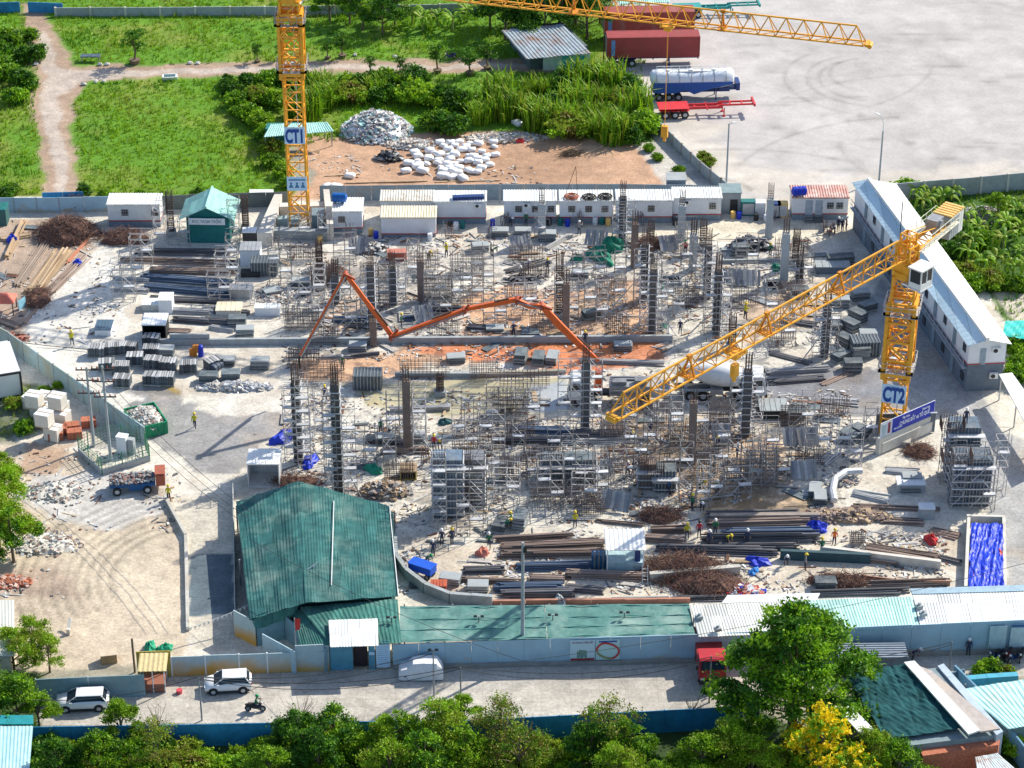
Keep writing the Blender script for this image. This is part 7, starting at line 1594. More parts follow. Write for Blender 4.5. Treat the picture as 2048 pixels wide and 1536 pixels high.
# blue tarpaulin pit at the right edge
t = thing('covered_pit', P(1970, 1180), 0, '=long pit under a crumpled blue tarpaulin at the right edge', 'covered pit'); o0 = P(1970, 1180)
m = MB(); m.cloth(*[P(*q) - o0 for q in ((1936, 1185, .75), (2008, 1185, .75), (2005, 1050, .75), (1942, 1048, .75))], 40, 60, .08, seed=9, rag=.24); part('tarpaulin', m, mat((.01, .05, .62), .45, var=.2), t)
for q in ((1930, 1188, 1936, 1050), (2008, 1188, 2006, 1050), (1932, 1046, 2008, 1048)):
    a = P(*q[:2]) - o0; b = P(*q[2:]) - o0; m = MB(); m.box(((a + b) / 2) + Vector((0, 0, .45)), ((b - a).length, .3, .9), rz=math.atan2((b - a).y, (b - a).x)); part('curb', m, PCONC, t)
m = MB(); m.blob((0, 0, .75), (.2, .9, .2), 3, 10, .4); o = part('red_cloth', m, REDPT, t); o.location = P(1999, 1120) - o0; o = part('red_cloth', m.mesh('c', REDPT), None, t); o.location = P(1946, 1165) - o0
# open white booth and blue machine
t = thing('white_booth', P(1212, 1147), R(1), '=open white booth with flat white roof in the steel yard', 'booth'); m = MB(); m.box((1.75, 1.2, .55), (3.4, 2.2, 1.1)); part('base_wall', m, mat((.35, .5, .55), .7), t)
m = MB(); m.sheet((-.1, -.2, 2.7), (3.6, -.2, 2.7), (3.6, 2.9, 3.0), (-.1, 2.9, 3.0), .4, .02, rows=1); part('roof', m, WHITE, t)
for x in (.1, 3.4):
    for y in (0, 2.3): m = MB(); m.box((x, y, 1.35), (.12, .12, 2.7)); part('post', m, WHITE, t)
m = MB(); m.box((2.9, .6, 1.6), (.5, .6, 1.1)); part('control_cabinet', m, NAVY, t)
t = thing('bar_bender', P(1208, 1138), 0, '=blue bar bending machine at the left of the white booth', 'machine'); m = MB(); m.box((-.5, .3, .8), (1.3, .9, 1.6)); part('case', m, mat((.02, .12, .25), .5), t); m = MB()
for k in range(3): m.tube((-.9 + k * .4, -.2, 0), (-.9 + k * .4, -.2, 2.1), .09, 6)
part('rollers', m, STEEL, t)
t = thing('blue_cart', P(845, 1150), R(-30), '=blue tarped cart beside the curved kerb', 'cart'); m = MB(); m.box((0, 0, .9), (2.4, 1.1, .7)); m.box((0, 0, 1.28), (2.5, 1.2, .08)); part('cover', m, mat((.01, .1, .6), .5), t)
for x in (-.8, .8):
    for y in (-.5, .5): wheel(t, x, y, .28, .12)
cabin(862, 893, 1188, .8, 1.0, mat((.5, .12, .06), .7), mat((.45, .1, .05), .7), '=orange red open trough behind the curved kerb', open_=True)
cabin(880, 915, 1172, .6, .9, GCONC, GPLANK, '=grey planked box beside the orange trough')
# workers
WR = 'workers on the site'
for px, py, pose, c_, hat, rz, z in [(145, 691, 'walk', 'yellow', 'yellow', 200, 0), (390, 857, 'walk', 'yellow', 'yellow', 180, 0), (338, 1002, 'stand', 'yellow', 'yellow', 175, 0), (1027, 673, 'stand', 'navy', 'white', 10, 0), (857, 520, 'bend', 'yellow', 'yellow', 30, .4), (893, 515, 'reach', 'yellow', 'yellow', 200, .4), (982, 512, 'stand', 'green', 'white', 100, .6), (1040, 560, 'walk', 'grey', 'white', 40, 0), (1057, 548, 'stand', 'navy', 'white', 90, 0), (1095, 545, 'stand', 'navy', 'yellow', 20, 0), (1158, 470, 'reach', 'grey', 'white', 150, 0), (1052, 452, 'stand', 'green', 'white', 0, 0), (1020, 452, 'bend', 'navy', 'white', 30, 0), (803, 656, 'stand', 'green', 'yellow', 90, 0), (1540, 514, 'stand', 'green', 'yellow', 0, 0), (1370, 508, 'stand', 'red', 'green', 0, 0), (1255, 953, 'walk', 'red', 'white', 20, 0), (1268, 951, 'walk', 'navy', 'white', 200, 0), (1337, 988, 'reach', 'blue', 'white', 90, 0), (1434, 903, 'walk', 'navy', 'yellow', 0, 0), (1474, 918, 'stand', 'navy', 'white', 60, 0), (1434, 992, 'stand', 'green', 'white', 0, 0), (1398, 982, 'bend', 'green', 'yellow', 60, 0), (1384, 1020, 'stand', 'green', 'yellow', 120, 0), (1404, 1022, 'bend', 'navy', 'white', 0, 0), (1150, 1055, 'stand', 'yellow', 'yellow', 180, 0), (1008, 1062, 'bend', 'green', 'yellow', 90, 0), (1022, 1056, 'reach', 'green', 'yellow', 250, 0), (884, 1090, 'stand', 'navy', 'white', 0, 0), (904, 1088, 'stand', 'navy', 'yellow', 30, 0), (978, 1096, 'walk', 'green', 'white', 0, 0), (854, 1128, 'bend', 'green', 'green', 40, 0), (866, 1112, 'stand', 'navy', 'white', 0, 0), (1418, 1092, 'stand', 'navy', 'white', 30, 0), (1452, 1088, 'bend', 'yellow', 'yellow', 40, 0), (1494, 1090, 'stand', 'navy', 'white', 0, 0), (1668, 1090, 'stand', 'orange', 'yellow', 170, 0), (1643, 1108, 'stand', 'green', 'yellow', 200, 0), (1374, 1078, 'stand', 'yellow', 'yellow', 0, 0), (1398, 1074, 'stand', 'red', 'hair', 0, 0), (1430, 1070, 'stand', 'green', 'white', 0, .4), (762, 868, 'stand', 'green', 'white', 20, 0), (782, 872, 'bend', 'navy', 'white', 0, 0), (1676, 462, 'stand', 'navy', 'white', 20, 0), (1684, 464, 'stand', 'navy', 'white', 200, 0), (1692, 461, 'stand', 'grey', 'white', 90, 0), (868, 900, 'stand', 'red', 'yellow', 0, .8), (880, 898, 'bend', 'navy', 'yellow', 0, .8), (1300, 870, 'stand', 'navy', 'white', 0, 0), (1572, 1128, 'bend', 'grey', 'white', 0, 0), (1610, 1140, 'stand', 'grey', 'yellow', 90, 0), (1360, 668, 'stand', 'navy', 'white', 0, .7), (685, 740, 'stand', 'green', 'white', 0, 0), (985, 512, 'bend', 'green', 'white', 80, .6), (1912, 838, 'stand', 'navy', 'white', 0, 6.3), (1265, 880, 'bend', 'navy', 'yellow', 0, 0), (650, 800, 'stand', 'navy', 'yellow', 0, 0), (1170, 690, 'walk', 'navy', 'yellow', 0, 0)]:
    PPL.put((pose, c_, hat), P(px, py, z) if z < 5 else P(1922, 968, 0) + Vector((0, .8, 6.3)), R(rz), {'stand': 'standing', 'walk': 'walking', 'bend': 'bending', 'reach': 'reaching'}[pose] + ' worker in %s top and %s %s' % (c_, hat, 'hair' if hat == 'hair' else 'helmet') if hat != 'hair' else 'bareheaded worker in red top', WR)
drum = {}
for i, (px, py) in enumerate([(985, 452), (1098, 450), (1190, 448), (1204, 448), (1216, 450), (1135, 452), (900, 456), (912, 458), (925, 456), (1466, 436), (1478, 437), (1512, 440), (1532, 442), (1120, 450), (742, 470), (752, 476), (1350, 450), (860, 480), (590, 470), (640, 486)]):
    c_ = [BLUET, DARK, WPANEL, TEALD, YELP][i % 5]
    if c_ not in drum:
        m = MB(); m.tube((0, 0, 0), (0, 0, .85), .3, 10); m.tube((0, 0, .28), (0, 0, .32), .32, 10); m.tube((0, 0, .56), (0, 0, .6), .32, 10); drum[c_] = m.mesh('drum', c_)
    solo('drum', drum[c_], None, P(px, py), i, ['blue', 'black', 'white', 'teal', 'yellow'][i % 5] + ' plastic drum standing by the cabins', 'drum', 'drums by the cabins')
for i, (px, py, n) in enumerate([(1010, 455, 6), (1085, 458, 5), (1160, 455, 7), (1290, 452, 5), (1545, 440, 6), (700, 480, 5), (900, 478, 6), (1655, 470, 5), (980, 476, 5), (560, 500, 6)]):
    m = MB(); g = random.Random(i + 70)
    for k in range(n):
        a = g.uniform(-.3, .3); m.tube((k * .14 - .5, 0, .02), (k * .14 - .5 + a, .9, g.uniform(1.2, 2)), .035, 5, mi=k % 2)
    m.bar((-.8, .8, 1), (.6, .8, 1), .07); m.bar((-.8, .8, 0), (-.8, .8, 1), .07); m.bar((.6, .8, 0), (.6, .8, 1), .07)
    solo('pipe_rack', m, [STEEL, RUST], P(px, py), g.uniform(-.4, .4), 'small rack of leaning tubes near the cabins', 'rack', 'tube racks near the cabins')
for i, q in enumerate([(1640, 930, 1672, 905, 9, GALV, 'silver scaffold tube bundle'), (1770, 940, 1840, 946, 10, GALV, 'silver scaffold tube bundle'), (1705, 985, 1780, 1000, 8, GALV, 'silver scaffold tube bundle'), (1600, 985, 1660, 990, 7, GALV, 'silver scaffold tube bundle'), (1760, 1040, 1850, 1046, 8, BRP, BR), (1860, 1060, 1920, 1075, 7, BRP, BR), (1640, 800, 1720, 806, 7, GALV, 'silver scaffold tube bundle'), (1560, 640, 1640, 650, 8, DKP, GA), (1490, 590, 1550, 612, 7, GALV, 'silver scaffold tube bundle'), (1350, 600, 1400, 590, 8, GALV, 'silver scaffold tube bundle')]): bundle(*q, 1.3, fan=.06)
m = MB(); m.path([(0, 0, .5), (0, 1.6, .6), (.4, 3.4, .8), (1.6, 4.6, .9), (3.2, 4.9, .8)], .35, 8); solo('duct', m, PALEST, P(1668, 1010), 0, '=bent silver sheet duct on the ground below the blue banner', 'duct')
# loose boards and bars, and the chips nobody could count
lb = {}
def board_proto(k):
    m = MB(); g = random.Random(k); L_ = [1.2, 2.2, 3.4, 2.8, 1.6][k % 5]
    if k % 3 == 2: m.tube((-L_ / 2, 0, .06), (L_ / 2, 0, .06), .045, 5)
    else: m.box((0, 0, .05), (L_, [.22, .5, .2, .9, .3][k % 5], .06))
    return solo('loose_board' if k % 3 != 2 else 'loose_bar', m, [PLANK, GPLANK, DKP, FORM, RUST, PALEST][k % 6], (0, 0, 0), 0, 'board', 'board' if k % 3 != 2 else 'bar')
LBP = Pool(board_proto)
zones = [((560, 470), (1640, 690), 120), ((560, 790), (1700, 1040), 130), ((800, 1060), (1900, 1180), 40), ((700, 690), (1120, 740), 8), ((0, 440), (200, 600), 14)]
nb = ['short pale plank lying loose', 'grey plank lying loose', 'dark steel bar lying loose', 'dark form board lying loose', 'rusty brown board lying loose', 'pale steel bar lying loose']
for (x0, y0), (x1, y1), n in zones:
    for i in range(n):
        k = rnd.randrange(12); LBP.put(k, P(rnd.uniform(x0, x1), rnd.uniform(y0, y1), rnd.uniform(0, .12)), rnd.choice((0, 0, .1, -.1, 1.5, 2.4, .7)) + rnd.uniform(-.15, .15), nb[k % 6], 'loose boards and bars')
m = MB(); g = random.Random(99)
for (x0, y0, x1, y1, n) in [(560, 470, 1640, 690, 6800), (560, 780, 1700, 1050, 7600), (800, 1060, 1900, 1190, 3200), (560, 690, 1340, 760, 900), (0, 440, 240, 690, 700), (40, 900, 370, 1060, 420), (0, 1060, 130, 1200, 250), (600, 300, 720, 390, 160), (690, 330, 1100, 370, 120)]:
    for i in range(n):
        px, py = g.uniform(x0, x1), g.uniform(y0, y1); p = P(px, py)
        if vnoise(np.array([p.x]), np.array([p.y]), 2.6, 1)[0] < g.uniform(.3, .75) : continue
        s = g.uniform(.05, .24); l = s * g.choice((1, 1.5, 7, 14)) if s < .14 else s * g.choice((1, 1.6, 2.4))
        m.box((p.x, p.y, .04 + gz(p.x, p.y)), (l, s, g.uniform(.03, .12)), g.uniform(0, 3.1), g.choice((0, 0, 1, 2, 2, 3, 4, 5, 5)), (g.uniform(-.2, .2), g.uniform(-.2, .2)))
o = solo('construction_debris', m, [PCONC, GPLANK, DKP, RUST, PLANK, PALEST], (0, 0, 0), 0, '=scattered chips, offcuts and wire ends all over the site ground', 'debris', kind='stuff')
# ================================================================== ROOFS ALONG THE STREET
def roofed(desc, cat, org, planes, posts=(), name='shed', walls=(), extra=None):
    """planes: (corners as (px,py,z) x4, material, kind); posts: (px,py,h); walls: (pts, z0, z1, material)"""
    o0 = P(*org); t = thing(name, o0, 0, desc, cat)
    for c, m_, kind in planes:
        q = [P(*p) - o0 for p in c]; m = MB()
        if kind == 'corr': m.sheet(*q, .3, .02, rows=8, wob=.04)
        elif kind == 'fine': m.sheet(*q, .26, .014, rows=3, wob=.02)
        elif kind == 'cloth': m.cloth(*q, 90, 14, .16, seed=int(c[0][0]), sag=.12)
        elif kind == 'net': m.cloth(*q, 80, 80, .06, seed=5, sag=.15, rag=.22)
        else: m.plate(*q, .15)
        o = part('net' if kind in ('net', 'cloth') else 'roof', m, m_, t)
        if kind == 'cloth':
            for u in (.04, .33, .62, .95): s_ = MB(); s_.path([q[0].lerp(q[3], u).lerp(q[1].lerp(q[2], u), k / 12) + Vector((0, 0, .1 - .07 * math.sin(k * 1.57))) for k in range(13)], .035, 4); part('seam_wire', s_, TEALD, o)
    for px, py, h in posts:
        q = P(px, py) - o0; m = MB(); m.box((q.x, q.y, h / 2), (.12, .12, h)); part('post', m, STEEL, t)
    for pts, z0, z1, m_ in walls:
        q = [P(*p) - o0 for p in pts]; m = MB(); m.prism([(p.x, p.y) for p in q], z0, z1); part('wall', m, m_, t)
    return t
GRT = mat((.032, .125, .125), .85, var=.25, scale=1.2, dirt=(.15, .22, .2, .8), dscale=.3, spec=.2, laps=(.95, 4.2))
GRT2 = mat((.05, .17, .15), .85, var=.25, scale=1.2, dirt=(.15, .26, .23, .7), dscale=.4, spec=.2, laps=(.95, 3))
NET = mat((.1, .23, .21), .85, var=.22, scale=1.5, dirt=(.3, .42, .38, .8), dscale=.3, spec=.2)
t = thing('green_roof_shed', P(640, 1150), 0, '=big dark green corrugated gable roof beside the ramp', 'shed')
o0 = P(640, 1150)
for c in ([(499, 1240, 2.9), (610, 1206, 4.2), (598, 962, 4.2), (472, 1003, 2.9)], [(610, 1206, 4.2), (797, 1192, 3.3), (779, 1012, 3.3), (598, 962, 4.2)]):
    q = [P(*p) - o0 for p in c]; m = MB(); m.sheet(*q, .26, .012, rows=16, wob=.08); part('roof', m, GRT, t)
m = MB(); m.path([P(668, 1002, 4.1) - o0, P(663, 1170, 4.1) - o0], .05, 4); m.path([P(779, 1012, 3.4) - o0, P(797, 1192, 3.4) - o0], .05, 4); part('rope', m, WHITE, t)
m = MB(); q = [P(*p) - o0 for p in ((503, 1278), (792, 1248), (788, 1072), (482, 1066))]; m.prism([(p.x, p.y) for p in q], 0, 2.7); part('wall', m, mat((.03, .1, .1), .8), t)
for px, py in ((476, 1062), (482, 1170), (500, 1285), (600, 1262), (794, 1258), (790, 1072)):
    q = P(px, py) - o0; m = MB(); m.box((q.x, q.y, 1.4), (.14, .14, 2.8)); part('post', m, STEEL, t)
m = MB(); m.cloth(*[P(*p) - o0 for p in ((512, 1262, 1.9), (590, 1236, 2.1), (600, 1206, 3.7), (502, 1238, 2.85))], 16, 10, .3, seed=3); part('hanging_sheet', m, GRT2, t)
t = roofed('=lower teal corrugated roof in front of the big green roof', 'shed', (720, 1300), [
    ([(660, 1290, 2.9), (803, 1286, 2.9), (795, 1198, 3.2), (600, 1214, 3.2)], GRT2, 'corr'), ([(600, 1290, 2.2), (660, 1290, 2.9), (620, 1212, 3.15), (585, 1222, 2.6)], GRT2, 'fine')], [(665, 1330, 2.8), (800, 1330, 2.8)], name='lower_roof_shed')
roofed('=bright white sheet canopy over the blue street gate', 'canopy', (708, 1330), [([(660, 1294, 3.25), (757, 1291, 3.25), (755, 1237, 3.45), (657, 1240, 3.45)], WROOF, 'fine')], [(664, 1338, 3.2), (753, 1336, 3.2), (664, 1300, 3.2), (753, 1300, 3.2)], name='gate_canopy')
roofed('=long teal netting roof along the street wall', 'net roof', (1090, 1320), [([(800, 1287, 2.7), (1094, 1279, 2.7), (1089, 1212, 3.0), (800, 1214, 3.0)], NET, 'cloth'), ([(1095, 1279, 2.7), (1390, 1270, 2.7), (1378, 1209, 3.0), (1090, 1212, 3.0)], NET, 'cloth')],
    [(px, py, 2.6) for px in range(810, 1390, 80) for py in (1326 - (px - 800) * .02,)] + [(px, 1262, 2.9) for px in range(810, 1390, 96)], name='net_roof')
CW = mat((.62, .64, .62), .55, var=.06, dirt=(.5, .45, .36, .4), laps=(1, 3)); 
roofed('=pale ribbed white roof right of the long net roof', 'shed', (1480, 1330), [([(1397, 1274, 2.9), (1602, 1265, 2.9), (1575, 1202, 3.3), (1380, 1210, 3.3)], CW, 'fine')], walls=[([(1400, 1322), (1600, 1316), (1590, 1262), (1395, 1268)], 0, 2.75, mat((.25, .36, .42), .8))], name='street_shed')
roofed('=mint green ribbed roof behind the big leafy tree', 'shed', (1720, 1310), [([(1603, 1265, 2.9), (1840, 1256, 2.9), (1824, 1193, 3.3), (1576, 1202, 3.3)], MINT, 'fine')], walls=[([(1603, 1314), (1840, 1306), (1830, 1250), (1600, 1258)], 0, 2.75, mat((.25, .36, .42), .8))], name='street_shed')
roofed('=bright white ribbed roof at the right end of the street sheds', 'shed', (1950, 1305), [([(1841, 1254, 2.9), (2110, 1243, 2.9), (2100, 1182, 3.3), (1825, 1190, 3.3)], WROOF, 'fine'), ([(1825, 1188, 3.36), (2100, 1180, 3.36), (2096, 1168, 3.5), (1820, 1177, 3.5)], mat((.35, .5, .6), .6), 'flat')], walls=[([(1842, 1304), (2110, 1296), (2100, 1236), (1838, 1246)], 0, 2.75, mat((.25, .36, .42), .8))], name='street_shed')
roofed('=white flat slab roof behind the ribbed white roof', 'shed', (1540, 1235), [([(1443, 1206, 2.6), (1632, 1200, 2.6), (1640, 1186, 2.7), (1455, 1190, 2.7)], WHITE, 'flat')], [(1450, 1260, 2.5), (1630, 1252, 2.5)], name='slab_canopy')
for i, (px, py) in enumerate([(1398, 1236), (1435, 1260), (1838, 1215), (1846, 1230)]):
    m = MB(); m.box((0, 0, .12), (.6, .5, .3)); m.tube((0, 0, .25), (0, 0, .5), .12, 8); solo('roof_vent', m, GCONC, P(px, py, 3.2), .3, 'small grey vent box on the street shed roof', 'vent', 'roof vents')
# street wall
SW = [(786, 1336), (1100, 1329), (1400, 1322), (1760, 1312), (2110, 1300)]
wall('street_wall', SW, [2.55, 2.75, 2.9, 3.2, 3.4], LBLUE, '=long pale blue sheet wall along the street', th=.08, every=2.4, cap=True)
a = P(786, 1338); m = MB()
for i in range(len(SW) - 1):
    p0, p1 = P(SW[i][0], SW[i][1] + 1.5) - a, P(SW[i + 1][0], SW[i + 1][1] + 1.5) - a; d = p1 - p0; m.box(((p0 + p1) / 2) + Vector((0, -.05, .2)), (d.length, .25, .4), rz=math.atan2(d.y, d.x))
solo('wall_plinth', m, mat((.3, .29, .27), .9), a, 0, '=low concrete footing strip under the pale blue street wall', 'plinth')
wall('street_wall', [(345, 1352), (480, 1347), (592, 1343), (660, 1341)], 2.05, WALLY, '=pale blue street wall with yellow stains left of the gate', th=.08, every=2.6, post=.12, pm=WHITE)
wall('street_wall', [(276, 1354), (345, 1352)], 2.7, mat((.45, .36, .06), .7, var=.15, dirt=(.3, .3, .2, .5)), '=olive yellow sheet wall behind the guard booth', th=.08, every=3, corr=.4)
wall('street_wall', [(592, 1343), (660, 1340)], 2.75, WALLY, '=taller stained wall piece left of the blue gate', th=.08)
wall('street_wall', [(76, 1402), (180, 1397), (292, 1392)], 2.3, mat((.2, .32, .36), .65, var=.12, dirt=(.3, .36, .33, .5)), '=grey blue sheet wall behind the car under the bush', th=.08, every=4, post=.08)
wall('yard_wall', [(470, 1270), (513, 1293)], 2.7, WALLY, '=short yellow stained wall at the foot of the ramp', th=.1)
wall('yard_wall', [(527, 1312), (592, 1348)], 2.4, mat((.4, .55, .62), .6, dirt=(.3, .42, .45, .5)), '=slanting pale blue wall behind the stained street wall', th=.1)
wall('yard_wall', [(515, 1292), (570, 1278)], 2.5, mat((.16, .3, .36), .7), '=dark grey blue wall under the green roof edge', th=.1)
wall('yard_wall', [(570, 1276), (655, 1345)], 2.5, mat((.18, .3, .36), .7), '=slanting grey blue wall left of the white canopy', th=.1)
wall('ramp_fence', [(467, 985), (469, 1100), (472, 1268)], 1.4, mat((.5, .52, .5), .7), '=thin pale fence along the right edge of the ramp', th=.06, every=2.5, post=.08)
wall('ramp_kerb', [(330, 998), (372, 1076), (376, 1262)], .45, CONC, '=low concrete kerb along the left edge of the ramp', th=.3, every=4)
# gate with door way and notice
ga = P(660, 1340); gb = P(786, 1337); t = thing('street_gate', ga, math.atan2((gb - ga).y, (gb - ga).x), '=blue steel street gate with open dark doorway and notice board', 'gate'); W_ = (gb - ga).length
m = MB(); m.box((W_ * .19, 0, 1.25), (W_ * .36, .08, 2.5)); part('gate_leaf', m, mat((.09, .3, .42), .5, dirt=(.12, .25, .3, .5)), t)
m = MB(); m.box((W_ * .49, .5, 1.3), (W_ * .22, .06, 2.6)); part('doorway', m, mat((.05, .035, .04), .9), t)
m = MB(); m.box((W_ * .67, 0, 1.3), (W_ * .1, .08, 2.6)); part('gate_leaf', m, mat((.09, .3, .42), .5), t)
m = MB(); m.box((W_ * .67, -.06, 1.7), (.45, .04, .3)); part('plate', m, SIGNW, t)
m = MB(); m.box((W_ * .85, 0, 1.4), (W_ * .22, .08, 2.5)); nb_ = part('notice_board', m, SIGNW, t); m = MB()
for k in range(9): m.box((W_ * .85, -.05, .6 + k * .22), (W_ * .17, .02, .035))
part('written_line', m, mat((.2, .4, .6), .6), nb_)
m = MB(); m.box((W_ * .87, -.02, 2.78), (.85, .06, .3)); part('sign', m, mat((.02, .1, .25), .5), t)
m = MB(); m.box((W_ * .42, -.3, 2.92), (W_ * .42, .05, .38)); s_ = part('name_sign', m, WPANEL, t); m = MB(); m.box((W_ * .24, -.34, 2.92), (.5, .03, .3)); m.box((W_ * .6, -.34, 2.92), (.6, .03, .3)); part('mark', m, mat((.12, .03, .2), .5), s_)
text('CÔNG TRƯỜNG', .3, (W_ * .42, -.34, 2.9), (R(90), 0, 0), mat((.3, .05, .12), .5), s_, sx=.7)
# posters on the wall
pa = P(1139, 1328.6); pb_ = P(1240, 1326); t = thing('street_posters', pa, math.atan2((pb_ - pa).y, (pb_ - pa).x), '=two wide posters with a red ring on the pale blue wall', 'poster'); W_ = (pb_ - pa).length
m = MB(); m.box((W_ * .25, -.09, 1.55), (W_ * .49, .03, 2.15)); part('poster', m, mat((.5, .68, .74), .6, var=.04), t)
m = MB(); m.box((W_ * .75, -.09, 1.55), (W_ * .47, .03, 2.15)); part('poster', m, mat((.48, .7, .7), .6, var=.04), t)
m = MB(); m.box((W_ * .25, -.12, .6), (W_ * .47, .02, .2)); part('red_strip', m, DKRED, t)
m = MB()
for k in range(5): m.box((W_ * (.16 + k * .04), -.12, 1.1 + (k % 2) * .1), (.15, .02, .7 + (k % 3) * .12))
part('picture', m, mat((.15, .3, .25), .7), t)
text('AN TOÀN LÀ TRÊN HẾT', .26, (W_ * .25, -.12, 2.35), (R(90), 0, 0), mat((.3, .2, .3), .5), t, sx=.65)
m = MB(); cx_, cz_ = W_ * .75, 1.45
for k in range(28):
    a0, a1 = k * 2 * math.pi / 28, (k + 1) * 2 * math.pi / 28
    f = lambda a: (cx_ + (.95 + .12 * math.sin(2 * a)) * math.cos(a), -.12, cz_ + .78 * math.sin(a) - .25 * math.cos(a))
    m.bar(f(a0), f(a1), .14, mi=1 if math.pi < a0 < 1.6 * math.pi else 0)
part('ring_picture', m, [REDPT, mat((.3, .28, .1), .6)], t)
m = MB(); m.box((cx_, -.12, 2.42), (1.6, .02, .14)); part('title_bar', m, INK, t)
t = thing('street_posters', P(1975, 1307), R(2), '=pale notice boards on the wall at the right edge', 'poster'); m = MB(); m.box((.7, -.1, 1.8), (1.5, .04, 2.4)); m.box((3.6, -.1, 1.9), (3.6, .04, 2.4)); part('board', m, mat((.4, .56, .62), .6), t); m = MB(); m.box((3.6, -.14, 3.0), (3.6, .03, .3)); part('title_bar', m, mat((.02, .12, .3), .5), t)
for px, py in ((785, 1300), (958, 1298), (1105, 1295), (1247, 1290)):
    pole(px, py, 3.5, 'pair of small flood lights on a short post above the wall', 'flood', DARK, .05, 'flood_light', 'flood light', 'flood lights on the street wall')
# guard booth, tarps, post
t = thing('guard_booth', P(282, 1386), R(2), '=small guard booth with cream wooden roof on the street', 'booth')
m = MB(); m.sheet((-.1, -.3, 2.5), (2.35, -.3, 2.5), (2.35, 2.0, 2.75), (-.1, 2.0, 2.75), .4, .015, rows=1); part('roof', m, mat((.62, .5, .25), .8, dirt=(.5, .42, .3, .6)), t)
m = MB(); m.box((1.1, .8, .45), (1.9, 1.6, .9)); part('base_wall', m, mat((.3, .12, .08), .8), t)
for x in (.1, 1.1, 2.1):
    for y in (0, 1.7): m = MB(); m.box((x, y, 1.25), (.09, .09, 2.5)); part('post', m, PALEST, t)
m = MB(); m.tube((0, 0, 0), (0, 0, .35), .25, 10, .28); solo('bucket', m, mat((.6, .08, .1), .5), P(359, 1386), 0, '=red plastic bucket beside the guard booth', 'bucket')
t = thing('cardboard_box', P(218, 1322), .2, '=big brown cardboard crate on the turning ground', 'crate'); m = MB(); m.box((0, 0, .45), (1.4, 1.0, .9)); part('carton', m, mat((.35, .24, .13), .9), t); m = MB(); m.box((0, 0, .93), (1.45, 1.05, .05)); part('lid', m, mat((.6, .5, .38), .8), t)
m = MB(); m.tube((0, 0, 0), (0, 0, 3.6), .1, 7); solo('wooden_post', m, BARK, P(270, 1345), 0, '=dark wooden post standing left of the olive wall', 'post')
m = MB(); m.box((0, 0, .5), (.3, 1.6, .12), tilt=(.5, 0)); m.box((0, -.5, .3), (.3, .3, .6)); solo('stone_marker', m, PCONC, P(139, 1262), 0, '=white stone slab lying on the turning ground', 'slab')
t = thing('flag_pole', P(594, 1338), 0, '=pole with red flag beside the slanting wall', 'flag pole'); m = MB(); m.tube((0, 0, 0), (0, 0, 5.4), .05, 6); part('pole', m, GALV, t)
m = MB(); m.cloth((0, 0, 5.3), (.5, .1, 5.2), (.45, .05, 4.2), (0, 0, 4.0), 6, 6, .12, seed=2); part('flag', m, REDPT, t)
t = thing('bunting', P(500, 1200, 4), 0, '=string of small white pennants crossing the ramp and green roof', 'bunting'); a, b = P(636, 1124, 4.6) - P(500, 1200, 4), P(372, 1258, 1.5) - P(500, 1200, 4); m = MB(); pts = [a.lerp(b, k / 30) - Vector((0, 0, 1.3 * math.sin(math.pi * k / 30) * .6)) for k in range(31)]; m.path(pts, .02, 4); part('string', m, WHITE, t)
fl = MB(); fl.add([(-.14, 0, 0), (.14, 0, 0), (0, .02, -.35), (0, -.02, -.35)], [(0, 1, 2), (1, 0, 3)]); fm = fl.mesh('pennant', WHITE)
for p in pts[1:-1]: o = bpy.data.objects.new('pennant', fm); COL.objects.link(o); o.parent = t; o.location = p
# vehicles
suv('=white car parked near the stained wall, left of the gate', P(457, 1377), R(6))
suv('=white car half hidden under the bush at the left', P(167, 1413), R(4), 4.5)
t = thing('covered_car', P(844, 1350), R(1), '=car under a silver grey cover beside the street wall', 'car', 'cars parked along the street'); m = MB()
m.loft([[(x, w_ * k, z) for k, z in ((-1.05, .12), (-1, zt * .55), (-.85, zt * .8), (-tw, zt), (tw, zt), (.85, zt * .8), (1, zt * .55), (1.05, .12))] for x, w_, zt, tw in ((-2.0, .75, .7, .7), (-1.8, .86, .95, .7), (-1.2, .9, 1.1, .7), (-.75, .9, 1.6, .68), (.2, .92, 1.68, .68), (1.3, .9, 1.62, .68), (1.72, .86, 1.05, .7), (1.85, .8, .6, .7))]); part('cover', m, mat((.72, .73, .75), .45, var=.1, bump=.3), t)
for x in (-1.25, 1.2):
    for y in (-.8, .8): wheel(t, x, y, .3, .2)
motorbike('=motorbike being ridden along the street by a person in green', P(511, 1422), R(178), grp='motorbikes on the street', body=DARK)
PPL.put(('ride', 'green', 'green'), P(511, 1422, -.02), R(88), '=rider in dark green with helmet on the moving motorbike', 'people on the street')
for i, (px, py, rz) in enumerate([(1990, 1318, 30), (2003, 1322, 50), (2016, 1316, 60), (2028, 1322, 40), (2042, 1318, 70), (1660, 468, 80), (1668, 462, 90), (1650, 459, 70)]):
    motorbike('parked motorbike in the cluster', P(px, py), R(rz), grp='parked motorbikes', body=[NAVY, DARK, DKRED][i % 3])
PPL.put(('stand', 'navy', 'white'), P(1936, 1310), 0, '=person in dark clothes walking beside the street wall', 'people on the street')
PPL.put(('bend', 'navy', 'white'), P(1825, 1318), R(60), '=person crouching on the pavement by the street wall', 'people on the street')
t = thing('red_truck', P(1424, 1374), R(-84), '=red tipper truck parked at the wall beside the big tree', 'truck'); RD = mat((.45, .02, .03), .4, var=.12, dirt=(.3, .06, .05, .3))
t.rotation_euler = (0, 0, R(92)); lorry_cab(t, -.2, 0, RD, 2.3, 2.0, .7, 2.1)
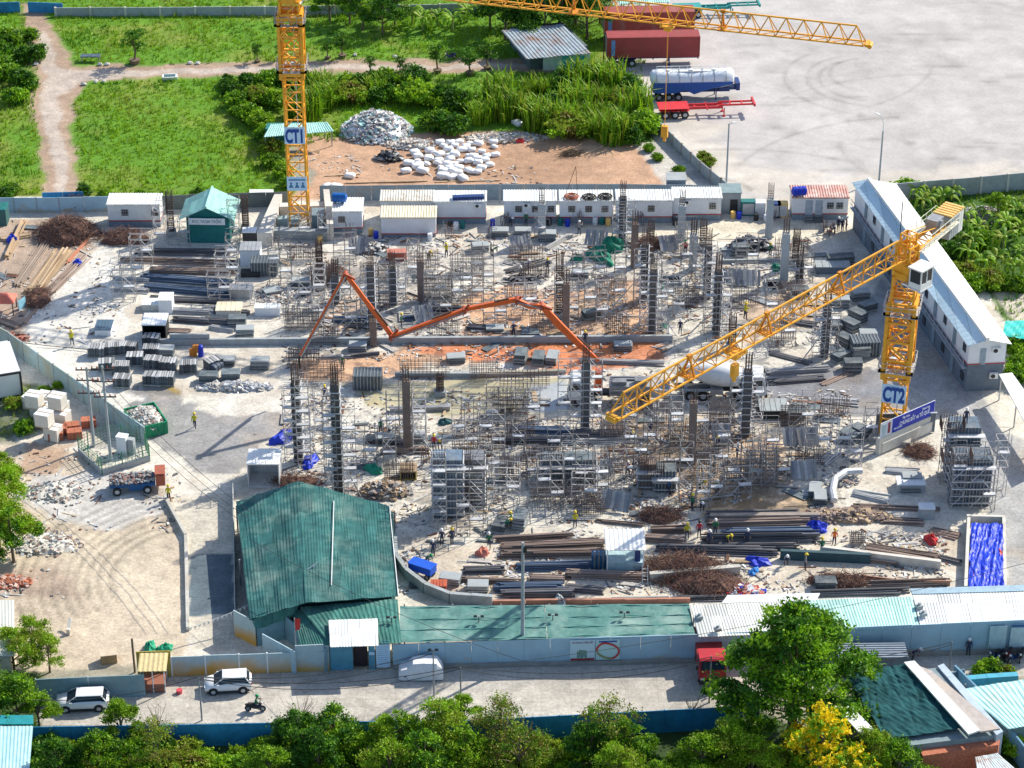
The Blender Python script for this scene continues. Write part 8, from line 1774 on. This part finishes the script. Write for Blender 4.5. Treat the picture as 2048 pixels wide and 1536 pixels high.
m = MB(); m.box((4.0, 0, 1.5), (4.2, 2.3, 1.1)); m.box((4, 0, .9), (6, .9, .25)); part('tipper_body', m, DKRED, t)
for x in (.9, 3.9, 5):
    for y in (-1, 1): wheel(t, x, y, .48, .3)
t = thing('flatbed_lorry', P(1690, 1340), R(1), '=dark red lorry with blue grey ribbed cover between tree and street wall', 'lorry')
m = MB(); m.box((2.2, 0, .9), (6.2, 2.2, .5)); part('bed', m, mat((.18, .02, .03), .6), t); m = MB(); m.box((2.2, 0, 1.6), (6.0, 2.2, .9))
for k in range(7): m.box((2.2, -1 + k * .33, 2.08), (6, .12, .06), mi=1)
part('cover', m, [mat((.12, .17, .24), .6), mat((.25, .3, .36), .6)], t)
for x in (0, 4.2):
    for y in (-1, 1): wheel(t, x, y, .45, .3)
# brick laden truck, skip, transformer pen, container
t = thing('brick_truck', P(262, 978), R(8), '=dark blue farm truck loaded with broken bricks below the transformer pen', 'truck')
m = MB(); m.box((.2, 0, .95), (4.4, 1.9, .35)); m.box((.9, -.98, .75), (2.2, .05, .7)); part('bed', m, mat((.01, .08, .22), .6), t)
m = MB(); g = random.Random(3)
m.blob((.2, 0, 1.1), (2.1, .9, .45), 5, 12, .1, zcut=0)
for k in range(260):
    x, y = g.uniform(-1.9, 2.3), g.uniform(-.9, .9); m.box((x, y, 1.15 + .6 * (1 - (y / .95) ** 2) * g.random()), (.28, .16, .12), g.uniform(0, 3), g.choice((0, 1)), (g.uniform(-.4, .4), g.uniform(-.4, .4)))
part('brick_load', m, [mat((.3, .2, .17), .9), GCONC], t)
m = MB(); m.box((2.9, 0, 1.2), (.9, 1.6, 1.2)); m.box((2.9, 0, 1.95), (1, 1.7, .08)); part('cab', m, mat((.35, .1, .06), .7), t)
for x in (-1.3, 1.6):
    for y in (-1, 1): wheel(t, x, y, .42, .25)
a, rz, W_ = frame_of(276, 336, 880, 866); t = thing('green_skip', a, rz, '=green open skip filled with rubble at the diagonal wall', 'skip')
m = MB()
for c, s in (((W_ / 2, 0, .7), (W_, .12, 1.4)), ((W_ / 2, 4.2, .7), (W_, .12, 1.4)), ((0, 2.1, .7), (.12, 4.1, 1.4)), ((W_, 2.1, .7), (.12, 4.1, 1.4)), ((W_ / 2, 2.1, .1), (W_, 4.2, .12))): m.box(c, s)
for k in range(5): m.box((W_ * (k + .5) / 5, -.1, .7), (.1, .12, 1.3))
part('skip_body', m, mat((.01, .26, .12), .5, dirt=(.02, .12, .08, .4)), t)
m = MB(); m.blob((W_ / 2, 2.1, .9), (W_ * .5, 2.1, .9), 3, 12, .3, zcut=0); g = random.Random(8)
for k in range(420):
    u, v = g.uniform(-1, 1), g.uniform(-1, 1); m.box((W_ / 2 + u * W_ * .46, 2.1 + v * 2, 1.05 + .75 * (1 - u * u) * (1 - v * v) + .1 * g.random()), (g.uniform(.1, .45), g.uniform(.1, .3), .1), g.uniform(0, 3), g.randrange(4), (g.uniform(-.5, .5), g.uniform(-.5, .5)))
part('rubble_load', m, RUB, t)
MESH = mat((.05, .22, .12), .6, var=.1)
def meshfence(pts, h, desc, m_=MESH, st=.35):
    W_ = [P(*p) for p in pts]; o0 = W_[0]; t = thing('mesh_fence', o0, 0, desc, 'mesh fence', 'green mesh fences'); m = MB(); po = MB()
    for a, b in zip(W_, W_[1:]):
        a = a - o0; b = b - o0; n = int((b - a).length / st)
        for k in range(n + 1): p = a.lerp(b, k / max(1, n)); m.bar(p, p + Vector((0, 0, h)), .03 if k % 6 else .09)
        for k in range(int(h / st) + 1): m.bar(a + Vector((0, 0, k * st)), b + Vector((0, 0, k * st)), .03)
    part('mesh', m, m_, t); return t
meshfence([(158, 905), (205, 950), (300, 922), (288, 885), (215, 880), (158, 905)], 2.0, '=green mesh pen around the transformer')
wall('pen_plinth', [(158, 905), (205, 950), (300, 922)], .6, GCONC, '=low blue grey plinth under the transformer pen', th=.2)
t = thing('transformer_cabinet', P(247, 905), R(-15), '=white transformer cabinet inside the green mesh pen', 'transformer'); m = MB(); m.box((0, 0, .95), (1, .8, 1.9)); m.box((0, 0, 1.95), (1.1, .9, .1)); part('case', m, WPANEL, t); m = MB(); m.box((.9, .1, .85), (.6, .6, 1.7)); part('side_case', m, GCONC, t)
for px, py, ht, d_ in ((188, 893, 745, '=left concrete power pole of the transformer pair'), (222, 922, 742, '=right concrete power pole of the transformer pair')):
    b = P(px, py); h = top_at(0, ht - 10, b); t = thing('power_pole', b, 0, d_, 'power pole', 'power poles'); m = MB(); m.tube((0, 0, -.1), (0, 0, h), .17, 8, .11); part('pole', m, GCONC, t)
    for k, zf in enumerate((.97, .84, .68)):
        m = MB(); m.bar((-1.1, 0, h * zf), (1.1, 0, h * zf), .11); part('crossarm', m, DARK, t); m = MB()
        for x in (-1, -.5, 0, .5, 1): m.tube((x, 0, h * zf), (x, 0, h * zf + .3), .06, 6)
        part('insulators', m, [mat((.35, .1, .08), .5)], t)
PW = [P(188, 893), P(222, 922)]
def wire(a, b, sag, desc, r=.022, grp='overhead wires'):
    m = MB(); a = Vector(a); b = Vector(b); m.path([a.lerp(b, k / 16) - a - Vector((0, 0, sag * 4 * (k / 16) * (1 - k / 16))) for k in range(17)], r, 4); return solo('wire', m, DARK, a, 0, desc, 'wire', grp)
for k, x in enumerate((-1, 0, 1)):
    wire(PW[1] + Vector((x, 0, 8.3)), P(500, 1075, 6) + Vector((x, 0, 2)), .9, 'thin overhead wire from the power poles to the green roof')
    wire(PW[0] + Vector((x, 0, 8.3)), PW[1] + Vector((x, 0, 8.3)), .2, 'short overhead wire between the two power poles')
wire(P(25, 683, .3), P(222, 702, .3), .1, '=dark cable lying across the pale concrete drive', .04)
t = thing('cargo_container', P(20, 797), R(109), '=white topped cargo container with black edges at the left edge', 'container'); m = MB(); corr_box(m, 0, 7, -1.3, 1.3, .1, 2.9, .5); part('box', m, WHITE, t); m = MB()
for y in (-1.3, 1.3): m.box((0, y, 1.5), (.3, .2, 2.9)); m.box((7, y, 1.5), (.2, .2, 2.9))
m.box((-.05, 0, .15), (.2, 2.7, .25)); m.box((-.05, 0, 2.9), (.2, 2.7, .2)); part('frame', m, DARK, t)
t = thing('red_tent', P(12, 622), 0, '=small red topped tent on dark legs at the left edge', 'tent'); m = MB(); m.tube((0, 0, 1.5), (0, 0, 2.1), 1.7, 4, .5); part('canopy', m, mat((.6, .15, .1), .7), t)
for x in (-1, 1):
    for y in (-1, 1): m = MB(); m.box((x, y, .75), (.1, .1, 1.5)); part('leg', m, DARK, t)
wall('blue_board', [(38, 622), (52, 612)], 1.2, mat((.3, .6, .75), .6), '=small pale blue board beside the red tent', 'board', th=.05)
# poles and wires along the street
for px, py, ty, d_ in ((404, 1441, 1353, '=thin grey pole on the street between the two white cars'), (922, 1420, 1334, '=thin grey pole near the street right of the covered car'), (1418, 1405, 1312, '=thin grey pole on the street beside the red truck'), (1897, 1352, 1284, '=thin pale pole on the street right of the netted roof'), (868, 1392, 1300, '=pole with forked top behind the covered car')):
    pole(px, py, top_at(0, ty, P(px, py)), d_, 'flood' if px == 868 else None, STEEL, .08, 'street_pole', 'pole', 'poles along the street')
b = P(1045, 1322); h = top_at(0, 1085, b); t = thing('utility_pole', b, 0, '=tall concrete utility pole rising through the long net roof', 'power pole', 'power poles'); m = MB(); m.tube((0, 0, 0), (0, 0, h), .19, 8, .12); part('pole', m, GCONC, t); m = MB(); m.bar((-.9, 0, h - .4), (.9, 0, h - .4), .1); m.bar((-.9, 0, h - 1), (.9, 0, h - 1), .1); m.box((.2, 0, h - .7), (.3, .3, .5)); part('crossarm', m, DARK, t)
SP = [P(404, 1441) + Vector((0, 0, 4.6)), P(868, 1392) + Vector((0, 0, 4.8)), P(922, 1420) + Vector((0, 0, 4.6)), P(1418, 1405) + Vector((0, 0, 4.8)), P(1897, 1352) + Vector((0, 0, 3.6))]
for i, (a, b) in enumerate([(0, 2), (2, 3), (3, 4), (0, 1)]):
    for j in range(2): wire(SP[a] - Vector((0, 0, j * .25)), SP[b] - Vector((0, 0, j * .25)), 1.2 + j * .4, 'sagging dark wire strung along the street', .03)
wire(SP[0], P(60, 1400, 4), .8, '=sagging wire over the white car under the bush', .03); wire(P(1045, 1322, h - 1), P(2110, 1110, h - 1), 1.0, '=long wire from the utility pole over the steel yard', .02)
wire(P(1045, 1322, h - 1), P(500, 1080, 6), .8, '=long wire from the utility pole over the big green roof', .02)
t = thing('solar_lamp', P(1500, 1482), 0, '=solar street lamp with flat panel in front of the blue fence', 'lamp post'); h = top_at(0, 1424, P(1500, 1482)); m = MB(); m.tube((0, 0, 0), (0, 0, h), .07, 6); part('pole', m, GALV, t); m = MB(); m.box((0, 0, h), (1.3, .7, .05), tilt=(.3, 0)); part('solar_panel', m, NAVY, t); m = MB(); m.box((.25, -.2, h - .6), (.25, .2, .15)); part('lamp_head', m, WHITE, t)
# near blue fence
wall('blue_fence', [(60, 1498), (330, 1494), (660, 1488), (960, 1484), (1380, 1462), (1485, 1455)], 2.3, BLUEF, '=long blue sheet fence along the near side of the street', 'fence', th=.06, every=2.2, corr=0, post=.06, pm=BLUEF)
# ================================================================== NEAR RIGHT HOUSES
NETD = mat((.016, .08, .09), .9, var=.3, scale=1.2, dirt=(.004, .04, .05, .7), dscale=.35, spec=.15)
z4 = 3.6
t = roofed('=house with dark teal netted roof and white parapets, bottom right', 'house', (1850, 1500), [
    ([(1772, 1480, z4 + .1), (1930, 1458, z4 + .1), (1808, 1329, z4 + .3), (1688, 1350, z4 + .1)], NETD, 'net'),
    ([(1937, 1468, z4 + .7), (1960, 1460, z4 + .7), (1829, 1321, z4 + .7), (1808, 1324, z4 + .7)], WHITE, 'flat'),
    ([(1961, 1463, z4 + .5), (2000, 1457, z4 + .5), (1862, 1340, z4 + .5), (1838, 1332, z4 + .5)], mat((.42, .38, .36), .8, dirt=(.55, .45, .35, .6)), 'flat'),
    ([(1720, 1466, z4 + .4), (1756, 1466, z4 + .4), (1702, 1412, z4 + .4), (1668, 1412, z4 + .4)], WHITE, 'flat')],
    walls=[([(1840, 1568), (1990, 1546), (1995, 1530), (1832, 1552)], 0, 2.9, BRICK), ([(1790, 1560), (1985, 1535), (1865, 1400), (1700, 1420)], 0, 3.4, mat((.2, .27, .3), .8)), ([(1985, 1540), (1998, 1532), (1880, 1395), (1868, 1400)], 0, 3.6, mat((.4, .5, .6), .7))], name='house')
o0 = P(1850, 1500)
m = MB(); m.sheet(*[P(*p) - o0 for p in ((1790, 1500, 2.9), (1960, 1478, 2.9), (1930, 1458, 3.4), (1775, 1480, 3.4))], .4, .05, rows=1); part('lean_to_roof', m, mat((.06, .08, .1), .6), t)
t = roofed('=brick red terrace with small mint awning at the bottom right', 'terrace', (1920, 1530), [([(1880, 1506, 2.2), (1950, 1500, 2.2), (1940, 1484, 2.4), (1878, 1492, 2.4)], MINT, 'flat')], [(1885, 1545, 2.1), (1945, 1540, 2.1)], name='terrace', walls=[([(1830, 1590), (2010, 1570), (1995, 1535), (1830, 1550)], 0, .9, BRICK)])
m = MB()
for k in range(7): m.bar(P(1850 + k * 25, 1560 - k * 2.5, .9) - P(1920, 1530), P(1850 + k * 25, 1560 - k * 2.5, 2.2) - P(1920, 1530), .07)
for z in (1.5, 2.2): m.bar(P(1850, 1560, z) - P(1920, 1530), P(2000, 1545, z) - P(1920, 1530), .07)
part('railing', m, mat((.5, .25, .15), .6), t)
roofed('=small cluttered white and blue roof at the bottom right corner', 'shed', (1990, 1560), [([(1955, 1545, 2.3), (2040, 1545, 2.3), (1995, 1506, 2.5), (1950, 1514, 2.5)], mat((.6, .68, .7), .7, dirt=(.3, .1, .05, .9), dscale=1.2), 'fine')], [(1960, 1580, 2.2)], name='small_roof')
roofed('=pale mint corrugated roof with rusty band at the right edge', 'shed', (2030, 1450), [([(2016, 1458, 3.0), (2120, 1440, 3.0), (2090, 1352, 3.3), (1923, 1378, 3.3)], mat((.42, .72, .7), .55, var=.08, dirt=(.55, .4, .25, .7), dscale=.2), 'corr')], [(2010, 1500, 2.9), (1925, 1425, 3)], walls=[([(2016, 1505), (2120, 1480), (2100, 1410), (1935, 1432)], 0, 2.7, mat((.2, .3, .32), .8))], name='mint_roof_shed')
wall('yard_wall', [(1880, 1392), (1925, 1380)], 2.2, mat((.1, .18, .24), .7), '=dark wall stub behind the grey roof edge', th=.15)
wall('yard_wall', [(1912, 1385), (1970, 1380), (2032, 1376)], 1.5, mat((.06, .36, .5), .6), '=turquoise blue yard wall at the right', th=.6, every=3)
wall('alley_wall', [(1905, 1375), (1960, 1430), (2060, 1560)], 2.4, mat((.14, .3, .42), .65, dirt=(.1, .2, .28, .5)), '=slanting blue alley wall at the right edge', th=.15, every=3)
roofed('=pale turquoise flat roof at the bottom left corner', 'shed', (20, 1540), [([(-60, 1560, 2.9), (57, 1560, 2.9), (66, 1452, 3.1), (-60, 1452, 3.1)], mat((.36, .62, .66), .6, var=.12, dirt=(.5, .62, .62, .5)), 'fine'), ([(-60, 1448, 3.2), (66, 1448, 3.2), (66, 1430, 3.4), (-60, 1430, 3.4)], mat((.02, .3, .33), .6), 'flat')], walls=[([(-60, 1600), (55, 1600), (64, 1505), (-60, 1505)], 0, 2.7, TEALD)], name='corner_shed')
roofed('=white ribbed roof at the left edge above the bushes', 'shed', (0, 1330), [([(-60, 1312, 3.0), (30, 1312, 3.0), (28, 1200, 3.2), (-60, 1200, 3.2)], mat((.6, .62, .55), .6, var=.08), 'fine')], walls=[([(-60, 1370), (26, 1370), (26, 1262), (-60, 1262)], 0, 2.9, mat((.35, .36, .3), .8))], name='corner_shed')
# ================================================================== NEAR TREES
TREE.put('broad', P(1582, 1472), .4, '=biggest dark green leafy tree, in front of the street sheds', None, (1.1, 1.05, 1.06))
TREE.put('yellow', P(1632, 1592), 0, '=yellow flowering tree below the biggest tree', None, 1.3)
GT = 'trees along the near side of the street'
for px, py, k, s, rz in [(0, 1110, 'willow', 1.05, 0), (-40, 1150, 'willow', 1.2, 1), (12, 1045, 'willow', .95, 2), (28, 1125, 'round', .85, 4), (10, 985, 'willow', .7, 5), (-30, 1080, 'willow', 1.1, 3), (70, 1330, 'willow', .75, 4), (30, 1355, 'willow', .8, 5), (100, 1345, 'willow', .6, 1), (40, 1462, 'round', .85, 2), (-10, 1450, 'round', .95, 1), (80, 1460, 'bright', .6, 4),
 (243, 1490, 'bright', .72, 0), (200, 1560, 'round', .75, 1), (315, 1545, 'thin', .85, 3), (120, 1575, 'dark', .75, 5), (600, 1525, 'dark', .8, 2), (668, 1522, 'round', .85, 0), (640, 1560, 'dark', .85, 3), (540, 1590, 'bright', .75, 4), (800, 1535, 'bright', .9, 1), (880, 1530, 'willow', .95, 3), (850, 1590, 'round', .95, 5), (780, 1595, 'willow', .9, 6), (930, 1570, 'bright', .9, 2), (930, 1460, 'bright', .55, 2), (1000, 1520, 'thin', 1.05, 0), (1040, 1560, 'thin', .95, 3), (1215, 1530, 'thin', 1.1, 1), (1250, 1550, 'round', .8, 2), (1180, 1555, 'dark', .8, 4), (1230, 1600, 'willow', .8, 4), (1310, 1610, 'bright', .7, 4),
 (1440, 1570, 'willow', .95, 2), (1400, 1590, 'bright', .95, 1), (1500, 1580, 'willow', .85, 5), (1740, 1580, 'willow', .9, 4), (1790, 1590, 'round', .85, 0), (1700, 1612, 'willow', .8, 1)]:
    TREE.put(k + str((px + py) % 3), P(px, py), rz * 1.1, {'willow': 'bright green feathery tree', 'round': 'mid green leafy tree', 'bright': 'bright green leafy tree', 'dark': 'dark green leafy tree', 'thin': 'sparse olive tree'}[k], GT, s)
GB = 'bushes along the bottom edge'
i = 0
for row, (y0, st) in enumerate(((1525, 48), (1560, 44), (1595, 46))):
    for px in range(85, 1800, st):
        if 1330 < px < 1400 and row < 2: continue
        i += 1; BUSH.put(['bushA', 'bushC', 'bushB', 'bushC', 'bushD'][i * 7 % 5], P(px + rnd.uniform(-15, 15), y0 + rnd.uniform(-10, 12)), i * 1.7, ['mid green bush', 'light green bush', 'dark green bush', 'light green bush', 'olive green bush'][i * 7 % 5] + ' in the thicket below the blue fence', GB, rnd.uniform(.75, 1.2))
for px, py, k, s in [(1965, 1352, 'bushC', .6), (1985, 1350, 'bushA', .65), (2005, 1352, 'bushD', .5), (2040, 1520, 'bushC', .9), (2030, 1500, 'bushA', .8), (1290, 1500, 'bushB', .6), (60, 800, 'bushA', .6), (30, 815, 'bushD', .6), (95, 790, 'bushA', .5), (50, 870, 'bushA', .7), (120, 775, 'bushC', .4)]:
    BUSH.put(k, P(px, py), px, 'small leafy bush', 'small bushes', s)
for px, py, h in ((1385, 1452, 3.5), (603, 1470, 4.5), (320, 1500, 5)):
    t = thing('bare_tree', P(px, py), 0, 'leafless twiggy young tree', 'tree', 'bare young trees'); m = MB(); m.tube((0, 0, 0), (0, 0, h * .5), .06, 5, .04); part('trunk', m, BARK, t); m = MB(); g = random.Random(px)
    for k in range(26): a = Vector((0, 0, h * g.uniform(.25, .5))); b = a + Vector((g.uniform(-1, 1), g.uniform(-1, 1), g.uniform(.6, 1.6))) * h * .28; m.tube(a, b, .03, 4, .01); m.tube(b, b + Vector((g.uniform(-.5, .5), g.uniform(-.5, .5), .5)), .015, 3, .006)
    part('crown', m, BARK, t)
# ------------------------------------------------------------------ labels that single each thing out
LM = [(597, 270, 'first crane mast'), (1785, 780, 'second crane mast'), (1435, 730, 'mixer truck'), (1200, 760, 'pump truck'), (418, 450, 'green gabled shed'), (630, 1090, 'big green roof'),
 (1250, 1090, 'open white booth'), (525, 940, 'white canopy hut'), (1805, 850, 'blue banner'), (1970, 1110, 'blue tarpaulin pit'), (1350, 1150, 'brown rebar tangle'), (225, 905, 'transformer pen'),
 (290, 850, 'green skip'), (270, 955, 'brick laden truck'), (685, 550, 'orange boom peak'), (780, 672, 'lowest boom knuckle'), (1040, 602, 'highest boom arch'), (865, 790, 'muddy pond'),
 (1945, 920, 'gridded core wall form'), (905, 950, 'wall form near the green roof'), (1640, 1050, 'blue tarp bundle'), (1430, 1322, 'red truck'), (1570, 1340, 'big leafy tree'), (1640, 1450, 'yellow flowering tree'),
 (840, 1330, 'covered car'), (457, 1362, 'white car at the gate wall'), (165, 1400, 'white car under the bush'), (1190, 1298, 'street posters'), (720, 1300, 'blue street gate'), (350, 545, 'pipe racks'),
 (130, 460, 'brown scrap heap'), (1205, 505, 'green netting heap'), (1140, 420, 'hose coil cabin'), (1640, 410, 'pinkish roofed cabin'), (265, 425, 'leftmost cabin'), (815, 450, 'cream roofed container'), (905, 320, 'white bales'),
 (755, 245, 'grey scrap heap'), (1290, 90, 'red containers'), (1380, 165, 'tanker trailer'), (1105, 110, 'old tin shed'), (120, 140, 'track junction'), (1985, 480, 'banana grove'), (1490, 490, 'dark scrap pile'), (305, 730, 'stacked form boxes'),
 (480, 740, 'netted coils'), (1650, 620, 'corner scaffold'), (1100, 930, 'middle wall scaffold'), (1320, 930, 'brown form box'), (1510, 900, 'brown rebar cage'), (20, 745, 'white container at the left edge'), (1080, 700, 'small crates on orange mud'), (160, 1150, 'rutted turning ground'), (420, 1160, 'grey ramp'), (1850, 1400, 'netted roof house'), (30, 620, 'red tent'), (1500, 1130, 'dark formwork row'),
 (300, 1340, 'guard booth'), (500, 60, 'back wall'), (550, 300, 'diagonal hedge'), (1350, 60, 'crane jib end'), (50, 1400, 'bottom left trees'), (1740, 1080, 'small rebar starters')]
def rel(o):
    bpy.context.view_layer.update()
def make_labels():
    used = {}; rows = []
    for o, d, own in REG:
        if own: o['label'] = own; continue
        x, y = img(o.location)
        best = min(LM, key=lambda l: (l[0] - x) ** 2 + ((l[1] - y) * 1.4) ** 2)
        dx, dy = x - best[0], (y - best[1]) * 1.4
        r = ('right of' if dx > 0 else 'left of') if abs(dx) > abs(dy) else ('in front of' if dy > 0 else 'behind')
        rows.append((o, d, r, best[2], x, y))
    by = {}
    for r in rows: by.setdefault((r[1], r[2], r[3]), []).append(r)
    ORD = ['', 'first', 'second', 'third', 'fourth', 'fifth', 'sixth', 'seventh', 'eighth', 'ninth', 'tenth', 'eleventh', 'twelfth', 'thirteenth', 'fourteenth', 'fifteenth', 'sixteenth', 'seventeenth', 'eighteenth', 'nineteenth', 'twentieth']
    for (d, r, l), v in by.items():
        v.sort(key=lambda q: q[4])
        for i, q in enumerate(v):
            n = len(v)
            if n == 1: s = '%s %s the %s' % (d, r, l)
            elif n == 2: s = '%s %s the %s, %s of two' % (d, r, l, ('left', 'right')[i])
            elif i == 0: s = '%s %s the %s, leftmost' % (d, r, l)
            elif i == n - 1: s = '%s %s the %s, rightmost' % (d, r, l)
            else: s = '%s %s the %s, %s from left' % (d, r, l, ORD[min(i + 1, 20)])
            wd = s.split()
            if len(wd) > 16:   # shorten the description, never the place
                dw = d.split(); s = s.replace(d, ' '.join(dw[:max(2, len(dw) - (len(wd) - 16))]), 1)
            q[0]['label'] = s
make_labels()
